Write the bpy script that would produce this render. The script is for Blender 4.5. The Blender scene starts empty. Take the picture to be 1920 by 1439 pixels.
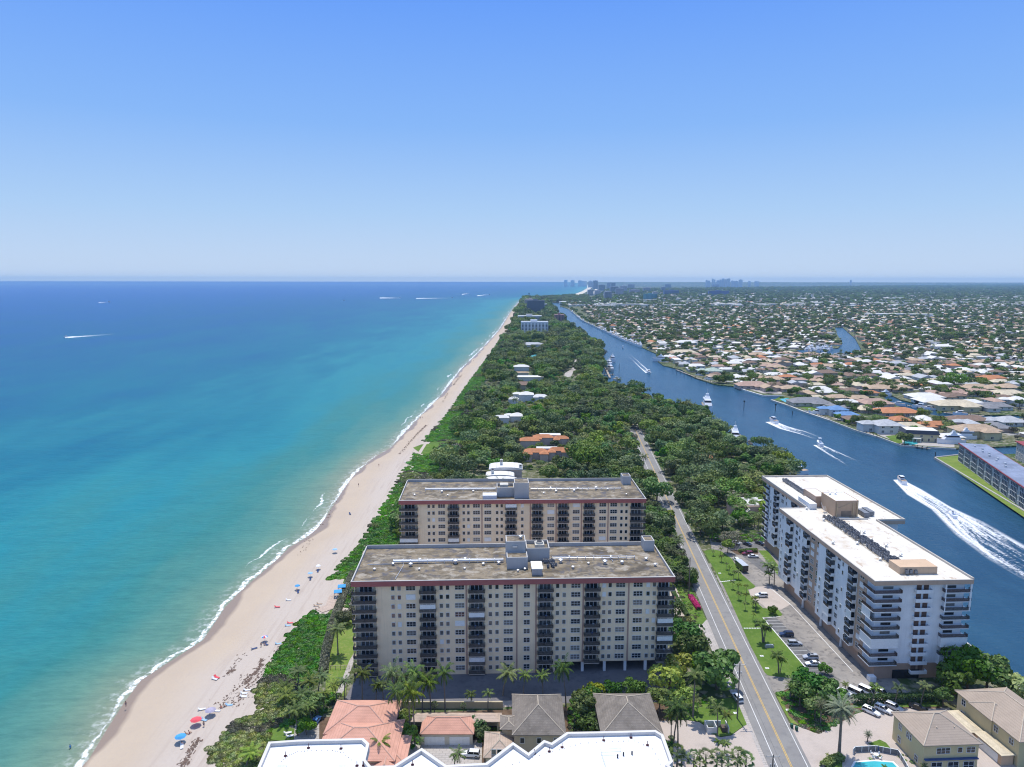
import bpy, math, random
import numpy as np
from mathutils import Vector, Matrix
from mathutils.geometry import tessellate_polygon
random.seed(7); R = random.Random(11)
SC = bpy.context.scene; COL = SC.collection
FPX = 1331.0; CAMH = 120.0; PITCH = math.atan((719.5-524)/FPX)
CP, SP = math.cos(PITCH), math.sin(PITCH)
def G(px, py, z=0.0):
    """where the sight line of the 1920 px survey photo meets the level z: used to lay the site plan out"""
    cx = (px-960)/FPX; cy = -(py-719.5)/FPX
    t = (z-CAMH)/(-SP+cy*CP)
    return (cx*t, (CP+cy*SP)*t)
def PX(x, y, z=0.0):
    f = y*CP-(z-CAMH)*SP; u = y*SP+(z-CAMH)*CP
    return (960+FPX*x/f, 719.5-FPX*u/f)
LZ = 1.0
def L(px, py): return G(px, py, LZ)
# ---------------------------------------------------------------- materials
MATS = {}
def nodes(name):
    m = bpy.data.materials.new(name); m.use_nodes = True
    nt = m.node_tree; nt.nodes.clear()
    out = nt.nodes.new('ShaderNodeOutputMaterial')
    b = nt.nodes.new('ShaderNodeBsdfPrincipled')
    nt.links.new(b.outputs[0], out.inputs[0])
    return m, nt, b, out
def N(nt, typ, **kw):
    n = nt.nodes.new(typ)
    for k, v in kw.items():
        if k.startswith('i_'):
            n.inputs[int(k[2:])].default_value = v
        else: setattr(n, k, v)
    return n
def mth(nt, op, a, b=None, c=None, clamp=False):
    n = nt.nodes.new('ShaderNodeMath'); n.operation = op; n.use_clamp = clamp
    for i, v in enumerate((a, b, c)):
        if v is None: continue
        if isinstance(v, (int, float)): n.inputs[i].default_value = v
        else: nt.links.new(v, n.inputs[i])
    return n.outputs[0]
def mix(nt, fac, a, b, mode='MIX'):
    n = nt.nodes.new('ShaderNodeMixRGB'); n.blend_type = mode
    for i, v in enumerate((fac, a, b)):
        if isinstance(v, (int, float)): n.inputs[i].default_value = v
        elif isinstance(v, tuple): n.inputs[i].default_value = v if len(v) == 4 else (*v, 1)
        else: nt.links.new(v, n.inputs[i])
    return n.outputs[0]
def ramp(nt, fac, stops, interp='LINEAR'):
    n = nt.nodes.new('ShaderNodeValToRGB'); n.color_ramp.interpolation = interp
    e = n.color_ramp.elements
    while len(e) > 1: e.remove(e[-1])
    e[0].position = stops[0][0]; e[0].color = (*stops[0][1], 1)
    for p, c in stops[1:]:
        x = e.new(p); x.color = (*c, 1)
    nt.links.new(fac, n.inputs[0]); return n.outputs[0]
def noise(nt, vec, scale, detail=3.0, rough=0.55, stretch=None, rot=0.0):
    if stretch:
        mp = N(nt, 'ShaderNodeMapping'); mp.inputs['Scale'].default_value = stretch
        mp.inputs['Rotation'].default_value = (0, 0, rot)
        nt.links.new(vec, mp.inputs['Vector']); vec = mp.outputs[0]
    n = N(nt, 'ShaderNodeTexNoise'); n.inputs['Scale'].default_value = scale
    n.inputs['Detail'].default_value = detail; n.inputs['Roughness'].default_value = rough
    nt.links.new(vec, n.inputs['Vector']); return n.outputs['Fac']
def wpos(nt): return nt.nodes.new('ShaderNodeNewGeometry').outputs['Position']
def opos(nt): return nt.nodes.new('ShaderNodeTexCoord').outputs['Object']
def rng(nt, v, a, b, c=0.0, d=1.0):
    n = nt.nodes.new('ShaderNodeMapRange'); n.clamp = True
    nt.links.new(v, n.inputs[0])
    for i, x in enumerate((a, b, c, d)): n.inputs[i+1].default_value = x
    return n.outputs[0]
def mat(name, col, rough=0.7, var=0.25, scale=0.6, col2=None, metal=0.0, spec=0.3, world=False, bump=0.0, fine=None):
    """plain painted / mineral surface: two-scale mottling of its own colour"""
    if name in MATS: return MATS[name]
    m, nt, b, out = nodes(name)
    p = wpos(nt) if world else opos(nt)
    n1 = noise(nt, p, scale, 4)
    n2 = noise(nt, p, (fine or scale*7), 3)
    c2 = col2 or tuple(max(0, c*(1-var)) for c in col)
    c1 = col if col2 else tuple(min(1, c*(1+var*.5)) for c in col)
    f = mth(nt, 'ADD', mth(nt, 'MULTIPLY', rng(nt, n1, .35, .65), .65), mth(nt, 'MULTIPLY', rng(nt, n2, .3, .7), .35))
    nt.links.new(mix(nt, f, c1, c2), b.inputs['Base Color'])
    b.inputs['Roughness'].default_value = rough; b.inputs['Metallic'].default_value = metal
    b.inputs['Specular IOR Level'].default_value = spec
    if bump:
        bp = N(nt, 'ShaderNodeBump'); bp.inputs['Strength'].default_value = bump; bp.inputs['Distance'].default_value = .1
        nt.links.new(n2, bp.inputs['Height']); nt.links.new(bp.outputs[0], b.inputs['Normal'])
    MATS[name] = m; return m
# ---------------------------------------------------------------- objects
def put(o, parent=None):
    COL.objects.link(o)
    if parent: o.parent = parent
    return o
def tag(o, label=None, cat=None, group=None, kind=None):
    if label: o['label'] = label
    if cat: o['category'] = cat
    if group: o['group'] = group
    if kind: o['kind'] = kind
    return o
def thing(name, label, cat, loc=(0, 0, 0), rz=0.0, group=None):
    o = bpy.data.objects.new(name, None); o.empty_display_size = .5
    o.location = loc if len(loc) == 3 else (*loc, LZ); o.rotation_euler = (0, 0, rz)
    COL.objects.link(o); return tag(o, label, cat, group)
class MB:
    """collects faces, builds ONE mesh object"""
    def __init__(s): s.v = []; s.f = []; s.m = []; s.M = None
    def add(s, vs, fs, mi=0):
        n = len(s.v)
        if s.M is not None: vs = [tuple(s.M @ Vector(v)) for v in vs]
        s.v += [tuple(v) for v in vs]; s.f += [tuple(i+n for i in f) for f in fs]
        s.m += [mi]*len(fs); return s
    def box(s, x0, x1, y0, y1, z0, z1, mi=0, bot=True):
        v = [(x0, y0, z0), (x1, y0, z0), (x1, y1, z0), (x0, y1, z0), (x0, y0, z1), (x1, y0, z1), (x1, y1, z1), (x0, y1, z1)]
        f = [(4, 5, 6, 7), (0, 1, 5, 4), (1, 2, 6, 5), (2, 3, 7, 6), (3, 0, 4, 7)]
        if bot: f.append((3, 2, 1, 0))
        return s.add(v, f, mi)
    def cbox(s, cx, cy, sx, sy, z0, z1, a=0.0, mi=0):
        c, q = math.cos(a), math.sin(a)
        P = [(cx+c*x-q*y, cy+q*x+c*y) for x, y in ((-sx/2, -sy/2), (sx/2, -sy/2), (sx/2, sy/2), (-sx/2, sy/2))]
        return s.prism(P, z0, z1, mi)
    def prism(s, P, z0, z1, mi=0, top=None):
        n = len(P)
        v = [(x, y, z0) for x, y in P]+[(x, y, z1) for x, y in P]
        s.add(v, [(i, (i+1) % n, n+(i+1) % n, n+i) for i in range(n)], mi)
        tr = tessellate_polygon([[Vector((x, y, 0)) for x, y in P]])
        ar = sum(P[i][0]*P[(i+1) % n][1]-P[(i+1) % n][0]*P[i][1] for i in range(n))
        fs = []
        for t in tr:
            a, b, c = (P[i] for i in t)
            up = (b[0]-a[0])*(c[1]-a[1])-(b[1]-a[1])*(c[0]-a[0]) > 0
            fs.append(t if up else t[::-1])
        s.add([(x, y, z1) for x, y in P], fs, mi if top is None else top)
        if ar < 0: pass
        return s
    def cyl(s, cx, cy, z0, z1, r, r2=None, n=10, mi=0, cap=True):
        r2 = r if r2 is None else r2
        v = [(cx+r*math.cos(6.2832*i/n), cy+r*math.sin(6.2832*i/n), z0) for i in range(n)]
        v += [(cx+r2*math.cos(6.2832*i/n), cy+r2*math.sin(6.2832*i/n), z1) for i in range(n)]
        f = [(i, (i+1) % n, n+(i+1) % n, n+i) for i in range(n)]
        if cap: f += [tuple(range(n, 2*n)), tuple(range(n-1, -1, -1))]
        return s.add(v, f, mi)
    def tube(s, pts, rs, n=6, mi=0):
        pts = [Vector(p) for p in pts]
        if not isinstance(rs, (list, tuple)): rs = [rs]*len(pts)
        V = []; 
        for i, p in enumerate(pts):
            d = (pts[min(i+1, len(pts)-1)]-pts[max(i-1, 0)]).normalized()
            a = d.cross(Vector((0, 0, 1)) if abs(d.z) < .9 else Vector((1, 0, 0))).normalized(); b = d.cross(a)
            V += [tuple(p+(a*math.cos(6.2832*k/n)+b*math.sin(6.2832*k/n))*rs[i]) for k in range(n)]
        F = []
        for i in range(len(pts)-1):
            for k in range(n):
                F.append((i*n+k, i*n+(k+1) % n, (i+1)*n+(k+1) % n, (i+1)*n+k))
        F += [tuple(range(n-1, -1, -1)), tuple((len(pts)-1)*n+k for k in range(n))]
        return s.add(V, F, mi)
    def hip(s, cx, cy, w, d, z, h, a=0.0, ov=0.6, mi=0, gable=False, th=.18):
        """hipped (or gabled) roof over a w x d rectangle with eaves at z"""
        W, D = w/2+ov, d/2+ov; c, q = math.cos(a), math.sin(a)
        T = lambda x, y, zz: (cx+c*x-q*y, cy+q*x+c*y, zz)
        if W >= D: r = 0 if not gable else 0; e = W-D*(0 if gable else 1); R1, R2 = (-e, 0), (e, 0)
        else: e = D-W*(0 if gable else 1); R1, R2 = (0, -e), (0, e)
        v = [T(-W, -D, z), T(W, -D, z), T(W, D, z), T(-W, D, z), T(*R1, z+h), T(*R2, z+h)]
        v += [T(-W, -D, z-th), T(W, -D, z-th), T(W, D, z-th), T(-W, D, z-th)]
        if W >= D: f = [(0, 1, 5, 4), (1, 2, 5), (2, 3, 4, 5), (3, 0, 4)]
        else: f = [(0, 1, 4), (1, 2, 5, 4), (2, 3, 5), (3, 0, 4, 5)]
        f += [(6, 7, 1, 0), (7, 8, 2, 1), (8, 9, 3, 2), (9, 6, 0, 3), (9, 8, 7, 6)]
        return s.add(v, f, mi)
    def mesh(s, name, mats, smooth=False):
        me = bpy.data.meshes.new(name); me.from_pydata(s.v, [], s.f)
        for m in (mats if isinstance(mats, (list, tuple)) else [mats]): me.materials.append(m)
        me.polygons.foreach_set('material_index', s.m)
        if smooth: me.polygons.foreach_set('use_smooth', [True]*len(s.f))
        me.update(); return me
    def build(s, name, mats, parent=None, loc=None, rz=None, smooth=False):
        o = bpy.data.objects.new(name, s.mesh(name, mats, smooth))
        if loc is not None: o.location = loc if len(loc) == 3 else (*loc, LZ)
        if rz is not None: o.rotation_euler = (0, 0, rz)
        return put(o, parent)
def obj(name, me, parent=None, loc=(0, 0, 0), rz=0.0, sc=None):
    o = bpy.data.objects.new(name, me); o.location = loc; o.rotation_euler = (0, 0, rz)
    if sc: o.scale = sc if isinstance(sc, tuple) else (sc, sc, sc)
    return put(o, parent)
def copy_tree(o, parent=None):
    c = o.copy(); COL.objects.link(c); c.parent = parent
    for ch in KIDS.get(o.name, ()): copy_tree_k(ch, c)
    return c
def copy_thing(root, loc, rz=0.0, sc=None, label=None, group=None):
    r = root.copy(); COL.objects.link(r)
    r.location = loc if len(loc) == 3 else (*loc, LZ); r.rotation_euler = (0, 0, rz)
    if sc: r.scale = sc if isinstance(sc, tuple) else (sc, sc, sc)
    if label: r['label'] = label
    if group: r['group'] = group
    for ch in kids(root):
        c = ch.copy(); COL.objects.link(c); c.parent = r
        for g in kids(ch):
            d = g.copy(); COL.objects.link(d); d.parent = c
    return r
_K = {}
def kids(o):
    if o.name not in _K: _K[o.name] = [x for x in o.children]
    return _K[o.name]
def npmesh(name, V, F, mats, mi=None, attr=None):
    """V (n,3), F (m,k) numpy -> mesh"""
    me = bpy.data.meshes.new(name)
    k = F.shape[1]
    me.vertices.add(len(V)); me.vertices.foreach_set('co', np.ascontiguousarray(V, dtype=np.float32).ravel())
    me.loops.add(F.size); me.loops.foreach_set('vertex_index', np.ascontiguousarray(F, dtype=np.int32).ravel())
    me.polygons.add(len(F)); me.polygons.foreach_set('loop_start', np.arange(0, F.size, k, dtype=np.int32))
    me.polygons.foreach_set('loop_total', np.full(len(F), k, dtype=np.int32))
    for m in (mats if isinstance(mats, (list, tuple)) else [mats]): me.materials.append(m)
    if mi is not None: me.polygons.foreach_set('material_index', np.asarray(mi, dtype=np.int32))
    if attr:
        for an, av in attr.items():
            a = me.attributes.new(an, 'FLOAT', 'POINT'); a.data.foreach_set('value', np.asarray(av, dtype=np.float32))
    me.update(calc_edges=True); return me
def inpoly(x, y, P):
    c = False; n = len(P); j = n-1
    for i in range(n):
        xi, yi = P[i]; xj, yj = P[j]
        if (yi > y) != (yj > y) and x < (xj-xi)*(y-yi)/(yj-yi)+xi: c = not c
        j = i
    return c
def interp(P, y):
    """x on a polyline (sorted by y) at y"""
    if y <= P[0][1]: a, b = P[0], P[1]
    elif y >= P[-1][1]: a, b = P[-2], P[-1]
    else:
        for i in range(len(P)-1):
            if P[i][1] <= y <= P[i+1][1]: a, b = P[i], P[i+1]; break
    t = (y-a[1])/(b[1]-a[1]) if b[1] != a[1] else 0
    return a[0]+(b[0]-a[0])*t
def sheet(name, loops, z, m, kind='structure', skirt=0.0, label=None):
    """flat ground sheet, loops[0] outline, rest holes; skirt = depth of the side walls"""
    pts = [p for l in loops for p in l]
    tr = tessellate_polygon([[Vector((x, y, 0)) for x, y in l] for l in loops])
    fs = []
    for t in tr:
        a, b, c = (pts[i] for i in t)
        up = (b[0]-a[0])*(c[1]-a[1])-(b[1]-a[1])*(c[0]-a[0]) > 0
        fs.append(tuple(t) if up else tuple(t[::-1]))
    mb = MB(); mb.add([(x, y, z) for x, y in pts], fs)
    if skirt:
        for l in loops:
            n = len(l)
            mb.add([(x, y, z) for x, y in l]+[(x, y, z-skirt) for x, y in l], [(i, (i+1) % n, n+(i+1) % n, n+i) for i in range(n)])
    o = mb.build(name, m); return tag(o, kind=kind, label=label)
HAZE = 4.4e-5; HAZECOL = (.42, .70, 1, 1); LOWSKY = [(0.0, (.57, .68, .84)), (.09, (.40, .595, .87)), (.2, (.235, .455, .89)), (.37, (.12, .315, .90))]; EXPO = .5; SUNE = 3.2
SEA_STOPS = [(0.0, (.32, .29, .20)), (.10, (.19, .25, .175)), (.20, (.11, .235, .18)), (.32, (.040, .195, .18)), (.42, (.020, .205, .235)), (.54, (.005, .135, .20)), (.67, (.001, .090, .20)), (.80, (.0003, .078, .25)), (1.0, (.0003, .075, .31))]
CHAN = [(.012, .052, .10), (.018, .07, .125), (.03, .095, .15)]
SAND = [(.46, .37, .275), (.43, .345, .26), (.455, .39, .33), (.26, .195, .145)]
A1 = math.radians(2.25); O1 = (-47.5, 198.9)
# ================================================================ camera, sun, sky
cam = bpy.data.objects.new('camera', bpy.data.cameras.new('camera')); COL.objects.link(cam)
cam.location = (0, 0, CAMH); cam.rotation_euler = (math.pi/2-math.atan((719.5-526.2)/FPX), math.radians(-0.08), 0)
cam.data.sensor_width = 36; cam.data.lens = 36*FPX/1920; cam.data.clip_end = 150000; cam.data.clip_start = 1
SC.camera = cam
SUN_EL = math.radians(70); SHX, SHY = .12, -.993           # shadows fall towards the camera
sun = bpy.data.objects.new('sun', bpy.data.lights.new('sun', 'SUN')); COL.objects.link(sun)
sun.data.energy = SUNE; sun.data.angle = math.radians(.53); sun.data.color = (1, .955, .88)
dv = Vector((SHX*math.cos(SUN_EL), SHY*math.cos(SUN_EL), -math.sin(SUN_EL)))
sun.rotation_euler = dv.to_track_quat('-Z', 'Y').to_euler(); sun.location = (0, 0, 900)
w = bpy.data.worlds.new('World'); SC.world = w; w.use_nodes = True
nt = w.node_tree; bg = nt.nodes['Background']
sky = nt.nodes.new('ShaderNodeTexSky'); sky.sky_type = 'NISHITA'; sky.sun_disc = False
sky.sun_elevation = SUN_EL; sky.sun_rotation = math.atan2(-SHX, -SHY)
sky.altitude = 0; sky.air_density = 1.0; sky.dust_density = .0; sky.ozone_density = 3.2
# look a few degrees higher than the true direction: no yellow band where the horizon air is thickest
tc = N(nt, 'ShaderNodeTexCoord'); sv = N(nt, 'ShaderNodeSeparateXYZ'); cv = N(nt, 'ShaderNodeCombineXYZ'); nt.links.new(tc.outputs['Generated'], sv.inputs[0])
nt.links.new(sv.outputs[0], cv.inputs[0]); nt.links.new(sv.outputs[1], cv.inputs[1]); nt.links.new(mth(nt, 'ADD', mth(nt, 'MULTIPLY', mth(nt, 'MAXIMUM', sv.outputs[2], 0.0), .86), .085), cv.inputs[2])
vn = N(nt, 'ShaderNodeVectorMath', operation='NORMALIZE'); nt.links.new(cv.outputs[0], vn.inputs[0]); nt.links.new(vn.outputs[0], sky.inputs[0])
hs = nt.nodes.new('ShaderNodeHueSaturation'); hs.inputs['Saturation'].default_value = .82; hs.inputs['Value'].default_value = 1.25
nt.links.new(sky.outputs[0], hs.inputs['Color'])
# measured colours of the low sky (elevations the view covers), blending into the physical sky higher up
low = N(nt, 'ShaderNodeVectorMath', operation='SCALE'); low.inputs['Scale'].default_value = 5.0
nt.links.new(ramp(nt, sv.outputs[2], LOWSKY), low.inputs[0])
nt.links.new(mix(nt, rng(nt, sv.outputs[2], .36, .85), low.outputs[0], hs.outputs[0]), bg.inputs[0])
bg.inputs[1].default_value = .15
SC.view_settings.view_transform = 'Standard'; SC.view_settings.look = 'None'; SC.view_settings.exposure = EXPO
SC.cycles.max_bounces = 6; SC.cycles.diffuse_bounces = 2; SC.cycles.glossy_bounces = 2; SC.cycles.transparent_max_bounces = 6
SC.cycles.transmission_bounces = 2; SC.cycles.volume_bounces = 0; SC.cycles.caustics_reflective = False; SC.cycles.caustics_refractive = False
SC.cycles.use_denoising = True; SC.cycles.denoising_input_passes = 'RGB_ALBEDO_NORMAL'; SC.cycles.denoising_prefilter = 'ACCURATE'; SC.cycles.filter_width = 1.15; SC.cycles.sample_clamp_indirect = 4.0
try: SC.cycles.denoiser = 'OPENIMAGEDENOISE'
except Exception: pass
# ================================================================ haze
hz = MB().box(-19000, 19000, -3000, 19000, -2.5, 190).build('haze', [])
hm = bpy.data.materials.new('haze'); hm.use_nodes = True; hn = hm.node_tree; hn.nodes.clear()
ho = hn.nodes.new('ShaderNodeOutputMaterial'); hv = hn.nodes.new('ShaderNodeVolumePrincipled')
hv.inputs['Density'].default_value = HAZE; hv.inputs['Color'].default_value = HAZECOL; hv.inputs['Anisotropy'].default_value = 0.0
hn.links.new(hv.outputs[0], ho.inputs['Volume']); hz.data.materials.append(hm)
tag(hz, kind='stuff', label='thin blue sea haze over the distance')
# ================================================================ shore lines (survey pixels -> metres)
WL = [(100, 1500), (161, 1439), (179, 1409), (201, 1372), (222, 1338), (250, 1297), (272, 1270), (300, 1250), (344, 1227), (385, 1198), (410, 1160), (429, 1131), (451, 1110), (481, 1083), (521, 1049), (545, 1025),
      (588, 1000), (612, 970), (640, 925), (662, 893), (700, 858), (735, 838), (752, 818), (791, 777), (826, 742), (866, 690), (902, 655), (937, 616), (956, 585), (968, 570), (975, 562)]
WL = [G(*p) for p in WL]
WL = [(WL[0][0]-8, -400), (WL[0][0]-6, 60)]+WL
VG = [(415, 1470), (420, 1439), (396, 1421), (414, 1390), (445, 1354), (493, 1337), (496, 1320), (483, 1302), (506, 1259), (527, 1220), (564, 1165), (591, 1146), (606, 1116), (614, 1088),
      (660, 1043), (673, 1024), (709, 969), (728, 940), (740, 915), (759, 881), (791, 831), (831, 787), (875, 725), (905, 684), (930, 650), (952, 612), (964, 590), (976, 568), (981, 561)]
VG = [L(*p) for p in VG]; VG.sort(key=lambda p: p[1])
VG = [(-72, -400), (-64, 100)]+VG
VG = [p for i, p in enumerate(VG) if i == 0 or p[1] > VG[i-1][1]+1]
far = [G(1012, 557.5), G(1045, 556), G(1072, 553.5), G(1088, 550), G(1100, 544), G(1108, 537), G(1103, 532), G(1085, 528.5)]
EAST = [(1031, 566), (1025, 571), (1034, 585), (1045, 597), (1056, 607), (1062, 613), (1100, 631), (1128, 648), (1136, 659), (1126, 673), (1131, 692), (1126, 700), (1138, 727), (1170, 731), (1200, 733), (1230, 748), (1264, 763), (1300, 757), (1328, 775), (1345, 800), (1372, 826), (1387, 846), (1400, 852),
        (1425, 850), (1440, 846), (1460, 858), (1480, 878), (1500, 893)]
EAST = [L(*p) for p in EAST]+[(167, 400), (159, 330), (154, 270), (151.5, 222), (151.6, 197), (149, 140), (146, -400)]
WEST = [(2100, 820), (1940, 831), (1792, 838), (1717, 834), (1691, 832), (1650, 817), (1605, 804), (1556, 785), (1511, 770), (1480, 758), (1447, 747), (1470, 742), (1466, 739), (1431, 739), (1400, 730), (1378, 722), (1347, 719), (1337, 717), (1303, 706), (1278, 691), (1244, 683), (1231, 673), (1231, 661), (1206, 650), (1172, 637), (1134, 619), (1094, 600), (1069, 579), (1060, 575), (1050, 572.5), (1052, 569), (1060, 566.5), (1040, 565.3)]
WEST = [L(*p) for p in WEST]
CAN_A = [L(*p) for p in [(1566, 611), (1580, 611), (1604, 632), (1617, 656), (1590, 662), (1500, 660), (1492, 653), (1572, 650), (1580, 640), (1570, 625)]]
CAN_B = [L(*p) for p in [(1650, 738), (1672, 738), (1690, 747), (1740, 759), (1770, 769), (1850, 775), (1935, 775), (1935, 781), (1850, 781), (1762, 777), (1715, 769), (1680, 757)]]
PEN = [L(*p) for p in [(1753, 855), (1796, 850), (1990, 846), (2300, 900), (2200, 1122)]]
def seg(px0, py0, px1, py1): return L(px0, py0), L(px1, py1)
# ---- seabed-tinted ocean: offshore distance drives the water colour
cols = [-14, -4, 0, 4, 9, 16, 26, 40, 60, 90, 130, 180, 250, 350, 500, 750, 1200, 2200, 4500, 9000, 20000, 60000]
rows = []
allw = WL+far+[(G(1085, 528.5)[0]*1.4, 60000)]
ys = list(np.arange(-400, 700, 12))+list(np.arange(700, 1600, 30))+list(np.arange(1600, 4400, 120))+[4800, 5400, 6200, 7500, 9500, 13000, 20000, 32000, 60000]
WS = sorted(allw, key=lambda p: p[1])
V = []; off = []
for y in ys:
    x0 = interp(WS, y)
    for c in cols: V.append((x0-c, y, 0.0)); off.append(c)
nc = len(cols); F = []
for i in range(len(ys)-1):
    for j in range(nc-1):
        a = i*nc+j; F.append((a+1, a, a+nc, a+nc+1))
m, nt, b, out = nodes('sea_water'); MATS['sea'] = m
at = N(nt, 'ShaderNodeAttribute', attribute_name='off'); p = wpos(nt); o_ = at.outputs['Fac']
nA = noise(nt, p, .010, 4, .55, stretch=(1.0, .34, 1), rot=math.radians(5))
nB = noise(nt, p, .045, 3, .5, stretch=(1.0, .22, 1), rot=math.radians(5))
lg = mth(nt, 'LOGARITHM', mth(nt, 'ADD', mth(nt, 'MAXIMUM', o_, 0.0), 6.0), 10.0)      # .78 .. 4.8
lgn = mth(nt, 'ADD', lg, mth(nt, 'MULTIPLY', mth(nt, 'SUBTRACT', nA, .5), 1.05))
lgn = mth(nt, 'ADD', lgn, mth(nt, 'MULTIPLY', mth(nt, 'SUBTRACT', nB, .5), .45))
f = mth(nt, 'DIVIDE', mth(nt, 'SUBTRACT', lgn, .7), 3.3)
SEA = SEA_STOPS
c = ramp(nt, f, SEA)
# short chop tints the surface
chop = noise(nt, p, .42, 3, .6, stretch=(.5, 1.6, 1), rot=math.radians(-12))
c = mix(nt, mth(nt, 'MULTIPLY', rng(nt, chop, .35, .75), .42), c, mix(nt, 1.0, c, (.45, .55, .62), 'MULTIPLY'))
sw_ = noise(nt, p, .10, 3, .6, stretch=(.35, 1.5, 1), rot=math.radians(-14)); c = mix(nt, mth(nt, 'MULTIPLY', rng(nt, sw_, .42, .68), .30), c, mix(nt, 1.0, c, (.5, .62, .7), 'MULTIPLY'))
# foam: swash edge + broken second line
sy = N(nt, 'ShaderNodeSeparateXYZ'); nt.links.new(p, sy.inputs[0])
def foamline(center, amp, width, nscale, gate_lo, gate_hi, seed):
    mp = N(nt, 'ShaderNodeMapping'); mp.inputs['Location'].default_value = (seed*31.7, seed*17.3, 0); mp.inputs['Scale'].default_value = (.25, 1, 1)
    nt.links.new(p, mp.inputs['Vector']); q = mp.outputs[0]
    n1 = noise(nt, q, nscale, 3); n2 = noise(nt, p, .55, 4, .7); n3 = noise(nt, q, .011, 2)
    cen = mth(nt, 'ADD', mth(nt, 'MULTIPLY', mth(nt, 'SUBTRACT', n1, .5), amp*2), center)
    d = mth(nt, 'ABSOLUTE', mth(nt, 'SUBTRACT', o_, cen))
    wv = mth(nt, 'MULTIPLY', mth(nt, 'MULTIPLY', rng(nt, n3, gate_lo, gate_hi), width), mth(nt, 'ADD', n2, .55))
    return mth(nt, 'MULTIPLY', rng(nt, mth(nt, 'SUBTRACT', wv, d), .05, .65), rng(nt, n2, .40, .56, .0, 1))
f1 = foamline(1.4, 3.2, 2.3, .075, .36, .66, 1)
f2 = foamline(9, 5, 1.6, .05, .55, .66, 7)
fm = mth(nt, 'MAXIMUM', f1, f2)
thin = mth(nt, 'MULTIPLY', rng(nt, o_, 9, 0), mth(nt, 'MULTIPLY', rng(nt, noise(nt, p, .3, 4, .7), .5, .66), .5))
fm = mth(nt, 'MAXIMUM', fm, thin)
c = mix(nt, fm, c, (.86, .88, .88)); nt.links.new(c, b.inputs['Base Color'])
b.inputs['Roughness'].default_value = .30; b.inputs['IOR'].default_value = 1.33; b.inputs['Specular IOR Level'].default_value = .06
bp = N(nt, 'ShaderNodeBump'); bp.inputs['Strength'].default_value = .55; bp.inputs['Distance'].default_value = .5
nt.links.new(mth(nt, 'ADD', chop, mth(nt, 'MULTIPLY', noise(nt, p, 1.3, 3), .5)), bp.inputs['Height']); nt.links.new(bp.outputs[0], b.inputs['Normal'])
me = npmesh('sea', np.array(V), np.array(F), m, attr={'off': off})
tag(put(bpy.data.objects.new('sea', me)), kind='structure', label='turquoise sea deepening to blue offshore')
# ---- inland water
m, nt, b, out = nodes('channel_water'); MATS['channel'] = m
p = wpos(nt)
n1 = noise(nt, p, .012, 4, .6); n2 = noise(nt, p, .28, 4, .65, stretch=(1.0, 2.2, 1), rot=math.radians(35)); n3 = noise(nt, p, .05, 3, .6, stretch=(2.0, .6, 1), rot=math.radians(-30))
c = mix(nt, rng(nt, n1, .35, .65), CHAN[0], CHAN[1])
c = mix(nt, mth(nt, 'MULTIPLY', rng(nt, n3, .45, .7), .35), c, CHAN[2])
nt.links.new(c, b.inputs['Base Color'])
b.inputs['Roughness'].default_value = .22; b.inputs['IOR'].default_value = 1.33; b.inputs['Specular IOR Level'].default_value = .4
bp = N(nt, 'ShaderNodeBump'); bp.inputs['Strength'].default_value = .9; bp.inputs['Distance'].default_value = .55
nt.links.new(mth(nt, 'ADD', n2, mth(nt, 'MULTIPLY', n3, 1.6)), bp.inputs['Height']); nt.links.new(bp.outputs[0], b.inputs['Normal'])
mb = MB()
gx = [-20, 120, 400, 1000, 2500, 6000]; gy = [-400, 100, 500, 1000, 2500, 6000]
mb.add([(x, y, -.06) for y in gy for x in gx], [(j*6+i, j*6+i+1, j*6+i+7, j*6+i+6) for j in range(5) for i in range(5)])
tag(mb.build('waterway', m), kind='structure', label='dark blue inland waterway rippled by wind')
# ================================================================ land
m, nt, b, out = nodes('land_soil'); MATS['soil'] = m
p = wpos(nt)
n1 = noise(nt, p, .03, 4); n2 = noise(nt, p, .35, 4); 
c = mix(nt, rng(nt, n1, .4, .6), (.05, .085, .025), (.10, .105, .05)); c = mix(nt, mth(nt, 'MULTIPLY', rng(nt, n2, .5, .62), .7), c, (.30, .27, .21))
# districts too far to resolve: pale roofs read as specks between green
vo = N(nt, 'ShaderNodeTexVoronoi'); vo.inputs['Scale'].default_value = .017; mp = N(nt, 'ShaderNodeMapping'); mp.inputs['Scale'].default_value = (1, .55, 1)
nt.links.new(p, mp.inputs[0]); nt.links.new(mp.outputs[0], vo.inputs['Vector'])
sx = N(nt, 'ShaderNodeSeparateXYZ'); nt.links.new(p, sx.inputs[0]); sc_ = N(nt, 'ShaderNodeSeparateColor'); nt.links.new(vo.outputs['Color'], sc_.inputs[0])
farm = rng(nt, sx.outputs['Y'], 5200, 7500)
spk = mth(nt, 'MULTIPLY', mth(nt, 'LESS_THAN', vo.outputs['Distance'], .36), mth(nt, 'GREATER_THAN', sc_.outputs[0], .62))
c = mix(nt, farm, c, mix(nt, spk, mix(nt, rng(nt, noise(nt, p, .0012, 4), .4, .6), (.030, .055, .022), (.055, .075, .045)), (.55, .52, .47)))
nt.links.new(c, b.inputs['Base Color']); b.inputs['Roughness'].default_value = .95; b.inputs['Specular IOR Level'].default_value = .1
LAND = list(VG)+[L(1012, 556.6), L(1045, 555.2), L(1074, 553), L(1090, 550), L(1102, 544), L(1110, 537), L(1105, 532), L(1087, 528.4), (6500, 60000), (60000, 60000), (60000, 700), WEST[0]]+WEST[1:]+EAST
sheet('land', [LAND, CAN_A, CAN_B], LZ, m, skirt=2.2)
sheet('peninsula_ground', [PEN], LZ+.01, m, skirt=2.2)
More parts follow.
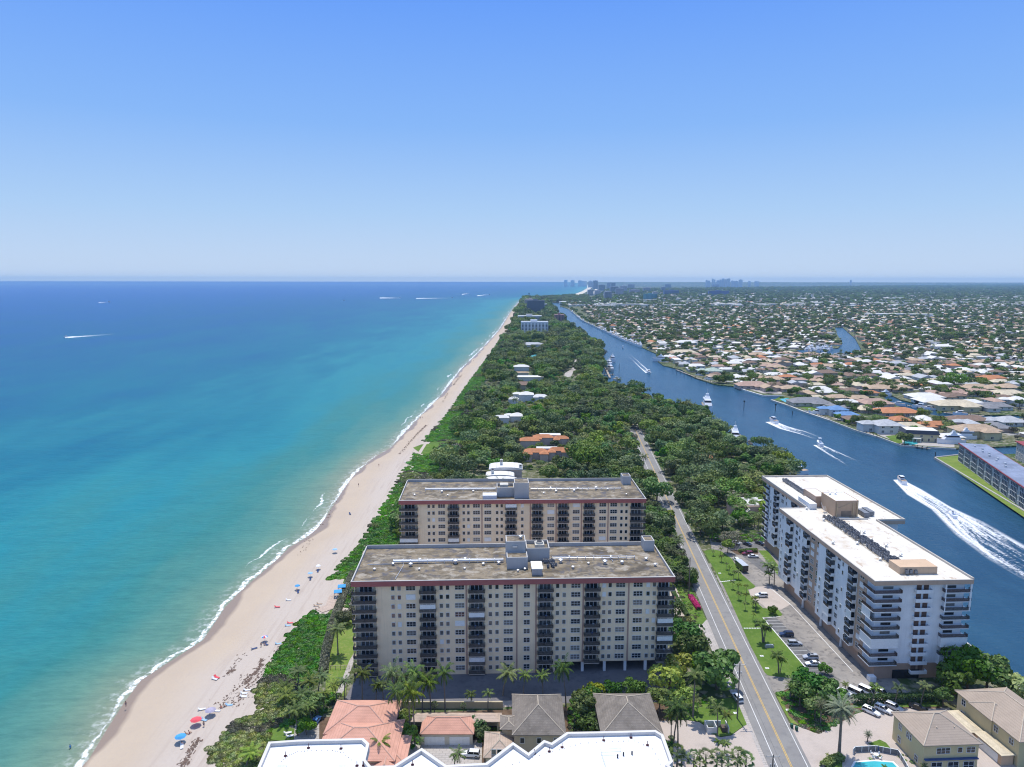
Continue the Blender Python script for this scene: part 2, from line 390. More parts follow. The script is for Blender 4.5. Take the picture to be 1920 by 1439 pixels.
# ---- beach
m, nt, b, out = nodes('beach_sand'); MATS['sand'] = m
at = N(nt, 'ShaderNodeAttribute', attribute_name='off'); p = wpos(nt); o_ = at.outputs['Fac']
n1 = noise(nt, p, .05, 4); n2 = noise(nt, p, 1.1, 4, .65)
tr_ = noise(nt, p, .5, 4, .6, stretch=(1.6, .10, 1), rot=math.radians(-1.5))
c = mix(nt, rng(nt, n1, .35, .65), SAND[0], SAND[1])
dry = rng(nt, mth(nt, 'ADD', o_, mth(nt, 'MULTIPLY', n1, 8)), 14, 26)
c = mix(nt, dry, c, SAND[2])
c = mix(nt, mth(nt, 'MULTIPLY', mth(nt, 'MULTIPLY', rng(nt, tr_, .50, .66), dry), .55), c, (.36, .29, .24))
c = mix(nt, mth(nt, 'MULTIPLY', rng(nt, n2, .48, .7), .38), c, (.40, .33, .27))
wob = mth(nt, 'MULTIPLY', mth(nt, 'SUBTRACT', noise(nt, p, .028, 3, .5, stretch=(.3, 1, 1)), .42), 15)
wet = rng(nt, mth(nt, 'SUBTRACT', mth(nt, 'ADD', wob, 1.5), o_), -.6, .9)
c = mix(nt, wet, c, SAND[3]); nt.links.new(c, b.inputs['Base Color'])
nt.links.new(mth(nt, 'SUBTRACT', .9, mth(nt, 'MULTIPLY', wet, .55)), b.inputs['Roughness']); b.inputs['Specular IOR Level'].default_value = .2
bp = N(nt, 'ShaderNodeBump'); bp.inputs['Strength'].default_value = .35; bp.inputs['Distance'].default_value = .25
nt.links.new(mth(nt, 'ADD', n2, tr_), bp.inputs['Height']); nt.links.new(bp.outputs[0], b.inputs['Normal'])
V = []; off = []; F = []
ys2 = [y for y in ys if y < 4400]
fr = [-.35, -.12, 0, .08, .2, .4, .65, .85, 1.0, 1.3]; fz = [-1.2, -.35, 0.03, .22, .5, .8, .98, 1.05, 1.1, .9]
for y in ys2:
    a = interp(WL, y); e = interp(VG, y); 
    if e < a+4: e = a+4
    e += 3
    for t, z in zip(fr, fz): V.append((a+(e-a)*t, y, z)); off.append((e-a)*t)
nc = len(fr)
for i in range(len(ys2)-1):
    for j in range(nc-1):
        a = i*nc+j; F.append((a, a+1, a+nc+1, a+nc))
me = npmesh('beach', np.array(V), np.array(F), m, attr={'off': off}); me.polygons.foreach_set('use_smooth', [True]*len(F))
tag(put(bpy.data.objects.new('beach', me)), kind='structure', label='pale sand beach with wet edge and tyre tracks')
farb = [L(1068, 554), L(1078, 552.6), L(1092, 549.5), L(1103, 544), L(1109.5, 538), L(1106, 533)]
mb = MB(); W_ = 70
mb.add([(x-W_, y, .4) for x, y in farb]+[(x+W_*1.4, y, 1.15) for x, y in farb], [(i, i+6, i+7, i+1) for i in range(5)])
tag(mb.build('far_beach', mat('far_sand', (.62, .55, .44), .9, .1, .01, world=True)), kind='structure')
# ================================================================ materials for the condominiums
def winmat(name, col=(.015, .02, .028), rough=.08):
    if name in MATS: return MATS[name]
    m, nt, b, out = nodes(name); p = opos(nt)
    oi = N(nt, 'ShaderNodeObjectInfo')
    n = noise(nt, p, 1.7, 2)
    c = mix(nt, rng(nt, oi.outputs['Random'], .60, 1.0), col, (.24, .225, .20))
    c = mix(nt, rng(nt, n, .55, .7), c, tuple(x*2.2+.02 for x in col))
    nt.links.new(c, b.inputs['Base Color']); b.inputs['Roughness'].default_value = rough
    b.inputs['Specular IOR Level'].default_value = .6; MATS[name] = m; return m
GLASS = winmat('window_glass')
def stucco(name, col, streak=.12, joints=None):
    """rendered wall: mottled, faint vertical weather streaks and floor-line joints"""
    if name in MATS: return MATS[name]
    m, nt, b, out = nodes(name); p = opos(nt)
    n1 = noise(nt, p, .22, 4); n2 = noise(nt, p, .9, 4, .6, stretch=(1.6, 1.6, .08)); n3 = noise(nt, p, 6, 3)
    c = mix(nt, rng(nt, n1, .35, .65), col, tuple(x*.90 for x in col))
    c = mix(nt, mth(nt, 'MULTIPLY', rng(nt, n2, .5, .72), streak*2), c, tuple(x*.62 for x in col))
    c = mix(nt, mth(nt, 'MULTIPLY', rng(nt, n3, .4, .7), .08), c, (.12, .1, .08))
    if joints:
        s = N(nt, 'ShaderNodeSeparateXYZ'); nt.links.new(p, s.inputs[0])
        fz = mth(nt, 'FRACT', mth(nt, 'DIVIDE', mth(nt, 'SUBTRACT', s.outputs['Z'], joints[0]), joints[1]))
        c = mix(nt, mth(nt, 'MULTIPLY', mth(nt, 'LESS_THAN', fz, .035), .35), c, tuple(x*.5 for x in col))
    nt.links.new(c, b.inputs['Base Color']); b.inputs['Roughness'].default_value = .9; b.inputs['Specular IOR Level'].default_value = .15
    MATS[name] = m; return m
CREAM = stucco('cream_stucco', (.94, .74, .50)); WHITE = stucco('white_stucco', (.84, .84, .83), .1)
TAN = stucco('tan_stucco', (.56, .39, .28)); PINKP = stucco('pink_pilaster', (.45, .29, .23)); RED = stucco('red_fascia', (.40, .135, .12), .05)
PARA = stucco('parapet_grey', (.52, .50, .47)); TANB = stucco('tan_brick', (.46, .31, .22))
RAIL = mat('dark_railing', (.075, .07, .07), .45, .3, 3, metal=.3); RAIL2 = mat('brown_railing', (.085, .05, .042), .5, .3, 3)
WFR = mat('white_frame', (.72, .72, .70), .5, .08); SHUT = mat('shutter_white', (.78, .78, .76), .5, .1, 2); CONC = mat('concrete', (.42, .40, .37), .9, .25, .4)
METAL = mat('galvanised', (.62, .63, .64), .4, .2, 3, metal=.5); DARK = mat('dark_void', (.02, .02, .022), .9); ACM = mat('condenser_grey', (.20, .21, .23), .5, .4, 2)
ACF = mat('condenser_fan', (.03, .03, .035), .6); BLIND = mat('closed_blind', (.42, .37, .31), .7, .2, 4); BROWN = mat('brown_door', (.16, .09, .065), .6, .2, 3)
def roofmat():
    m, nt, b, out = nodes('stained_flat_roof'); p = wpos(nt)
    n1 = noise(nt, p, .085, 5, .62, stretch=(1, 1.6, 1)); n2 = noise(nt, p, .30, 4, .6); n3 = noise(nt, p, 2.2, 3)
    c = ramp(nt, n1, [(.32, (.06, .046, .029)), (.42, (.145, .112, .066)), (.50, (.24, .19, .125)), (.56, (.09, .071, .044)), (.66, (.28, .235, .17))])
    c = mix(nt, rng(nt, n2, .54, .66), c, (.085, .08, .085)); c = mix(nt, mth(nt, 'MULTIPLY', rng(nt, n2, .44, .36), .6), c, (.38, .34, .28))
    c = mix(nt, mth(nt, 'MULTIPLY', rng(nt, n3, .5, .8), .3), c, (.07, .06, .05))
    nt.links.new(c, b.inputs['Base Color']); b.inputs['Roughness'].default_value = .85; MATS['roofst'] = m; return m
ROOF = roofmat()
def wroof():
    m, nt, b, out = nodes('white_membrane_roof'); p = wpos(nt)
    n1 = noise(nt, p, .11, 5, .65); n2 = noise(nt, p, .5, 5, .65, stretch=(1, .5, 1)); n3 = noise(nt, p, 3, 2)
    c = mix(nt, rng(nt, n1, .5, .68), (.665, .635, .565), (.56, .48, .37))
    c = mix(nt, mth(nt, 'MULTIPLY', mth(nt, 'MULTIPLY', rng(nt, n2, .56, .62), rng(nt, n1, .46, .56)), .8), c, (.42, .30, .19))
    c = mix(nt, mth(nt, 'MULTIPLY', rng(nt, n3, .5, .7), .12), c, (.5, .48, .44))
    sp_ = N(nt, 'ShaderNodeSeparateXYZ'); nt.links.new(p, sp_.inputs[0]); ln_ = mth(nt, 'LESS_THAN', mth(nt, 'FRACT', mth(nt, 'DIVIDE', sp_.outputs['X'], 3.1)), .035); ln2 = mth(nt, 'LESS_THAN', mth(nt, 'FRACT', mth(nt, 'DIVIDE', sp_.outputs['Y'], 11.0)), .01)
    c = mix(nt, mth(nt, 'MULTIPLY', mth(nt, 'MAXIMUM', ln_, ln2), .22), c, (.35, .34, .31))
    nt.links.new(c, b.inputs['Base Color']); b.inputs['Roughness'].default_value = .6; return m
WROOF = wroof()
CACHE = {}
def win_mesh(w, h, panes, glass=None, closed=False):
    k = ('w', w, h, panes, closed)
    if k in CACHE: return CACHE[k]
    mb = MB()
    if closed: mb.box(-w/2-.08, w/2+.08, -.14, .02, -.08, h+.08, 0)
    else:
        mb.box(-w/2, w/2, -.03, .02, 0, h, 1)
        f = .09
        for x0, x1, z0, z1 in ((-w/2-f, -w/2, -f, h+f), (w/2, w/2+f, -f, h+f), (-w/2, w/2, h, h+f), (-w/2, w/2, -f, 0)): mb.box(x0, x1, -.10, .02, z0, z1, 0)
        pw = w/panes
        for i in range(1, panes): mb.box(-w/2+pw*i-.045, -w/2+pw*i+.045, -.09, .02, 0, h, 0)
        if panes > 1 or h > 1.5: 
            for i in range(panes): mb.box(-w/2+pw*i+.045, -w/2+pw*(i+1)-.045, -.08, .02, h*.5-.03, h*.5+.03, 0)
    CACHE[k] = mb.mesh('window', [SHUT if closed else WFR, GLASS]); return CACHE[k]
def rail_mesh(kind, pts, h=1.05, th=.05, mat_=None):
    """railing along a polyline: posts, top rail and close pickets (solid screen at this distance)"""
    k = (kind,)+tuple(pts)
    if k in CACHE: return CACHE[k]
    mb = MB()
    for a, b in zip(pts[:-1], pts[1:]):
        dx, dy = b[0]-a[0], b[1]-a[1]; l = math.hypot(dx, dy); an = math.atan2(dy, dx); cx, cy = (a[0]+b[0])/2, (a[1]+b[1])/2
        mb.cbox(cx, cy, l, .07, h-.07, h, an); mb.cbox(cx, cy, l, .05, .06, .12, an)
        n = max(2, int(l/.24))
        for i in range(n+1):
            t = i/n; mb.cbox(a[0]+dx*t, a[1]+dy*t, .18, .035, .1, h-.08, an)
    CACHE[k] = mb.mesh('railing', mat_ or RAIL); return CACHE[k]
def furn_mesh(k):
    kk = ('furn', k)
    if kk in CACHE: return CACHE[kk]
    r = random.Random(k); mb = MB()
    for i in range(1):
        x = r.uniform(-.8, .8)
        mb.box(x-.28, x+.28, -.3, .25, .02, .42); mb.box(x-.28, x+.28, .2, .28, .42, .9)
    CACHE[kk] = mb.mesh('chair', mat('patio_furniture%d' % (k % 3), [(.5, .5, .5), (.05, .05, .06), (.12, .16, .28)][k % 3], .6)); return CACHE[kk]
# ================================================================ beach-side slab blocks
def slab_block(name, label, O, rz, W, D, ztop, rows, floorh, cols, fw=(.9, 1.1), ground_from=None, roofstuff=None, rs=1):
    """long cream slab: cols = list of (kind, u0[, u1]); facade at v=fv"""
    r = random.Random(rs)
    t = thing(name, label, 'apartment block', (O[0], O[1], 0), rz)
    fv = 1.5; zf = ztop-1.75                      # underside of the red fascia
    zb = zf-floorh*(rows-1) if ground_from else zf-floorh*rows
    bal = [(c[1], c[2]) for c in cols if c[0] in ('B', 'BL', 'BR')]
    gz = ground_from
    # walls: solid piers between the balcony bays, recessed wall behind them
    mb = MB(); u = .7; W2 = W-.7
    edges = sorted(bal)
    def zlow(u0, u1): return zb if (gz and (u0+u1)/2 > gz) else LZ
    def nrow(u): return rows-1 if (gz and u > gz) else rows
    for b0, b1 in edges+[(W2, None)]:
        if b0-u > .15:
            if gz and u < gz < b0: mb.box(u, gz, fv, D-1, LZ, zf); mb.box(gz, b0, fv, D-1, zb, zf)
            else: mb.box(u, b0, fv, D-1, zlow(u, b0), zf)
        if b1 is None: break
        mb.box(b0+.003, b1-.003, fv+1.25, D-1, zlow(b0, b1), zf)
        u = b1
    mb.build('wall', CREAM, t)
    if gz:   # open garage level on columns
        MB().box(gz, W2, fv+9, D-1.05, LZ, zb-.003).build('garage_wall', mat('garage_grey', (.10, .11, .13), .9), t)
        for c in cols:
            if c[0] == 'C': MB().box(c[1]-.4, c[1]+.4, fv+.2, fv+1.0, LZ, zb-.003).build('column', WHITE, t)
    # roof deck, parapets, fascia
    MB().box(.35, W-.35, .35, D-.35, zf+.003, ztop-.85).build('roof_deck', ROOF, t)
    mb = MB(); mb.box(0, W, 0, .3, zf, ztop-.12); mb.build('fascia', RED, t)
    mb = MB(); mb.box(-.05, W+.05, -.05, .38, ztop-.12, ztop); mb.box(0, .32, .385, D, zf+.004, ztop-.01); mb.box(W-.32, W, .385, D, zf+.004, ztop-.01); mb.box(.325, W-.325, D-.3, D, zf+.004, ztop+.35)
    mb.build('parapet', PARA, t)
    # windows: the hundred that show, then the rest as one piece
    wl = []
    for c in cols:
        if c[0] in 'stdS': 
            for k in range(nrow(c[1])):
                wl.append((c, k))
        if c[0] == 'P':
            MB().box(c[1]-.22, c[1]+.22, fv-.12, fv-.003, zlow(c[1], c[1]), zf-.003).build('pilaster', PINKP, t)
    spec = {'s': (.95, 1.30, 1), 't': (2.7, 1.45, 3), 'd': (1.75, 1.45, 2), 'S': (.8, 1.2, 1)}
    rest = MB(); nw = 0
    wl.sort(key=lambda q: ({'t': 0, 'd': 1, 's': 2, 'S': 3}[q[0][0]], q[1]))
    for c, k in wl:
        w_, h_, pn = spec[c[0]]; z = zf-floorh*(k+1)+.95
        closed = r.random() < .055; 
        if nw < 92:
            o = obj('window', win_mesh(w_, h_, pn, closed=closed), t, (c[1], fv-.004, z)); nw += 1
        else:
            me = win_mesh(w_, h_, pn, closed=closed)
            vs = [(v.co.x+c[1], v.co.y+fv-.004, v.co.z+z) for v in me.vertices]
            n0 = len(rest.v); rest.v += vs
            for p in me.polygons: rest.f.append(tuple(i+n0 for i in p.vertices)); rest.m.append(p.material_index)
    if rest.f: tag(rest.build('window', [WFR, GLASS], t), kind='stuff')
    # balconies
    for c in cols:
        if c[0] not in ('B', 'BL', 'BR'): continue
        u0, u1 = c[1], c[2]; w_ = u1-u0; kd = c[0]
        for k in range(nrow(c[1])):
            z = zf-floorh*(k+1)
            if kd == 'B': px0, px1, sd = -.12, w_+.12, 5.0
            elif kd == 'BL': px0, px1, sd = -(u0-.05), w_+.1, 9.0
            else: px0, px1, sd = -.1, w_+(W-u1-.05), 9.0
            key = ('slab', name, kd, round(w_, 2))
            if key not in CACHE:
                mb = MB(); mb.box(px0, px1, .25, fv+1.24, -.12, .12)
                CACHE[key] = mb.mesh('balcony', mat('balcony_edge', (.50, .43, .36), .8))
            o = obj('balcony', CACHE[key], t, (u0, 0, z))
            pts = [(px0, fv-.1), (px0, .3), (px1, .3), (px1, fv-.1)] if kd == 'B' else [(px0, fv+1.2), (px0, .3), (px1, .3), (px1, fv-.1)] if kd == 'BL' else [(px0, fv-.1), (px0, .3), (px1, .3), (px1, fv+1.2)]
            obj('railing', rail_mesh(kd, tuple((round(a, 2), b) for a, b in pts)), o, (0, 0, .1))
            if r.random() < .07:
                MB().box(px0+.1, px1-.1, .38, .42, .1, floorh-.3).build('storm_shutter', SHUT, o)
            elif r.random() < .5: obj('chair', furn_mesh(r.randint(0, 8)), o, (w_/2, 1.2, .1))
            dk = ('door', round(w_, 1))
            if dk not in CACHE:
                mb = MB(); a = .5 if w_ < 5.5 else 1.2; n = 3; pw = (w_-2*a)/n
                mb.box(a, w_-a, -.02, .02, 0, 2.2, 1)
                for i in range(n+1): mb.box(a+pw*i-.07, a+pw*i+.07, -.09, .02, 0, 2.2, 0)
                mb.box(a, w_-a, -.07, .02, 2.2, 2.3, 0)
                CACHE[dk] = mb.mesh('glass_door', [WFR, GLASS])
            obj('glass_door', CACHE[dk], o, (0, fv+1.245, .13))
    return t, ztop-.85, zf
COLS1 = [('BL', .9, 7.0), ('s', 12.1), ('s', 14.0), ('t', 17.4), ('B', 20.2, 24.8), ('s', 26.5), ('s', 28.4), ('t', 32.0), ('P', 34.0), ('B', 34.8, 39.4), ('s', 41.2), ('s', 43.2), ('t', 46.6), ('P', 49.2),
         ('d', 52.2), ('P', 55.0), ('B', 55.6, 60.0), ('s', 61.5), ('s', 63.5), ('t', 67.0), ('P', 69.3), ('B', 69.8, 74.2), ('s', 75.6), ('s', 77.4), ('t', 80.6), ('P', 83.1), ('t', 85.9), ('s', 89.0), ('s', 90.9), ('BR', 91.9, 96.0),
         ('C', 62.2), ('C', 69.4), ('C', 76.2), ('C', 82.6), ('C', 88.9)]
b1, zr1, _ = slab_block('apartment_block', 'nearest long cream apartment block with red fascia and stained flat roof', (-47.5, 198.9), A1, 96.8, 28.3, 32, 10, 2.87, COLS1, ground_from=61.0, rs=3)
COLS2 = [('BL', .9, 7.4), ('s', 12.0), ('s', 13.9), ('t', 17.2), ('B', 19.9, 24.2), ('s', 26.2), ('s', 28.1), ('t', 31.4), ('P', 33.6), ('t', 36.0), ('s', 39.8), ('s', 41.7), ('B', 43.3, 47.7), ('s', 50.1), ('P', 53.4), ('B', 54.1, 58.4), ('t', 61.8), ('P', 64.0),
         ('B', 64.7, 69.0), ('t', 72.2), ('P', 74.4), ('B', 75.3, 79.7), ('t', 83.1), ('P', 85.4), ('t', 87.6), ('s', 90.9), ('s', 92.9), ('BR', 94.6, 99.6)]
b2, zr2, _ = slab_block('apartment_block', 'second long cream apartment block, behind the nearest one, with grey stained roof', (-45.7, 276.8), math.radians(1.7), 100.7, 29.8, 32, 10, 2.87, COLS2, rs=9)
# ---- roof fittings
def loc_of(O, a, px, py, z):
    x, y = G(px, py, z); dx, dy = x-O[0], y-O[1]; c, s = math.cos(a), math.sin(a)
    return (dx*c+dy*s, -dx*s+dy*c)
def penthouse(par, u0, u1, v0, v1, z, h, lip=.3, name='penthouse', m=None, sunk=.35, top=None):
    o = MB().box(u0, u1, v0, v1, z+.003, z+h-sunk).build(name, m or PARA, par)
    mb = MB(); 
    if sunk > .1:
        for a in ((u0, u1, v0, v0+lip), (u0, u1, v1-lip, v1), (u0, u0+lip, v0+lip, v1-lip), (u1-lip, u1, v0+lip, v1-lip)): mb.box(*a, z+h-sunk+.002, z+h)
        mb.build('coping', m or PARA, o)
        MB().box(u0+lip, u1-lip, v0+lip, v1-lip, z+h-sunk+.002, z+h-sunk+.05).build('roof_deck', top or ROOF, o)
    return o
def ac_mesh():
    if 'ac' in CACHE: return CACHE['ac']
    mb = MB(); mb.box(-.46, .46, -.46, .46, .3, 1.3, 0); mb.cyl(0, 0, 1.3, 1.38, .38, n=10, mi=1)
    for x in (-.36, .36):
        for y in (-.36, .36): mb.box(x-.04, x+.04, y-.04, y+.04, 0, .25, 0)
    CACHE['ac'] = mb.mesh('condenser', [ACM, ACF]); return CACHE['ac']
def vent_mesh():
    if 'vent' in CACHE: return CACHE['vent']
    mb = MB(); mb.cyl(0, 0, 0, .6, .28, n=10); mb.cyl(0, 0, .6, .75, .52, .5, n=12); mb.cyl(0, 0, .75, .92, .5, .12, n=12)
    CACHE['vent'] = mb.mesh('roof_vent', METAL); return CACHE['vent']
def vents(par, spots, z):
    for u, v, s in spots: obj('roof_vent', vent_mesh(), par, (u, v, z), 0, s)
def duct(par, u0, u1, v, z, r=.32, m=None, legs=True, name='duct'):
    mb = MB(); mb.tube([(u0, v, z+.75), (u1, v, z+.75)], r, 8)
    n = int((u1-u0)/2.6)
    for i in range(n+1):
        x = u0+.2+(u1-u0-.4)*i/max(1, n); mb.box(x-.06, x+.06, v-.55, v+.55, z, z+1.2); 
    mb.box(u0, u1, v+.42, v+.54, z+1.08, z+1.16)
    return mb.build(name, m or METAL, par)
def b1l(px, py, z=31.15): return loc_of(O1, A1, px, py, z)
c0 = b1l(951, 1064); c1 = b1l(990, 1063)
penthouse(b1, c0[0], c1[0], 9.6, 14.4, zr1, 3.7)
pa = penthouse(b1, c0[0]-.1, c1[0]-.35, 14.9, 20.6, zr1, 6.9)
obj('roof_vent', vent_mesh(), pa, (c1[0]-1.8, 18.2, zr1+6.6), 0, 1.3)
MB().box(c0[0]+2, c0[0]+3.4, 14.3, 14.88, zr1+5, zr1+5.5).build('wall_vent', METAL, pa)
pb = penthouse(b1, c1[0]-.05, c1[0]+7.4, 16.0, 23.4, zr1, 4.1, sunk=1.2)
mb = MB(); mb.box(c1[0]+2.9, c1[0]+5.9, 18.4, 21.8, zr1+2.9, zr1+4.3, 0); mb.cyl(c1[0]+4.4, 20.1, zr1+4.3, zr1+4.9, 1.25, n=16, mi=0); mb.cyl(c1[0]+4.4, 20.1, zr1+4.9, zr1+5.0, .95, n=16, mi=1)
mb.build('cooling_tower', [mat('cooling_cream', (.6, .56, .48), .5), ACF], pb)
d0 = b1l(999, 1077)
sh = MB().box(d0[0], d0[0]+3.0, d0[1], d0[1]+2.6, zr1+.003, zr1+2.0).build('stair_shed', PARA, b1); MB().box(d0[0]-.2, d0[0]+3.2, d0[1]-.3, d0[1]+5.6, zr1+2.004, zr1+2.25).build('shed_roof', SHUT, sh)
MB().box(d0[0]+.4, d0[0]+2.7, d0[1]+2.61, d0[1]+5.2, zr1+.003, zr1+2.0).build('shed_back', mat('shed_back', (.5, .42, .34), .8), sh)
penthouse(b1, 92.4, 95.8, 22.6, 27.4, zr1, 3.6, m=PARA)
du = b1l(738, 1055); du2 = b1l(945, 1053)
duct(b1, du[0], du2[0], du[1], zr1, .36, SHUT)
du = b1l(1036, 1049); du2 = b1l(1192, 1048)
duct(b1, du[0], du2[0], du[1], zr1, .14, METAL, name='pipe_run')
rr = random.Random(5)
vents(b1, [(*b1l(x, y), s) for x, y, s in ((738, 1058, 1), (771, 1060, 1.3), (788, 1050, 1), (787, 1067, .8), (855, 1055, 1.6), (873, 1048, 1), (872, 1066, .8), (907, 1058, 1), (936, 1056, 1.2), (985, 1067, .9), (972, 1070, .9), (1052, 1053, 1.5), (1075, 1064, 1), (1068, 1044, .8), (1135, 1055, 1.5), (1146, 1044, 1), (1167, 1055, 1.2), (1212, 1048, 1.1), (1229, 1059, 1.1), (703, 1068, .9), (1104, 1056, .8))], zr1)
mb = MB(); 
for (a, b_), (c_, d_) in (((0, 0), (1, 0)),): pass
mb.tube([(*b1l(757, 1047), zr1+.2), (*b1l(757, 1060), zr1+.2), (*b1l(742, 1085), zr1+.2)], .09, 5); mb.tube([(*b1l(1040, 1044), zr1+.25), (*b1l(1142, 1041), zr1+.25), (*b1l(1150, 1052), zr1+.25)], .12, 5)
mb.tube([(*b1l(690, 1058), zr1+.2), (*b1l(738, 1057), zr1+.2)], .1, 5)
mb.build('pipe', METAL, b1)
for i in range(9):
    p_ = b1l(1022+rr.uniform(0, 22), 1051+rr.uniform(0, 12)); obj('condenser', ac_mesh(), b1, (*p_, zr1), rr.uniform(-.2, .2), rr.uniform(.7, 1.0))
O2 = (-45.7, 276.8); A2 = math.radians(1.7)
def b2l(px, py, z=31.15): return loc_of(O2, A2, px, py, z)
c0 = b2l(965, 933); c1 = b2l(992, 932)
pa = penthouse(b2, c0[0], c1[0], c0[1], c0[1]+7.5, zr2, 6.6)
pb = penthouse(b2, c0[0]-7.2, c0[0]-.05, c0[1]+2.5, c0[1]+9, zr2, 4.0, sunk=1.2)
MB().box(c0[0]-5.8, c0[0]-2.4, c0[1]+4.4, c0[1]+7.6, zr2+2.9, zr2+4.6).build('cooling_tower', mat('cooling_cream', (.6, .56, .48), .5), pb)
sh = MB().box(c0[0]-13, c0[0]-7.3, c0[1]-1, c0[1]+3, zr2+.003, zr2+1.7).build('stair_shed', SHUT, b2)
duct(b2, *[b2l(798, 918)[0], b2l(930, 917)[0]], b2l(798, 919)[1], zr2, .34, SHUT)
duct(b2, *[b2l(995, 917)[0], b2l(1165, 917)[0]], b2l(995, 918)[1], zr2, .16, METAL, name='pipe_run')
vents(b2, [(*b2l(x, y), s) for x, y, s in ((778, 928, .9), (829, 922, 1.1), (840, 928, .8), (888, 921, 1), (1033, 915, 1.1), (1043, 921, 1.2), (1084, 915, 1), (1077, 920, 1.2), (1118, 915, 1.3), (1140, 917, 1), (1175, 926, .8), (1020, 924, .8))], zr2)
penthouse(b2, 95.2, 98.8, 23, 28.4, zr2, 3.8, m=PARA)
# ================================================================ white twin-slab condominium by the waterway
O3 = (106.9, 198.2); A3 = math.radians(2.4)
b3 = thing('apartment_tower', 'white staggered apartment tower with tan bands and cream roof beside the waterway', 'apartment block', (O3[0], O3[1], 0), A3)
Z3 = 33.0; ZF3 = 31.2; FH = 2.84; NR = 9; ZB3 = ZF3-FH*NR
front = (0, 30, 0, 68); back = (10.5, 40.5, 52, 112)
# masses, inset under the roof slab
mb = MB(); mb.box(1.6, 28.4, 1.6, 60, ZB3, ZF3); mb.box(1.6, 10, 60, 67, ZB3, ZF3)
mb.box(12.2, 38.8, 60.003, 110.4, ZB3, ZF3); mb.box(28.403, 38.8, 53.5, 60, ZB3, ZF3); mb.box(10.003, 12.197, 60.003, 67, ZB3, ZF3)
mb.build('wall', WHITE, b3)
mb = MB(); mb.box(2.6, 27.6, 1.2, 66, LZ, ZB3-.004); mb.box(27.604, 37.6, 54, 66, LZ, ZB3-.004); mb.box(12.5, 37.6, 66.004, 110, LZ, ZB3-.004); 
g3 = mb.build('ground_storey', TANB, b3)
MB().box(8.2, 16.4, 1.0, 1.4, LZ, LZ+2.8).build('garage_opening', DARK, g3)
# low planter wall at the corner and base balcony band
ROOFP = [(0, 0), (30, 0), (30, 52), (40.5, 52), (40.5, 112), (10.5, 112), (10.5, 68), (0, 68)]
MB().prism(ROOFP, ZF3+.003, Z3-.55).build('fascia', TAN, b3)
def inset(P, d):
    n = len(P); Q = []
    for i in range(n):
        a, b, c = P[i-1], P[i], P[(i+1) % n]
        e1 = Vector((b[0]-a[0], b[1]-a[1])).normalized(); e2 = Vector((c[0]-b[0], c[1]-b[1])).normalized()
        n1 = Vector((-e1.y, e1.x)); n2 = Vector((-e2.y, e2.x))
        v = n1+n2; v = v/(v.length**2/2); Q.append((b[0]+v.x*d, b[1]+v.y*d))
    return Q
MB().prism(inset(ROOFP, .45), Z3-.546, Z3-.50).build('roof_deck', WROOF, b3)
mb = MB(); Q = inset(ROOFP, .4); n = len(ROOFP)
for i in range(n):
    j = (i+1) % n; hh = .08 if i in (0, 6, 7) else .55
    a, b_, c_, d_ = ROOFP[i], ROOFP[j], Q[j], Q[i]
    z0, z1 = Z3-.545, Z3-.42+hh
    mb.add([(*a, z0), (*b_, z0), (*c_, z0), (*d_, z0), (*a, z1), (*b_, z1), (*c_, z1), (*d_, z1)], [(4, 5, 6, 7), (0, 1, 5, 4), (1, 2, 6, 5), (2, 3, 7, 6), (3, 0, 4, 7)])
mb.build('parapet', stucco('cream_parapet', (.56, .51, .44)), b3)
# --- front face
for k in range(10):
    z = ZF3-FH*(k+1)
    if k == 9: z = LZ+1.9
    key = 'b3c'
    if key not in CACHE:
        mb = MB(); mb.box(-2.5, 2.5, -1.3, 0, -.15, .05); mb.box(-2.5, 2.5, -1.3, -1.15, .05, .95); mb.box(-2.5, -2.35, -1.15, 0, .05, .95); mb.box(2.35, 2.5, -1.15, 0, .05, .95)
        CACHE[key] = mb.mesh('balcony', WHITE)
        mb = MB()
        for x in (-1.1, 1.1): mb.box(x-.75, x+.75, -.06, 0, 0, 2.0)
        CACHE['b3cd'] = mb.mesh('door', BROWN)
    o = obj('balcony', CACHE[key], b3, (15.6, 1.59 if k < 9 else 1.19, z+.15)); 
    obj('door', CACHE['b3cd'], o, (0, -.004, .07))
def big_balcony(par, x0, x1, y0, y1, z, sides, rail, encl=False, fh=FH, door=None):
    """slab with railing on the open sides ('f' front, 'l' left, 'r' right)"""
    key = ('bb', round(x1-x0, 2), round(y1-y0, 2))
    if key not in CACHE: CACHE[key] = MB().box(0, x1-x0, 0, y1-y0, -.15, .05).mesh('balcony', WHITE)
    o = obj('balcony', CACHE[key], par, (x0, y0, z)); w_, d_ = x1-x0, y1-y0
    pts = []
    if 'l' in sides: pts += [(.08, d_)]
    pts += [(.08, .08), (w_-.08, .08)] if 'f' in sides else []
    if 'r' in sides: pts += [(w_-.08, d_)]
    if 'l' in sides and 'f' not in sides: pts = [(.08, d_-.05), (.08, .05)]
    pts = tuple((round(a, 2), round(b, 2)) for a, b in pts)
    if encl:
        mb = MB()
        for a, b_ in zip(pts[:-1], pts[1:]):
            l = math.hypot(b_[0]-a[0], b_[1]-a[1]); mb.cbox((a[0]+b_[0])/2, (a[1]+b_[1])/2, l, .06, .05, fh-.16, math.atan2(b_[1]-a[1], b_[0]-a[0]))
        mb.build('storm_shutter', SHUT, o)
    else: obj('railing', rail_mesh('bb'+rail.name, pts, mat_=rail), o, (0, 0, .05))
    return o
R3 = random.Random(4)
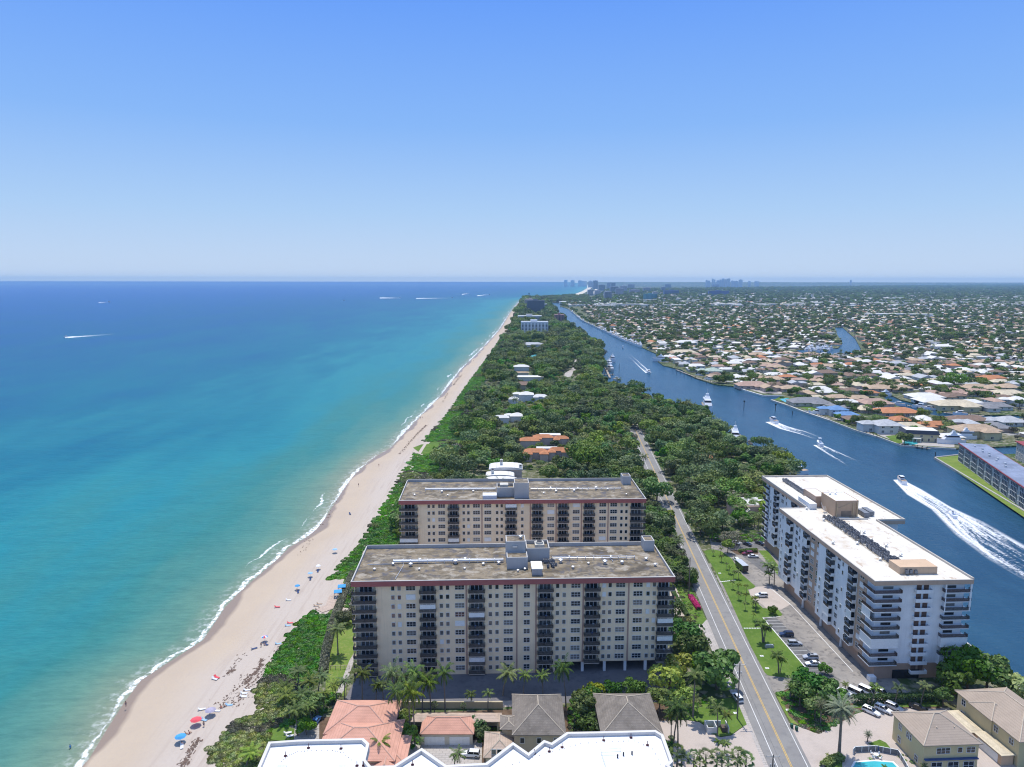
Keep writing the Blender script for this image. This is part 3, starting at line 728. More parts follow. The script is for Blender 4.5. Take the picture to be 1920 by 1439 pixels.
for k in range(NR):
    z = ZF3-FH*(k+1)+.15; rl = RAIL2 if R3.random() < .45 else RAIL
    big_balcony(b3, .1, 8.6, -.15+.2, 1.59, z, 'lf', rl, encl=(k == 6)) if False else None
    o = big_balcony(b3, .15, 8.7, .1, 1.59, z, 'lfr', rl, encl=(k == 6))
    big_balcony(b3, .15, 1.59, 1.6, 6.5, z, 'l', rl, encl=(k in (3, 6)))
    MB().box(3.6, 6.6, 1.5, 1.595, z+.9, z+1.7).build('window', GLASS, b3) if k not in (6,) else None
    rl = RAIL2 if R3.random() < .35 else RAIL
    o = big_balcony(b3, 21.6, 29.85, .1, 1.59, z, 'lfr', rl, encl=(k in (6, 8)))
    big_balcony(b3, 28.41, 29.85, 1.6, 8.0, z, 'l', rl)
    if k not in (6, 8): MB().box(23.0, 25.8, 1.5, 1.595, z+.9, z+1.7).build('window', GLASS, b3)
    if k < 3: MB().box(29.3, 29.8, .15, .5, z+.05, z+FH-.2).build('post', WHITE, b3); MB().box(21.7, 22.1, .15, .5, z+.05, z+FH-.2).build('post', WHITE, b3)
# --- left face: balcony bays, white bays, tan strips
def left_face(x, v0, v1, plan, mirror=1):
    for kd, a, b_ in plan:
        if kd == 'T':
            MB().box(x-.10, x-.003, a, b_, ZB3-.2, ZF3-.004).build('tan_panel', TAN, b3)
        if kd in 'TW':
            for k in range(NR):
                z = ZF3-FH*(k+1)+1.0; cl = R3.random() < (.22 if kd == 'T' else .12)
                wd = 2.2
                for cy in ([(a+b_)/2] if b_-a < 7 else [a+2.0, b_-2.2]):
                    o = obj('window', win_mesh(wd, 1.5, 2, closed=cl), b3, (x-(.10 if kd == 'T' else .0)-.004, cy, z), -math.pi/2)
        if kd == 'B':
            m_ = a+(b_-a)*.42
            # white box bay, its narrow side windows facing along the building
            MB().box(x-1.3, x-.003, m_, b_, ZB3-.1, ZF3-.004).build('bay', WHITE, b3)
            for k in range(NR):
                z = ZF3-FH*(k+1)+.15
                o = big_balcony(b3, x-1.35, x-.004, a, m_-.004, z, 'l', RAIL if R3.random() < .7 else RAIL2, encl=R3.random() < .14)
                MB().box(-.05, 0, .3, m_-a-.3, .06, 2.3).build('glass_door', GLASS, o, (1.34, 0, 0))
                # end parapet of the balcony facing the camera
                MB().box(0, 1.3, 0, .08, .05, .95).build('end_panel', WHITE, o, (0, -.085, 0))
                if R3.random() < .75: obj('window', win_mesh(1.5, 1.1, 3), b3, (x-.68, m_-.006, z+1.05)) 
                if R3.random() < .6: obj('window', win_mesh(.8, 1.3, 1), b3, (x-1.304, (m_+b_)/2+.6, z+.9), -math.pi/2)
left_face(1.6, 0, 60, [('T', 6.6, 12), ('B', 12.2, 20.6), ('W', 20.8, 26), ('B', 26.2, 35.4), ('T', 35.6, 44.2), ('B', 44.4, 51.6), ('W', 51.7, 58), ('B', 58.2, 66.6)])
left_face(12.2, 60, 110, [('W', 70, 78), ('B', 78.5, 86), ('W', 86.4, 95), ('B', 96, 103), ('W', 103.3, 109.5)])
for k in range(NR):
    z = ZF3-FH*(k+1)+.15
    big_balcony(b3, 10.8, 12.19, 104, 110.3, z, 'l', RAIL)
for v in (20, 34, 48): MB().box(1.9, 2.5, v, v+.6, LZ, ZB3-.004).build('column', WHITE, b3)
MB().box(.4, 2.4, -.6, 1.19, LZ, LZ+1.6).build('planter', WHITE, b3)
# --- roof
zr = Z3-.5
def b3l(px, py, z=zr): return loc_of(O3, A3, px, py, z)
for (px, py) in ((0, 0),): pass
pA = penthouse(b3, 16.3, 25.2, 57, 68, zr, 6.3, m=stucco('penthouse_tan', (.52, .36, .24)), top=WHITE, sunk=.15)
pB = penthouse(b3, 14.4, 19.5, 68.5, 79, zr, 4.4, m=stucco('penthouse_pink', (.52, .37, .27)), top=WROOF, sunk=.12)
MB().box(18.8, 22.6, 56.9, 56.997, zr+.2, zr+2.3).build('louvre', mat('louvre', (.25, .19, .14), .7), pA)
mb = MB()
for x in (17.0, 23.2, 24.6): mb.cyl(x, 56.75, zr, zr+5.6, .16, n=8)
mb.tube([(17.2, 56.8, zr+3.2), (22.4, 56.8, zr+5.4)], .06, 5); mb.build('pipe', mat('tan_pipe', (.55, .42, .25), .6), pA)
vents(pA, [(18.2, 65, 1.0), (20.5, 65.5, 1.0)], zr+6.16)
MB().box(16.0, 16.2, 56.5, 68.5, zr, zr+.02).build('seam', METAL, pA)
MB().box(11.0, 13.8, 66, 76, zr+.003, zr+2.3).build('stair_box', WHITE, b3)
ladder = MB()
for i in range(7): ladder.box(14.3+i*.05, 15.9, 61+i*.35, 61.2+i*.35, zr+i*.35, zr+i*.35+.08)
ladder.tube([(14.4, 60.8, zr+1), (14.4, 64, zr+3.4)], .05, 4); ladder.build('stair', METAL, b3)
p0 = b3l(1668, 1075); p1 = b3l(1763, 1076)
penthouse(b3, p0[0]+3.2, p1[0]-.2, p0[1]+.1, p0[1]+6.0, zr, 2.4, m=stucco('penthouse_tan2', (.60, .43, .29)), top=WROOF, sunk=.1)
# rows of condensers on stands along the spine: the nearest hundred are parts of their own
spots = []
for i in range(64):
    v = 4.6+i*1.35
    for j in (0, 1, 2): spots.append((11.9+j*1.5+R3.uniform(-.2, .2), v+R3.uniform(-.25, .25)))
spots = [(u-.0, v) for u, v in spots if v < 56 and R3.random() < .93]
for i in range(26):
    v = 80+i*1.0
    for j in (0, 1): spots.append((17.3+j*1.2+R3.uniform(-.15, .15), v))
for i in range(10): spots.append((22.6, 72+i*1.35))
for i, (u, v) in enumerate(spots[:96]): obj('condenser', ac_mesh(), b3, (u, v, zr+.15), R3.uniform(-.1, .1), (1, 1, R3.uniform(.9, 1.15)))
rest = MB()
for u, v in spots[96:]:
    rest.box(u-.42, u+.42, v-.42, v+.42, zr+.3, zr+1.2, 0); rest.cyl(u, v, zr+1.2, zr+1.27, .34, n=8, mi=1)
tag(rest.build('condenser', [ACM, ACF], b3), kind='stuff')
mb = MB(); mb.box(11.2, 11.32, 4, 56, zr+.25, zr+.37); mb.box(15.4, 15.52, 4, 56, zr+.25, zr+.37)
for i in range(24): mb.box(11.7, 14.8, 4+i*2.2, 4.1+i*2.2, zr, zr+.2)
for i in range(7): mb.box(15.1, 15.2, 6+i*7.6, 6.1+i*7.6, zr, zr+2.3); mb.box(11.4, 11.5, 9+i*7.6, 9.1+i*7.6, zr, zr+2.0)
mb.build('equipment_stand', mat('rusty_stand', (.42, .34, .24), .7), b3)
for i in (0, 1): MB().box(27+i*2.6, 29+i*2.6, 55.5+i*1.5, 61+i*1.5, zr+.3, zr+1.9).build('chiller', ACM, b3)
MB().box(15, 27.5, 53.8, 54.1, zr, zr+.45).build('seam_wall', PARA, b3)
vents(b3, [(*b3l(x, y), 1.1) for x, y in ((1545, 974), (1562, 1017), (1608, 1018), (1620, 997), (1651, 1048), (1689, 1040), (1662, 1022), (1475, 898), (1501, 914), (1513, 953))], zr)
# ================================================================ white roof of the tower under the camera
zt = 28.0
WR = [(470, 1470), (505, 1389), (560, 1385), (683, 1382), (694, 1392), (687, 1422), (697, 1434), (740, 1433), (792, 1400), (838, 1432), (912, 1428), (963, 1389), (992, 1409), (1021, 1385), (1035, 1390), (1064, 1370),
      (1120, 1369), (1230, 1366), (1245, 1375), (1263, 1425), (1256, 1432), (1272, 1446), (1280, 1520), (440, 1520)]
WRP = [G(x, y, zt) for x, y in WR]
t = thing('tower_roof', 'bright white flat roof with zigzag parapet at the bottom of the view', 'building', (0, 0, 0))
ccw = sum(WRP[i][0]*WRP[(i+1) % len(WRP)][1]-WRP[(i+1) % len(WRP)][0]*WRP[i][1] for i in range(len(WRP))) > 0
if not ccw: WRP = WRP[::-1]
MB().prism(inset(WRP, .8), LZ-1, zt-1.3).build('wall', WHITE, t)
m, nt, b, out = nodes('clean_white_roof'); p = wpos(nt); n1 = noise(nt, p, .25, 4); n2 = noise(nt, p, 2.5, 3)
c = mix(nt, rng(nt, n1, .4, .7), (.72, .73, .74), mix(nt, n2, (.64, .65, .66), (.70, .70, .70)))
sp_ = N(nt, 'ShaderNodeSeparateXYZ'); nt.links.new(p, sp_.inputs[0]); ln_ = mth(nt, 'LESS_THAN', mth(nt, 'FRACT', mth(nt, 'DIVIDE', sp_.outputs['X'], 3.1)), .035); ln2 = mth(nt, 'LESS_THAN', mth(nt, 'FRACT', mth(nt, 'DIVIDE', sp_.outputs['Y'], 11.0)), .01)
c = mix(nt, mth(nt, 'MULTIPLY', mth(nt, 'MAXIMUM', ln_, ln2), .22), c, (.35, .34, .31))
nt.links.new(c, b.inputs['Base Color']); b.inputs['Roughness'].default_value = .55
MB().prism(inset(WRP, .3), zt-1.296, zt-.75).build('roof_deck', m, t)
Q = inset(WRP, .62); n = len(WRP); mb = MB()
for i in range(n):
    j = (i+1) % n; a, b_, c_, d_ = WRP[i], WRP[j], Q[j], Q[i]
    mb.add([(*a, zt-1.8), (*b_, zt-1.8), (*c_, zt-.8), (*d_, zt-.8), (*a, zt), (*b_, zt), (*c_, zt), (*d_, zt)], [(4, 5, 6, 7), (0, 1, 5, 4), (2, 3, 7, 6)])
mb.build('parapet', stucco('beige_parapet', (.64, .61, .57), .03), t)
def anchor_mesh():
    mb = MB(); mb.box(-.28, .28, -.28, .28, 0, .10); mb.cyl(0, 0, .1, 1.0, .07, n=6); mb.box(-.32, .32, -.07, .07, .1, .2); return mb.mesh('davit_base', mat('maroon_steel', (.10, .035, .04), .6))
am = anchor_mesh()
for x, y in ((537, 1416), (580, 1401), (641, 1402), (671, 1434), (683, 1434), (775, 1432), (1003, 1411), (1031, 1407), (1055, 1399), (1133, 1386), (1184, 1381), (1215, 1395)):
    obj('davit_base', am, t, (*G(x, y, zt-.75), zt-.75))
mb = MB(); q0 = [(530, 1426), (545, 1414), (560, 1408), (585, 1406), (625, 1406), (645, 1410), (665, 1428)]; q1 = [(950, 1436), (1000, 1418), (1050, 1404), (1090, 1392), (1150, 1388), (1190, 1387), (1225, 1402), (1245, 1440)]
for q in (q0, q1):
    for (a, c_), (b_, d_) in zip(q[:-1], q[1:]):
        for k in range(4):
            x, y = G(a+(b_-a)*k/4, c_+(d_-c_)*k/4, zt-.75); mb.box(x-.06, x+.06, y-.06, y+.06, zt-.75, zt-.6)
mb.build('roof_stud', mat('grey_stud', (.30, .30, .32), .6), t)
mb = MB()
for (a, b_), (c_, d_) in (((1127, 1407), (1165, 1405)), ((1127, 1407), (1138, 1442)), ((1165, 1405), (1165, 1412)), ((1128, 1413), (1165, 1412))):
    mb.tube([(*G(a, b_, zt-.75), zt-.2), (*G(c_, d_, zt-.75), zt-.2)], .035, 4)
mb.build('pipe_rail', METAL, t)
for x, y in ((1159, 1418), (1186, 1412), (1170, 1414)): MB().cyl(0, 0, 0, .7, .16, n=8).build('roof_pipe', mat('black_pipe', (.04, .04, .05), .6), t, (*G(x, y, zt-.75), zt-.75))
for i, x in enumerate((540, 655)): MB().box(-.9, .9, -.5, .5, 0, .5).build('roof_hatch', METAL, t, (*G(x-10, 1440, zt-.75), zt-.75))
# ================================================================ ground surfaces of the near site (a few cm apart)
def asphalt(name, a, b_, c_, lines=False):
    m, nt, b, out = nodes(name); p = wpos(nt)
    n1 = noise(nt, p, .12, 5, .65); n2 = noise(nt, p, .6, 4, .6); n3 = noise(nt, p, 4, 2)
    c = mix(nt, rng(nt, n1, .38, .62), a, b_); c = mix(nt, mth(nt, 'MULTIPLY', rng(nt, n2, .52, .66), .7), c, c_)
    c = mix(nt, mth(nt, 'MULTIPLY', n3, .18), c, (.02, .02, .02))
    nt.links.new(c, b.inputs['Base Color']); b.inputs['Roughness'].default_value = .9; b.inputs['Specular IOR Level'].default_value = .15
    return m
M_ROAD = asphalt('road_asphalt', (.235, .225, .215), (.265, .255, .24), (.20, .195, .19))
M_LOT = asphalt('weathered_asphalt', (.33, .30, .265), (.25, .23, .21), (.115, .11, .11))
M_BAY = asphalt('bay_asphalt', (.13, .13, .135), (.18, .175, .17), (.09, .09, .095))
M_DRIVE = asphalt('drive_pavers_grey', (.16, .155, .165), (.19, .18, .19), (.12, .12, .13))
def pavers(name, c1, c2, sc=1.2):
    m, nt, b, out = nodes(name); p = wpos(nt)
    br = N(nt, 'ShaderNodeTexBrick'); br.inputs['Scale'].default_value = sc; br.inputs['Color1'].default_value = (*c1, 1); br.inputs['Color2'].default_value = (*c2, 1)
    br.inputs['Mortar'].default_value = tuple(x*.7 for x in c1)+(1,); br.inputs['Mortar Size'].default_value = .03
    nt.links.new(p, br.inputs['Vector']); n1 = noise(nt, p, .2, 5, .65)
    c = mix(nt, mth(nt, 'MULTIPLY', rng(nt, n1, .5, .7), .45), br.outputs['Color'], tuple(x*.62 for x in c1))
    nt.links.new(c, b.inputs['Base Color']); b.inputs['Roughness'].default_value = .9; return m
M_PAV = pavers('pink_pavers', (.50, .425, .37), (.46, .39, .335)); M_SHO = pavers('shoulder_concrete', (.43, .39, .35), (.41, .37, .335), .3)
def grass(name, a, b_, c_):
    m, nt, b, out = nodes(name); p = wpos(nt)
    n1 = noise(nt, p, .16, 5, .6); n2 = noise(nt, p, 1.2, 4, .65); n3 = noise(nt, p, .5, 2, .5, stretch=(.2, 2, 1))
    c = mix(nt, rng(nt, n1, .38, .62), a, b_); c = mix(nt, mth(nt, 'MULTIPLY', rng(nt, n2, .52, .7), .6), c, c_)
    c = mix(nt, mth(nt, 'MULTIPLY', rng(nt, n3, .5, .7), .2), c, b_)
    nt.links.new(c, b.inputs['Base Color']); b.inputs['Roughness'].default_value = .95; b.inputs['Specular IOR Level'].default_value = .08; return m
M_LAWN = grass('mown_grass', (.115, .185, .035), (.08, .145, .025), (.18, .22, .065)); M_DRY = grass('sun_bleached_grass', (.17, .23, .05), (.12, .19, .035), (.33, .29, .12))
M_MULCH = mat('mulch', (.13, .085, .055), .95, .4, .8, world=True); M_DUNE = grass('dune_cover', (.055, .13, .018), (.09, .15, .03), (.20, .18, .08))
def ground(name, pts, m, dz, label=None, hole=None):
    return sheet(name, [[L(*p) for p in pts]], LZ+dz, m, label=label)
# road: asphalt, edge lines, double yellow centre line
RC = [(47.6, -130), (69.3, 160.7), (81.5, 325.2), (96.0, 513.9), (110, 700), (130, 940)]
def rx(y): return interp(RC, y)
def strip(a, b_, y0, y1, n=14): 
    ysr = [y0+(y1-y0)*i/n for i in range(n+1)]
    return [(rx(y)+b_, y) for y in ysr], [(rx(y)+a, y) for y in ysr]
def ribbon(name, a, b_, y0, y1, z, m, kind='structure'):
    r, l = strip(a, b_, y0, y1); mb = MB(); n = len(r)
    mb.add([(x, y, z) for x, y in l]+[(x, y, z) for x, y in r], [(i, n+i, n+i+1, i+1) for i in range(n-1)])
    return tag(mb.build(name, m), kind=kind)
ribbon('road', -5.6, 4.9, 90, 600, LZ+.16, M_ROAD)
M_YEL = mat('yellow_paint', (.62, .40, .10), .7, .2, 1.5, world=True); M_WHT = mat('road_white_paint', (.70, .69, .66), .7, .2, 1.5, world=True)
road_marks = []
for a, b_, m_, nm in ((-.24, -.09, M_YEL, 'centre_line'), (.09, .24, M_YEL, 'centre_line'), (-3.55, -3.38, M_WHT, 'edge_line'), (3.9, 4.07, M_WHT, 'edge_line')):
    ribbon(nm, a, b_, 90, 595, LZ+.19, m_)
ribbon('tar_seam', -2.3, -2.22, 90, 215, LZ+.178, mat('tar', (.12, .12, .12), .8))
# --- left of the road
ground('shoulder', [(1310, 1160), (1327, 1160), (1352, 1215), (1386, 1290), (1406, 1345), (1450, 1445), (1400, 1445), (1404, 1400), (1385, 1330), (1350, 1250)], M_SHO, .08)
ground('driveway', [(1200, 1352), (1257, 1349), (1285, 1348), (1312, 1352), (1326, 1361), (1335, 1374), (1352, 1380), (1372, 1377), (1388, 1365), (1402, 1357), (1440, 1450), (1250, 1450), (1240, 1400)], M_PAV, .10)
ground('lawn', [(1250, 1330), (1260, 1348), (1285, 1347), (1312, 1351), (1326, 1360), (1335, 1374), (1352, 1379), (1372, 1376), (1388, 1364), (1401, 1356), (1388, 1325), (1375, 1306), (1340, 1310), (1300, 1325)], M_LAWN, .13)
ground('lawn', [(1231, 1028), (1262, 1028), (1288, 1075), (1258, 1075)], M_DRY, .09)
ground('lawn', [(1262, 1085), (1292, 1090), (1325, 1160), (1318, 1168), (1296, 1170), (1285, 1140)], M_LAWN, .10)
ground('path', [(1238, 1076), (1290, 1076), (1294, 1086), (1240, 1086)], M_PAV, .09)
ground('parking_forecourt', [(1245, 1098), (1278, 1100), (1288, 1158), (1252, 1158)], M_PAV, .085)
ground('parking_forecourt', [(1255, 1168), (1296, 1168), (1316, 1166), (1322, 1178), (1262, 1186)], M_PAV, .087)
c_, s_ = math.cos(A1), math.sin(A1)
def W1(u, v): return (O1[0]+u*c_-v*s_, O1[1]+u*s_+v*c_)
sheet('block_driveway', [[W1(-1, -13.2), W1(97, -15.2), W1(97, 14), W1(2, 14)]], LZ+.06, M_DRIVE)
sheet('block_driveway_kerb', [[W1(2, -15.8), W1(52, -15.8), W1(52, -12.9), W1(2, -12.9)]], LZ+.09, M_PAV)
sheet('court', [[W1(4, 28), W1(96, 28), W1(104, 77), W1(0, 77)]], LZ+.06, M_SHO)
ground('lawn', [(612, 1258), (617, 1210), (624, 1185), (636, 1168), (664, 1160), (664, 1240), (655, 1262), (648, 1305), (612, 1300)], M_DRY, .10)
ground('lawn', [(629, 1160), (632, 1128), (662, 1120), (664, 1160)], M_LAWN, .105)
ground('path', [(656, 1238), (664, 1225), (664, 1240), (648, 1290), (637, 1308), (627, 1308), (640, 1280)], M_SHO, .13)
ground('patio', [(632, 1142), (640, 1120), (664, 1110), (664, 1135), (650, 1150)], M_PAV, .125)
ground('lawn', [(507, 1385), (512, 1368), (522, 1362), (540, 1361), (555, 1366), (556, 1392)], M_LAWN, .10)
ground('patio', [(555, 1350), (600, 1350), (600, 1396), (552, 1396)], M_SHO, .12)
ground('forecourt', [(770, 1392), (780, 1386), (905, 1386), (905, 1440), (770, 1440)], M_SHO, .10)
ground('garden_soil', [(560, 1345), (1255, 1315), (1262, 1350), (1262, 1440), (560, 1440)], M_MULCH, .05)
# --- right of the road
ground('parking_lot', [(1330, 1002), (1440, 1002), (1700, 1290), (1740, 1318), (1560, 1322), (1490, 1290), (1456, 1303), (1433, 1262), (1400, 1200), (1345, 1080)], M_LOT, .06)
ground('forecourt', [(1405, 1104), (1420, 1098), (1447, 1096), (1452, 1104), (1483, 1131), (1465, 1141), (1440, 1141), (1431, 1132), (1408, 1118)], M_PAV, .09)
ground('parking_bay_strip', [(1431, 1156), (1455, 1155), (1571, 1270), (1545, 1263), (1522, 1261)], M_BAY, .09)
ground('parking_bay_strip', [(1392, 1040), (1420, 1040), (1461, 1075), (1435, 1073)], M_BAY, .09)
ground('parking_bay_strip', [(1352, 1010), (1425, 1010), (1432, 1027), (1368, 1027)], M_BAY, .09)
LWN = [(1320, 1031), (1336, 1028), (1352, 1031), (1372, 1045), (1392, 1075), (1417, 1097), (1413, 1101), (1403, 1103), (1409, 1118), (1431, 1138), (1460, 1141), (1468, 1150), (1463, 1154), (1431, 1156), (1521, 1261), (1541, 1262), (1537, 1271), (1493, 1271), (1440, 1264), (1434, 1258), (1407, 1207), (1358, 1098)]
ground('lawn', LWN, M_LAWN, .12)
ground('lawn', [(1422, 1030), (1440, 1030), (1475, 1080), (1462, 1080)], M_LAWN, .12)
ground('hedge_bed', [(1370, 1030), (1422, 1026), (1422, 1036), (1384, 1038)], M_MULCH, .125)
ground('planting_bed', [(1457, 1299), (1478, 1289), (1500, 1289), (1560, 1312), (1640, 1320), (1760, 1318), (1765, 1326), (1640, 1326), (1604, 1330), (1600, 1342), (1575, 1352), (1536, 1374), (1484, 1353), (1462, 1308)], M_MULCH, .10)
ground('verge', [(1455, 1300), (1462, 1294), (1480, 1340), (1500, 1358), (1484, 1353), (1470, 1330)], M_DRY, .12)
ground('lawn', [(1600, 1318), (1765, 1314), (1768, 1322), (1600, 1325)], M_LAWN, .125)
ground('paved_court', [(1480, 1353), (1536, 1374), (1575, 1352), (1600, 1338), (1640, 1325), (1780, 1325), (1830, 1400), (1860, 1480), (1522, 1480), (1502, 1400)], M_PAV, .08)
ground('lawn', [(1628, 1392), (1650, 1384), (1662, 1390), (1672, 1402), (1650, 1400)], M_LAWN, .11)
ground('lawn', [(1534, 1480), (1546, 1436), (1560, 1420), (1580, 1418), (1580, 1480)], M_LAWN, .11)
ground('driveway', [(1830, 1395), (1850, 1392), (1915, 1440), (1915, 1480), (1850, 1480)], M_PAV, .10)
# seawall and its lawn
SWP = [(145.5, 120), (149.5, 197.3), (148.4, 222), (150.5, 270)]
sheet('lawn', [[(128, 205), (148.9, 197.3), (147.7, 222), (149, 262), (133, 262)]], LZ+.10, M_LAWN)
sw = [(148.2, 120), (151.4, 197.3), (151.4, 222), (154, 270), (158.6, 326)]
mb = MB(); n = len(sw)
mb.add([(x-2.3, y, LZ+.14) for x, y in sw]+[(x+.25, y, LZ+.14) for x, y in sw]+[(x+.25, y, -1) for x, y in sw], [(i, n+i, n+i+1, i+1) for i in range(n-1)]+[(n+i, 2*n+i, 2*n+i+1, n+i+1) for i in range(n-1)])
tag(mb.build('seawall', CONC), 'pale concrete seawall walk beside the white tower and the waterway', 'seawall')
pw = PEN; mb = MB(); a, b_ = Vector(PEN[0]), Vector(PEN[-1]); 
def wall_along(name, pts, label, w_=.9, z=LZ+.35, m_=None, z0=-1.0):
    mb = MB()
    for p, q in zip(pts[:-1], pts[1:]):
        l = math.hypot(q[0]-p[0], q[1]-p[1]); mb.cbox((p[0]+q[0])/2, (p[1]+q[1])/2, l+w_*.8, w_, z0, z, math.atan2(q[1]-p[1], q[0]-p[0]))
    return tag(mb.build(name, m_ or CONC), label, 'seawall' if 'sea' in name else 'wall')
wall_along('seawall', [PEN[1], PEN[0], PEN[-1]], 'concrete seawall round the lawn of the low apartments across the water', 1.0)
PIL = MB()
for i in range(70):
    t_ = i/70; x, y = PEN[0][0]+(PEN[-1][0]-PEN[0][0])*t_-.9, PEN[0][1]+(PEN[-1][1]-PEN[0][1])*t_-.3
    PIL.cyl(x, y, -1, LZ+.2, .22, n=5)
sheet('lawn', [[(PEN[0][0]+1, PEN[0][1]-.5), (PEN[1][0]+2, PEN[1][1]-1), (PEN[1][0]+14, PEN[1][1]-14), (300, 320), (253, 200), (228, 205)]], LZ+.05, M_DRY)
wall_along('seawall', [L(1792, 838.5), L(1717, 834.5), L(1691, 832.5), L(1650, 817.5), L(1605, 804.5), L(1556, 785.5)], 'pale seawall below the big canal houses', .8, m_=mat('pale_cap', (.55, .53, .48), .8))
wall_along('seawall', [L(1556, 785.5), L(1511, 770.5), L(1480, 758.5), L(1447, 747.5)], 'pale seawall along the garden of the slate-roofed house', 1.6, m_=mat('pale_cap', (.55, .53, .48), .8))
wall_along('seawall', [L(1468, 739.6), L(1431, 739.6), L(1400, 730.6), L(1378, 722.6)], 'curved white seawall round the terrace of the gabled tan house', 1.6, LZ+.6, m_=mat('white_cap', (.68, .66, .62), .8))
ground('terrace', [(1383, 722), (1400, 726), (1430, 735), (1466, 736), (1466, 730), (1410, 716), (1390, 712)], M_SHO, .08)
ground('terrace', [(1452, 747), (1480, 752), (1500, 760), (1520, 768), (1540, 764), (1500, 745), (1462, 742)], M_LAWN, .08)
ground('lawn', [(1660, 815), (1690, 812), (1692, 828), (1680, 828)], M_LAWN, .08)
ground('terrace', [(1560, 783), (1590, 779), (1625, 798), (1650, 814), (1690, 829), (1718, 832), (1790, 836), (1790, 828), (1720, 824), (1660, 802), (1610, 792)], M_SHO, .06)
ground('far_lane', [(1061, 706), (1055, 700), (1072, 690), (1078, 672), (1090, 668), (1092, 674), (1082, 690), (1074, 698), (1071, 704)], M_SHO, .10)
ground('lawn', [(775, 838), (790, 832), (866, 826), (903, 824), (905, 832), (860, 840), (790, 850)], M_LAWN, .08)
ground('dune_grass', [(870, 722), (900, 722), (945, 724), (945, 733), (880, 735)], M_DUNE, .08)
# dune vegetation band between beach and gardens
dv_ = [(x, y) for x, y in VG if 100 <= y <= 1500]
def dune_w(y): return 12 if y < 260 else 20 if y < 420 else 28 if y < 700 else 16
sheet('dune_cover', [[(x, y) for x, y in dv_]+[(x+dune_w(y), y) for x, y in dv_[::-1]]], LZ+.04, M_DUNE)
# ================================================================ vegetation prototypes
def leafmat(name, c1, c2, c3, trans=.22, osc=.35):
    m = bpy.data.materials.new(name); m.use_nodes = True; nt = m.node_tree; nt.nodes.clear()
    out = nt.nodes.new('ShaderNodeOutputMaterial'); d = nt.nodes.new('ShaderNodeBsdfPrincipled'); t = nt.nodes.new('ShaderNodeBsdfTranslucent'); mx = nt.nodes.new('ShaderNodeMixShader')
    oi = N(nt, 'ShaderNodeObjectInfo'); p = wpos(nt)
    n1 = noise(nt, p, osc, 3, .6); n2 = noise(nt, p, 3.1, 2)
    c = mix(nt, rng(nt, n1, .38, .62), c1, c2); c = mix(nt, mth(nt, 'MULTIPLY', rng(nt, n2, .5, .7), .5), c, c3); n4 = noise(nt, p, .022, 3, .6); c = mix(nt, mth(nt, 'MULTIPLY', rng(nt, n4, .55, .42), .55), c, mix(nt, 1.0, c, (.45, .55, .5), 'MULTIPLY'))
    hs = N(nt, 'ShaderNodeHueSaturation'); nt.links.new(c, hs.inputs['Color'])
    nt.links.new(mth(nt, 'ADD', mth(nt, 'MULTIPLY', oi.outputs['Random'], .055), .472), hs.inputs['Hue'])
    r2 = mth(nt, 'FRACT', mth(nt, 'MULTIPLY', oi.outputs['Random'], 7.31)); r3 = mth(nt, 'FRACT', mth(nt, 'MULTIPLY', oi.outputs['Random'], 17.7))
    nt.links.new(mth(nt, 'ADD', mth(nt, 'MULTIPLY', r2, .95), .62), hs.inputs['Value']); nt.links.new(mth(nt, 'ADD', mth(nt, 'MULTIPLY', r3, .45), .78), hs.inputs['Saturation'])
    nt.links.new(hs.outputs[0], d.inputs['Base Color']); nt.links.new(hs.outputs[0], t.inputs['Color']); d.inputs['Roughness'].default_value = .55; d.inputs['Specular IOR Level'].default_value = .25
    mx.inputs[0].default_value = trans; nt.links.new(d.outputs[0], mx.inputs[1]); nt.links.new(t.outputs[0], mx.inputs[2]); nt.links.new(mx.outputs[0], out.inputs[0]); return m
LF = leafmat('tree_leaves', (.098, .165, .040), (.175, .225, .058), (.27, .29, .10))
LG = leafmat('grape_leaves', (.075, .175, .026), (.12, .23, .04), (.20, .30, .07))
LY = leafmat('yellow_green_leaves', (.20, .26, .045), (.28, .31, .065), (.36, .36, .10))
LB = leafmat('bare_grey_scrub', (.14, .135, .085), (.20, .18, .13), (.12, .17, .05))
LP = leafmat('palm_fronds', (.075, .13, .028), (.16, .21, .05), (.34, .32, .11), .15, .9)
LD = leafmat('date_palm_fronds', (.13, .16, .085), (.20, .22, .12), (.30, .28, .16), .12, .9)
LS = leafmat('fan_palm_leaves', (.06, .11, .025), (.12, .17, .045), (.22, .22, .08), .15, .9)
BARK = mat('bark', (.16, .125, .095), .95, .35, 2); PBARK = mat('palm_bark', (.20, .17, .14), .95, .3, 3)
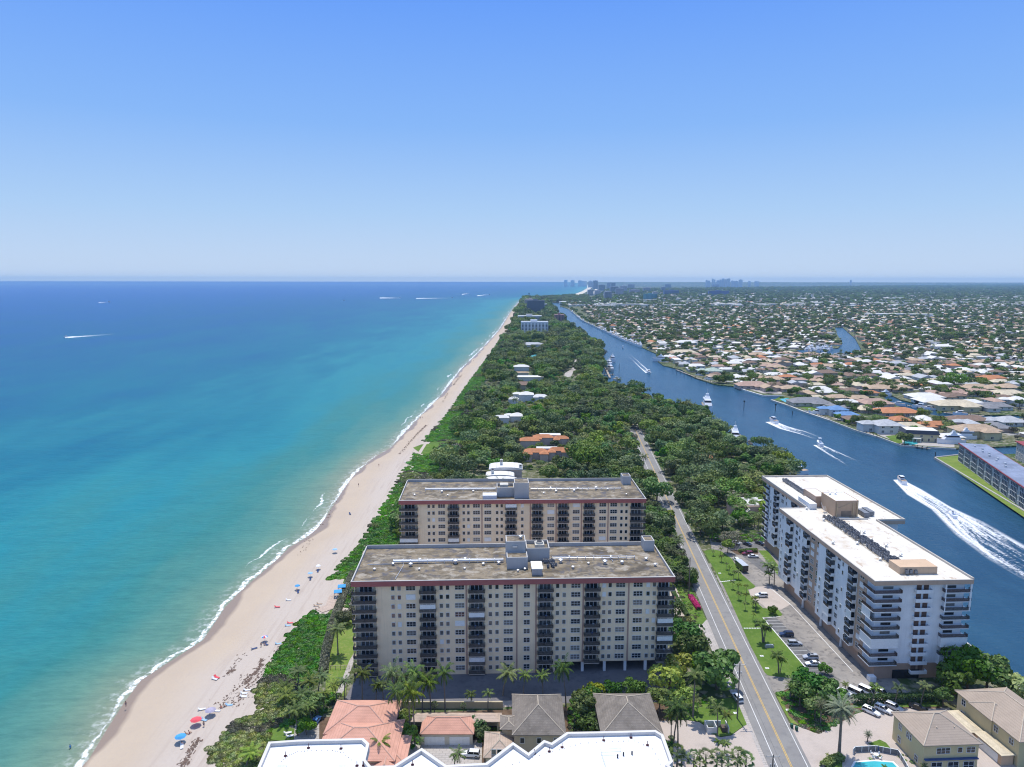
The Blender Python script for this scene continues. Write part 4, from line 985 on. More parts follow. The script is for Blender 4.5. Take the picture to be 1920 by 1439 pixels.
def crown_mesh(name, seed, rad, ht, base, nl, per, leaf, m, flat=.8, tight=.82):
    """leaf-clump quads spread over the shells of many lobes of an uneven crown"""
    g = np.random.default_rng(seed)
    # lobes on a dome
    th = g.uniform(0, 2*np.pi, nl); rr_ = np.sqrt(g.uniform(0.02, 1, nl))*rad*.70; zz = base+ht*(.18+.62*g.uniform(0, 1, nl))*(1-.45*(rr_/(rad*.8))**2)
    lr = rad*g.uniform(.27, .46, nl)
    C = np.stack([rr_*np.cos(th), rr_*np.sin(th), zz], 1)
    Vs = []; Fs = []
    idx = np.repeat(np.arange(nl), per); n = len(idx)
    d = g.normal(size=(n, 3)); d[:, 2] = d[:, 2]*.9+.25; d /= np.linalg.norm(d, axis=1)[:, None]
    sh = lr[idx]*(tight+(1.12-tight)*g.uniform(0, 1, n)**.8)
    P = C[idx]+d*sh[:, None]*np.array([1, 1, flat])
    # keep quads that are outside the other lobes (mostly)
    keep = np.ones(n, bool)
    for j in range(nl):
        q = (P-C[j])/np.array([1, 1, flat]); ins = (np.linalg.norm(q, axis=1) < lr[j]*.72) & (idx != j); keep &= ~ins
    keep &= P[:, 2] > base*.75
    P, d = P[keep], d[keep]; n = len(P)
    nr = d+g.normal(size=(n, 3))*.42; nr /= np.linalg.norm(nr, axis=1)[:, None]
    a = np.cross(nr, g.normal(size=(n, 3))); a /= np.linalg.norm(a, axis=1)[:, None]; b_ = np.cross(nr, a)
    s1 = leaf*g.uniform(.55, 1.25, n)[:, None]; s2 = leaf*g.uniform(.4, .9, n)[:, None]
    V = np.stack([P-a*s1, P-b_*s2+nr*.1*leaf, P+a*s1, P+b_*s2-nr*.1*leaf], 1).reshape(-1, 3)
    return npmesh(name, V, np.arange(4*n).reshape(-1, 4), m)
def trunk_mesh(name, seed, h, r, spread, nb=5):
    q = random.Random(seed); mb = MB()
    mb.tube([(0, 0, -.3), (q.uniform(-.2, .2), q.uniform(-.2, .2), h*.5), (q.uniform(-.3, .3), q.uniform(-.3, .3), h)], [r, r*.75, r*.5], 7)
    for i in range(nb):
        a = 6.28*i/nb+q.uniform(-.4, .4); z0 = h*q.uniform(.45, .75); e = spread*q.uniform(.5, .8)
        mb.tube([(0, 0, z0), (math.cos(a)*e*.5, math.sin(a)*e*.5, z0+h*.3), (math.cos(a)*e, math.sin(a)*e, z0+h*.65)], [r*.5, r*.3, r*.1], 5)
    return mb.mesh(name, BARK)
TREEK = []
for i, (rad, ht, base, m_, nl, per) in enumerate([(4.6, 5.2, 2.6, LF, 15, 105), (5.4, 4.6, 3.0, LF, 18, 100), (3.8, 4.8, 2.2, LG, 12, 105), (4.4, 4.2, 2.4, LY, 13, 80), (4.2, 3.6, 1.6, LB, 13, 95), (3.4, 6.0, 2.6, LF, 12, 95)]):
    TREEK.append((crown_mesh('crown', 100+i, rad, ht, base, nl, per, .46 if m_ is not LB else .34, m_), trunk_mesh('trunk', i, base+ht*.45, .24, rad)))
def make_tree(k, loc, sc=1.0, rz=0, name='broadleaf_tree', label='', cat='tree', group=None):
    t = thing(name, label, cat, (loc[0], loc[1], LZ if len(loc) < 3 else loc[2]), rz, group)
    t.scale = sc if isinstance(sc, tuple) else (sc, sc, sc)
    obj('trunk', TREEK[k][1], t); obj('crown', TREEK[k][0], t); return t
def frond(V, F, org, az, el, ln, droop, nl=11, lw=.085, ll=.62, q=random, vshape=.5, stiff=1.0):
    """one feather leaf: arching rachis with drooping leaflets on both sides"""
    pts = []; x = z = 0.0; a = el; st = ln/nl
    for i in range(nl+1):
        pts.append((x, z, a)); x += math.cos(a)*st; z += math.sin(a)*st; a -= droop*(.5+i/nl)/nl
    ca, sa = math.cos(az), math.sin(az)
    def T(r, s, zz): return (org[0]+ca*r-sa*s, org[1]+sa*r+ca*s, org[2]+zz)
    for i in range(nl):
        (x0, z0, a0), (x1, z1, a1) = pts[i], pts[i+1]
        w_ = .035; n = len(V); V += [T(x0, -w_, z0), T(x0, w_, z0), T(x1, w_*.7, z1), T(x1, -w_*.7, z1)]; F.append((n, n+1, n+2, n+3))
        if i < 1: continue
        t = i/nl; L_ = ll*(math.sin(math.pi*min(1, .18+t*.8))**.7)*q.uniform(.85, 1.1)
        for s in (-1, 1):
            for k in (0, .5):
                xb, zb = x0+(x1-x0)*k, z0+(z1-z0)*k
                dx = L_*.55*stiff; dy = L_*.72; dz = -L_*vshape*q.uniform(.5, 1.3)
                n = len(V); V += [T(xb, s*.03, zb), T(xb+lw*1.6, s*.03, zb), T(xb+dx+lw, s*dy, zb+dz), T(xb+dx, s*dy*1.0, zb+dz-.02)]
                F.append((n, n+1, n+2, n+3) if s > 0 else (n+3, n+2, n+1, n))
def palm_mesh(seed, h, nf, ln, m_, droop=1.5, lean=.6, r=.16, el0=1.25, el1=-.75, ll=.62, vs=.55, nl=11, lw=.085):
    q = random.Random(seed); la = q.uniform(0, 6.28); top = (math.cos(la)*lean, math.sin(la)*lean, h)
    mb = MB(); mb.tube([(0, 0, -.2), (0, 0, .15), (top[0]*.15, top[1]*.15, h*.35), (top[0]*.55, top[1]*.55, h*.7), top], [r*1.7, r*1.25, r, r*.85, r*.8], 7)
    tr = mb.mesh('trunk', PBARK)
    V, F = [], []
    for i in range(nf):
        t = i/(nf-1); el = el0+(el1-el0)*t**.85+q.uniform(-.12, .12); frond(V, F, top, i*2.399+q.uniform(-.2, .2), el, ln*q.uniform(.85, 1.05)*(1-.15*t), droop*q.uniform(.8, 1.15), q=q, ll=ll, vshape=vs, nl=nl, lw=lw)
    me = bpy.data.meshes.new('fronds'); me.from_pydata(V, [], F); me.materials.append(m_); me.update()
    return me, tr, top
PALMK = {}
for i in range(4): PALMK['coco%d' % i] = palm_mesh(40+i, [7.6, 8.8, 6.8, 5.6][i], 21, 3.5, LP, lean=[.7, .4, 1.0, 1.3][i])
for i in range(2): PALMK['small%d' % i] = palm_mesh(60+i, [3.0, 3.8][i], 11, 1.75, LP, droop=2.1, lean=.5, r=.09, el0=1.3, el1=-.05, ll=.42, nl=8)
PALMK['date'] = palm_mesh(71, 9.5, 46, 4.0, LD, droop=.95, lean=.3, r=.27, el0=1.4, el1=-.8, ll=.55, vs=.25, nl=13, lw=.06)
PALMK['date2'] = palm_mesh(72, 4.6, 40, 3.2, LD, droop=1.0, lean=.2, r=.27, el0=1.4, el1=-.6, ll=.5, vs=.25, nl=11, lw=.06)
PALMK['royal'] = palm_mesh(73, 10.5, 17, 3.1, LP, droop=1.5, lean=.2, r=.21, el0=1.3, el1=-.5, ll=.75, lw=.11)
def fan_mesh(seed, h, n=16):
    q = random.Random(seed); mb = MB(); mb.tube([(0, 0, -.2), (0, 0, h)], [.24, .17], 7); tr = mb.mesh('trunk', PBARK); V, F = [], []
    for i in range(n):
        az = i*2.399; el = 1.2-1.7*i/n+q.uniform(-.15, .15); L_ = 1.25
        cx, cy, cz = math.cos(az)*math.cos(el)*L_, math.sin(az)*math.cos(el)*L_, h+math.sin(el)*L_
        d = Vector((math.cos(az)*math.cos(el), math.sin(az)*math.cos(el), math.sin(el))); s = Vector((-math.sin(az), math.cos(az), 0)); up = d.cross(s)
        for k in range(-6, 7):
            a = k*.24; dd = d*math.cos(a)+s*math.sin(a); e = Vector((cx, cy, cz))+dd*q.uniform(.8, 1.0)-Vector((0, 0, .25)); w_ = dd.cross(up).normalized()*.09
            o = Vector((cx, cy, cz)); n0 = len(V); mid = (o+e)/2
            V += [tuple(o), tuple(mid+w_), tuple(e), tuple(mid-w_)]; F.append((n0, n0+1, n0+2, n0+3))
        n0 = len(V); w_ = s*.03; V += [(w_.x, w_.y, h), (-w_.x, -w_.y, h), (cx-w_.x, cy-w_.y, cz), (cx+w_.x, cy+w_.y, cz)]; F.append((n0, n0+1, n0+2, n0+3))
    me = bpy.data.meshes.new('fronds'); me.from_pydata(V, [], F); me.materials.append(LS); me.update(); return me, tr, (0, 0, h)
for i in range(2): PALMK['fan%d' % i] = fan_mesh(80+i, [4.4, 5.4][i])
def make_palm(k, loc, sc=1.0, rz=0, label='', group=None, name=None, cat='palm tree'):
    nm = name or {'coco': 'coconut_palm', 'smal': 'small_palm', 'date': 'date_palm', 'roya': 'royal_palm', 'fan0': 'fan_palm', 'fan1': 'fan_palm'}[k[:4]]
    t = thing(nm, label, cat, (loc[0], loc[1], LZ if len(loc) < 3 else loc[2]), rz, group)
    t.scale = sc if isinstance(sc, tuple) else (sc, sc, sc)
    me, tr, _ = PALMK[k]; obj('trunk', tr, t); obj('fronds', me, t); return t
def gn_scatter(name, protos, pts, label=None, cat=None, z=LZ):
    """one 'stuff' object: points with scale / spin / kind, instancing the prototype meshes"""
    pts = np.array(pts, dtype=np.float32)                    # x, y, z, scale, rot, kind
    me = bpy.data.meshes.new(name); me.vertices.add(len(pts)); me.vertices.foreach_set('co', pts[:, :3].ravel())
    for an, k in (('sc', 3), ('rt', 4)):
        a = me.attributes.new(an, 'FLOAT', 'POINT'); a.data.foreach_set('value', pts[:, k].copy())
    a = me.attributes.new('kd', 'INT', 'POINT'); a.data.foreach_set('value', pts[:, 5].astype(np.int32))
    o = put(bpy.data.objects.new(name, me)); tag(o, kind='stuff', label=label)
    ng = bpy.data.node_groups.new(name+'_scatter', 'GeometryNodeTree')
    ng.interface.new_socket('Geometry', in_out='INPUT', socket_type='NodeSocketGeometry'); ng.interface.new_socket('Geometry', in_out='OUTPUT', socket_type='NodeSocketGeometry')
    gi = ng.nodes.new('NodeGroupInput'); go = ng.nodes.new('NodeGroupOutput'); jn = ng.nodes.new('GeometryNodeJoinGeometry')
    for k, po in enumerate(protos):
        mp = ng.nodes.new('GeometryNodeMeshToPoints'); na = ng.nodes.new('GeometryNodeInputNamedAttribute'); na.data_type = 'INT'; na.inputs[0].default_value = 'kd'
        cm = ng.nodes.new('FunctionNodeCompare'); cm.data_type = 'INT'; cm.operation = 'EQUAL'; cm.inputs[3].default_value = k
        ng.links.new(na.outputs[0], cm.inputs[2]); ng.links.new(cm.outputs[0], mp.inputs['Selection']); ng.links.new(gi.outputs[0], mp.inputs['Mesh'])
        ob = ng.nodes.new('GeometryNodeObjectInfo'); ob.inputs['Object'].default_value = po; ob.transform_space = 'ORIGINAL'; ob.inputs['As Instance'].default_value = True
        ip = ng.nodes.new('GeometryNodeInstanceOnPoints'); s_ = ng.nodes.new('GeometryNodeInputNamedAttribute'); s_.data_type = 'FLOAT'; s_.inputs[0].default_value = 'sc'
        r_ = ng.nodes.new('GeometryNodeInputNamedAttribute'); r_.data_type = 'FLOAT'; r_.inputs[0].default_value = 'rt'; cx = ng.nodes.new('ShaderNodeCombineXYZ')
        ng.links.new(r_.outputs[0], cx.inputs[2]); ng.links.new(mp.outputs[0], ip.inputs['Points']); ng.links.new(ob.outputs['Geometry'], ip.inputs['Instance'])
        ng.links.new(s_.outputs[0], ip.inputs['Scale']); ng.links.new(cx.outputs[0], ip.inputs['Rotation']); ng.links.new(ip.outputs[0], jn.inputs[0])
    ng.links.new(jn.outputs[0], go.inputs[0])
    md = o.modifiers.new('scatter', 'NODES'); md.node_group = ng
    return o
# ================================================================ houses
def tiles(name, col, blot=.3, dirt=(.10, .09, .08)):
    m, nt, b, out = nodes(name); p = opos(nt); w_ = wpos(nt)
    n1 = noise(nt, w_, .35, 5, .65); n2 = noise(nt, w_, 1.6, 3)
    s = N(nt, 'ShaderNodeSeparateXYZ'); nt.links.new(p, s.inputs[0])
    wv = mth(nt, 'FRACT', mth(nt, 'MULTIPLY', s.outputs['Z'], 3.2)); wx = mth(nt, 'FRACT', mth(nt, 'MULTIPLY', mth(nt, 'ADD', s.outputs['X'], s.outputs['Y']), 1.9))
    c = mix(nt, rng(nt, n1, .4, .65), col, tuple(x*(1-blot) for x in col)); c = mix(nt, mth(nt, 'MULTIPLY', rng(nt, n2, .55, .75), blot), c, dirt)
    c = mix(nt, mth(nt, 'MULTIPLY', mth(nt, 'LESS_THAN', wv, .22), .28), c, tuple(x*.45 for x in col)); c = mix(nt, mth(nt, 'MULTIPLY', mth(nt, 'LESS_THAN', wx, .25), .12), c, tuple(x*.45 for x in col))
    nt.links.new(c, b.inputs['Base Color']); b.inputs['Roughness'].default_value = .85; b.inputs['Specular IOR Level'].default_value = .15; return m
RC_ = {'white': (.70, .68, .64), 'tan': (.50, .37, .255), 'pink': (.47, .32, .25), 'grey': (.25, .25, .26), 'brown': (.24, .165, .125), 'orange': (.52, .225, .11), 'cream': (.62, .53, .38), 'blue': (.16, .29, .50), 'pale green': (.42, .50, .42), 'dark': (.07, .07, .08), 'light grey': (.46, .47, .48), 'teal': (.09, .34, .36)}
RM = {k: tiles('roof_'+k.replace(' ', '_'), v, .12 if k == 'white' else .25) for k, v in RC_.items()}
WM = [mat('house_wall_white', (.68, .67, .63), .9, .1, .5), mat('house_wall_cream', (.60, .54, .42), .9, .12, .5), mat('house_wall_pink', (.56, .44, .37), .9, .12, .5), mat('house_wall_yellow', (.58, .50, .30), .9, .12, .5)]
def rects(kind):
    """footprints (cx, cy, w, d, ridge) of the house plans"""
    return {0: [(0, 0, 20, 12, 2.6)], 1: [(0, 2, 21, 10, 2.4), (-6.5, -4, 8, 11, 2.0)], 2: [(0, 3, 22, 10, 2.5), (-7.5, -4, 7.5, 10, 1.9), (7.5, -3.5, 7.5, 9, 1.9)], 3: [(-3, 0, 13, 16, 2.8), (8, 2, 10, 10, 2.0)],
            4: [(0, 0, 24, 9, 1.2)], 5: [(2, 0, 16, 14, 3.0), (-8, 3, 10, 8, 1.8)], 6: [(0, 0, 26, 13, 3.2), (4, -7, 9, 8, 2.2)]}[kind]
def house_mesh(kind, colr, h, wi):
    k = ('house', kind, colr, h, wi)
    if k in CACHE: return CACHE[k]
    wa, ro = MB(), MB()
    for i, (cx, cy, w_, d_, rg) in enumerate(rects(kind)):
        wa.box(cx-w_/2, cx+w_/2, cy-d_/2, cy+d_/2, -.3, h-i*.06)
        if colr == 'white' and kind in (4,): ro.box(cx-w_/2-.5, cx+w_/2+.5, cy-d_/2-.5, cy+d_/2+.5, h+.003, h+.45)
        else: ro.hip(cx, cy, w_, d_, h+.2-i*.05, rg, 0, .7, gable=(kind == 3 and i == 0))
    CACHE[k] = (wa.mesh('wall', WM[wi]), ro.mesh('roof', RM[colr])); return CACHE[k]
def house(kind, colr, h, wi, loc, rz, label, sc=1.0, wins=0, group=None, name='house'):
    t = thing(name, label, 'house', (loc[0], loc[1], LZ), rz, group); t.scale = sc if isinstance(sc, tuple) else (sc, sc, sc)
    wm, rm = house_mesh(kind, colr, h, wi); obj('wall', wm, t); obj('roof', rm, t)
    if wins:
        cx, cy, w_, d_, rg = rects(kind)[0]; q = random.Random(int(loc[0]*7+loc[1])); n = max(2, int(w_/4.6))
        for fl in range(1 if h < 4.4 else 2):
            for i in range(n):
                x = cx-w_/2+w_*(i+.5)/n
                if len(rects(kind)) > 1 and any(abs(x-r[0]) < r[2]/2+.5 and r[1] < cy for r in rects(kind)[1:]): continue
                obj('window', win_mesh(q.choice([1.6, 2.2]), 1.3, 2), t, (x, cy-d_/2-.004, .9+fl*2.9))
            obj('window', win_mesh(1.6, 1.3, 2), t, (cx-w_/2-.004, cy, .9+fl*2.9), -math.pi/2)
        for r in rects(kind)[1:]:
            obj('window', win_mesh(1.6, 1.3, 2), t, (r[0], r[1]-r[3]/2-.004, .9))
    return t
LOWZ = []; OCC = []          # (x, y, radius) taken ground
def hpx(kind, colr, x0, x1, ytop, ybase, h, wi, label, rot=0, name='house', wins=1):
    """a house measured on the survey photo: left, right, roof top and wall foot"""
    mx_ = (x0+x1)/2; gx_, gy_ = L(mx_, ybase); rs = rects(kind); W_ = max(r[0]+r[2]/2 for r in rs)-min(r[0]-r[2]/2 for r in rs)+1.2
    a = L(x0, ybase)[0]; b_ = L(x1, ybase)[0]; s = (b_-a)/W_; cy0 = min(r[1]-r[3]/2 for r in rs)
    s = max(.5, s); t = house(kind, colr, h/max(.8, min(1.3, s)), wi, (gx_, gy_-cy0*s), rot, label, (s, s, max(.8, min(1.3, s))), wins, name=name)
    OCC.append((gx_, gy_-cy0*s, (b_-a)*.5)); return t
for a in [
  # waterfront and second row across the water
  (5, 'blue', 1545, 1596, 750, 778, 5.6, 0, 'two storey white house with blue tiled roof on the canal bank'),
  (0, 'blue', 1572, 1614, 763, 783, 3.2, 0, 'low wing with a blue roof, right of the blue-roofed two storey house'),
  (1, 'brown', 1590, 1634, 772, 792, 3.0, 2, 'low brown-roofed house with a sandy garden, between the blue roofs and the pale villa'),
  (5, 'light grey', 1629, 1702, 773, 811, 6.2, 0, 'big pale blue-white villa with light grey roof beside a turquoise pool'),
  (0, 'white', 1765, 1811, 803, 826, 3.4, 3, 'small white-roofed house right of the slate mansard villa'),
  (6, 'tan', 1806, 1890, 791, 823, 5.8, 3, 'large two storey house with broad tan roof behind the moored motor yacht'),
  (0, 'orange', 1653, 1732, 754, 779, 3.4, 2, 'long low house with bright orange roof behind the pale villa'),
  (2, 'pink', 1622, 1680, 738, 762, 3.4, 2, 'pinkish brown roofed house above the orange roof'),
  (6, 'cream', 1768, 1852, 745, 770, 4.6, 3, 'cream roofed house with arched gable window above the pink dock'),
  (0, 'white', 1712, 1774, 736, 748, 3.0, 0, 'long white flat-pitched roof behind the inner canal, upper of the pair'),
  (1, 'white', 1731, 1790, 743, 758, 3.2, 0, 'white hipped roof in front of another white roof by the inner canal'),
  (1, 'grey', 1852, 1914, 752, 770, 3.4, 0, 'dark grey roofed house with white porch near the right edge'),
  (1, 'brown', 1799, 1880, 777, 798, 3.2, 1, 'wide reddish brown roof in front of the cream gabled house'),
  (5, 'light grey', 1863, 1935, 775, 797, 3.4, 0, 'pale greenish grey roof at the right edge in front of the grey roof'),
  (1, 'brown', 1776, 1823, 729, 748, 3.2, 1, 'red-brown roofed house behind the cream gabled house'),
  (2, 'tan', 1817, 1873, 713, 732, 3.2, 1, 'tan hipped roof left of the red-brown roof, third row back'),
  (5, 'tan', 1869, 1922, 717, 730, 3.2, 1, 'pale tan roof at the right edge, third row back'),
  (1, 'cream', 1876, 1940, 726, 744, 3.2, 1, 'cream roof at the right edge in front of a pale tan roof'),
  (0, 'tan', 1630, 1681, 716, 732, 3.2, 2, 'tan roof with pale skylight above the inner canal'),
  (1, 'tan', 1675, 1722, 717, 733, 3.2, 2, 'tan roof beside the inner canal with boats below it'),
  (3, 'white', 1662, 1712, 699, 714, 3.4, 0, 'white multi-gabled roof behind the two tan roofs'),
  (0, 'cream', 1612, 1645, 702, 715, 3.2, 1, 'small sand coloured gabled roof left of the white multi-gabled roof'),
  (3, 'light grey', 1722, 1768, 699, 712, 3.4, 0, 'pale grey roofed house left of the big dark green tree'),
  (1, 'orange', 1850, 1900, 702, 716, 4.6, 0, 'white walled house with orange roof right of the big dark green tree'),
  (6, 'grey', 1491, 1566, 733, 762, 3.4, 1, 'wide slate grey roofed house left of the blue-roofed house'),
  (6, 'pink', 1388, 1450, 703, 729, 3.6, 2, 'low pinkish tan house at the left end of the white walled terrace'),
  (3, 'tan', 1429, 1472, 706, 733, 4.0, 2, 'tan house with a tall steep gable facing the water'),
  (0, 'tan', 1466, 1511, 716, 733, 3.4, 2, 'long tan wing right of the steep gable'),
  (0, 'orange', 1464, 1495, 700, 712, 4.8, 2, 'small two storey house with orange-tan roof behind the steep gable'),
  (5, 'pale green', 1314, 1360, 682, 699, 3.4, 0, 'house with pale green roof close to the docks'),
  (1, 'white', 1293, 1326, 676, 690, 3.4, 0, 'bright white roofed house left of the pale green roof'),
  (3, 'cream', 1284, 1308, 665, 679, 4.6, 0, 'cream gabled house behind the little canal beach'),
  (2, 'cream', 1264, 1310, 648, 664, 4.0, 1, 'rambling sand-yellow roofed villa near the bend of the waterway'),
  (0, 'tan', 1406, 1442, 656, 667, 3.2, 2, 'tan hipped roof in the middle of the suburb below the white marina'),
  (1, 'tan', 1328, 1352, 699, 709, 3.2, 1, 'small sand roofed house beside the mangrove bush'),
  (0, 'white', 1365, 1396, 671, 684, 3.4, 0, 'white roof with blue trim in the suburb above the pale green roof'),
  (5, 'pink', 1434, 1476, 678, 690, 3.4, 0, 'peach roofed house above the tan terrace house'),
  (0, 'brown', 1532, 1574, 690, 702, 3.2, 1, 'brown hipped roof left of the inner canal row'),
  (6, 'white', 1270, 1310, 627, 645, 4.0, 0, 'white roofed mansion beyond the bend of the waterway'),
  (0, 'white', 1755, 1790, 639, 653, 5.6, 0, 'two storey white and blue house with long flat roof far right'),
]: hpx(*a)
# island estates among the trees
for a in [
  (2, 'orange', 981, 1030, 847, 864, 5.0, 2, 'nearest terracotta roofed estate, left wing'),
  (2, 'orange', 1028, 1068, 842, 862, 5.6, 2, 'nearest terracotta roofed estate, right wing'),
  (4, 'white', 1006, 1046, 845, 857, 6.4, 0, 'white flat roof between the nearest terracotta wings'),
  (0, 'orange', 975, 1013, 826, 838, 5.0, 2, 'low left wing of the farther terracotta estate'),
  (1, 'orange', 1000, 1040, 817, 836, 5.6, 2, 'middle of the farther terracotta estate'),
  (1, 'orange', 1038, 1068, 818, 836, 5.0, 2, 'right wing of the farther terracotta estate'),
  (4, 'white', 1012, 1052, 822, 831, 6.6, 0, 'white flat roof amid the farther terracotta estate'),
  (1, 'white', 924, 955, 778, 795, 5.0, 0, 'white tent-like roof among dark palms, left part'),
  (5, 'white', 948, 986, 774, 790, 5.0, 0, 'white tent-like roof among dark palms, right part'),
  (5, 'white', 964, 1004, 722, 752, 7.0, 0, 'large white complex roofed mansion with dark pines in front'),
  (0, 'white', 953, 973, 735, 756, 4.6, 0, 'small white pyramid roof left of the large white mansion'),
  (2, 'white', 1000, 1028, 729, 754, 5.6, 0, 'white right wing of the large white mansion'),
  (0, 'brown', 962, 1004, 713, 729, 5.0, 1, 'brown roofed house behind the large white mansion'),
  (4, 'white', 962, 1020, 703, 713, 4.6, 0, 'long narrow white flat roofed house on the island'),
  (4, 'tan', 961, 992, 694, 704, 4.6, 1, 'flat sandy tan roof between two white flat roofs'),
  (0, 'white', 963, 993, 682, 694, 5.4, 0, 'white two storey flat roofed house on the dune side'),
  (5, 'teal', 984, 1018, 661, 675, 5.0, 0, 'house with bright teal hipped roof'),
  (0, 'grey', 984, 1018, 651, 661, 4.6, 1, 'grey low roof behind the teal roof'),
  (1, 'light grey', 978, 1020, 639, 650, 4.6, 0, 'pale grey gabled roofs two houses behind the teal roof'),
  (4, 'white', 1021, 1035, 638, 643, 5.0, 0, 'tiny white flat roof right of the pale grey gables'),
  (0, 'orange', 1313, 1346, 851, 872, 5.2, 1, 'small terracotta roof among trees right of the road'),
]:
    hpx(*a, wins=0); ox, oy, orr = OCC[-1]
    for j in range(1, 5): LOWZ.append((ox, oy-j*orr*.55-j*oy*.006, orr*.9))
# ---- white curved-roof villa behind the second block
t = thing('villa', 'white villa with curved roofs and square chimneys behind the second block', 'house', (*L(948, 903), LZ)); t.scale = (.82, .82, .9); OCC.append((*L(948, 905), 24))
def barrel(mb, x0, x1, y0, y1, z, h, n=8):
    for i in range(n):
        a0, a1 = math.pi*i/n, math.pi*(i+1)/n; f = lambda a: (x0+x1)/2-(x1-x0)/2*math.cos(a)
        mb.add([(f(a0), y0, z+h*math.sin(a0)), (f(a1), y0, z+h*math.sin(a1)), (f(a1), y1, z+h*math.sin(a1)), (f(a0), y1, z+h*math.sin(a0))], [(0, 1, 2, 3)])
        mb.add([(f(a0), y0, z-.4), (f(a1), y0, z-.4), (f(a1), y0, z+h*math.sin(a1)), (f(a0), y0, z+h*math.sin(a0))], [(0, 1, 2, 3)])
MB().box(-11, 12, 2, 16, 0, 8.5).build('wall', WM[2], t); MB().box(-13, 6, -9, 1.99, 0, 6.5).build('wall', WM[2], t)
mb = MB(); barrel(mb, -12, 12.5, 1.5, 16.5, 8.5, 1.5); mb.build('roof', RM['white'], t); mb = MB(); barrel(mb, -14, 6.5, -10, 1.4, 6.5, 1.3); mb.build('roof', RM['white'], t)
mb = MB(); barrel(mb, -16, 9, -22, -11, 5.5, 1.8); mb.build('roof', RM['white'], t); MB().box(-15, 8, -21, -11.5, 0, 5.4).build('wall', WM[2], t)
for x, y, z in ((-3, 9, 13.5), (-9, -6, 11.5), (11, 4, 11.5)):
    c = MB().box(x-1, x+1, y-.6, y+.6, 6, z).build('chimney', WM[0], t); MB().box(x-.7, x+.7, y-.62, y-.601, z-1.3, z-.5).build('flue', BROWN, c)
# ---- slate mansard villa
gx_, gy_ = L(1730, 826); t = thing('mansard_villa', 'yellow villa with dark slate mansard and flat white roof on the canal corner', 'house', (gx_, gy_, LZ), math.radians(-12)); OCC.append((gx_, gy_+6, 18))
MB().box(-12, 11, 0, 14, 0, 6.0).build('wall', WM[3], t)
mb = MB(); z0, z1, e = 4.6, 8.6, 1.2
P0 = [(-12.6, -.6), (11.6, -.6), (11.6, 14.6), (-12.6, 14.6)]; P1 = [(-12.6+e, -.6+e), (11.6-e, -.6+e), (11.6-e, 14.6-e), (-12.6+e, 14.6-e)]
mb.add([(*p, z0+1.2) for p in P0]+[(*p, z1) for p in P1], [(0, 1, 5, 4), (1, 2, 6, 5), (2, 3, 7, 6), (3, 0, 4, 7)]); mb.build('mansard', mat('slate', (.06, .065, .085), .6, .4, 2.5), t)
MB().box(-11.3, 10.3, .7, 13.3, 8.3, 8.65).build('roof', RM['white'], t)
for i in range(5): obj('window', win_mesh(1.2, 2.2, 1), t, (-9+i*4.4, -.004, .6))
for i in range(3): obj('window', win_mesh(1.5, 1.4, 2), t, (-8+i*7, -.004, 3.7))
MB().box(-8, -2, -3.4, -.01, 2.9, 3.2).build('porch_roof', RM['white'], t)
for x in (-7.6, -5, -2.4): MB().cyl(x, -3.1, 0, 2.9, .2, n=6).build('column', WM[0], t)
# ---- pools
M_POOL = mat('pool_water', (.06, .42, .46), .1, .15, .6, spec=.5)
for i, (P, lb) in enumerate([([(1692, 828), (1700, 823), (1716, 824), (1722, 829), (1708, 833)], 'turquoise pool on the quay in front of the mansard villa'), ([(1618, 800), (1636, 799), (1642, 805), (1628, 808)], 'turquoise pool beside the pale blue-white villa'), ([(1462, 746), (1478, 744), (1488, 750), (1472, 752)], 'pale pool on the lawn tip in front of the slate grey roof')]):
    t = sheet('pool', [[L(*p) for p in P]], LZ+.16, M_POOL); del t['kind']; tag(t, lb, 'pool')
# ================================================================ houses at the foot of the view
YW = stucco('yellow_house_wall', (.66, .55, .31), .05); TR = tiles('taupe_tiles', (.40, .32, .25), .12); GR = tiles('mossy_grey_tiles', (.225, .195, .165), .3, (.45, .40, .33)); SR = tiles('salmon_tiles', (.62, .33, .24), .15, (.34, .22, .18)); SR2 = tiles('bleached_tiles', (.52, .40, .31), .25)
RIDGE = mat('ridge_cap', (.60, .50, .38), .8)
def ridged(mb, rl, cx, cy, w_, d_, z, h, a=0, ov=.6):
    mb.hip(cx, cy, w_, d_, z, h, a, ov); W, D = w_/2+ov, d_/2+ov; c, q = math.cos(a), math.sin(a)
    T = lambda x, y, zz: (cx+c*x-q*y, cy+q*x+c*y, zz+.05)
    if W >= D: e = W-D; A, B = T(-e, 0, z+h), T(e, 0, z+h); cs = [(T(-W, -D, z), A), (T(-W, D, z), A), (T(W, -D, z), B), (T(W, D, z), B)]
    else: e = D-W; A, B = T(0, -e, z+h), T(0, e, z+h); cs = [(T(-W, -D, z), A), (T(W, -D, z), A), (T(-W, D, z), B), (T(W, D, z), B)]
    for p, q_ in cs+[(A, B)]:
        if p != q_: rl.tube([p, q_], .13, 4)
def corner_house(name, label, loc, rz, rl, wallm, roofm, h, wins=(), cat='house'):
    t = thing(name, label, cat, (loc[0], loc[1], LZ), rz); wa, ro, rg = MB(), MB(), MB()
    for i, (cx, cy, w_, d_, rh) in enumerate(rl): wa.box(cx-w_/2, cx+w_/2, cy-d_/2, cy+d_/2, -.2, h-i*.05); ridged(ro, rg, cx, cy, w_, d_, h+.05-i*.04, rh)
    wa.build('wall', wallm, t); r = ro.build('roof', roofm, t); rg.build('ridge', RIDGE, r)
    for (x, y, z, w_, hh, pn, a) in wins: obj('window', win_mesh(w_, hh, pn), t, (x, y, z), a)
    return t
def solve(px, py, z): return G(px, py, z)
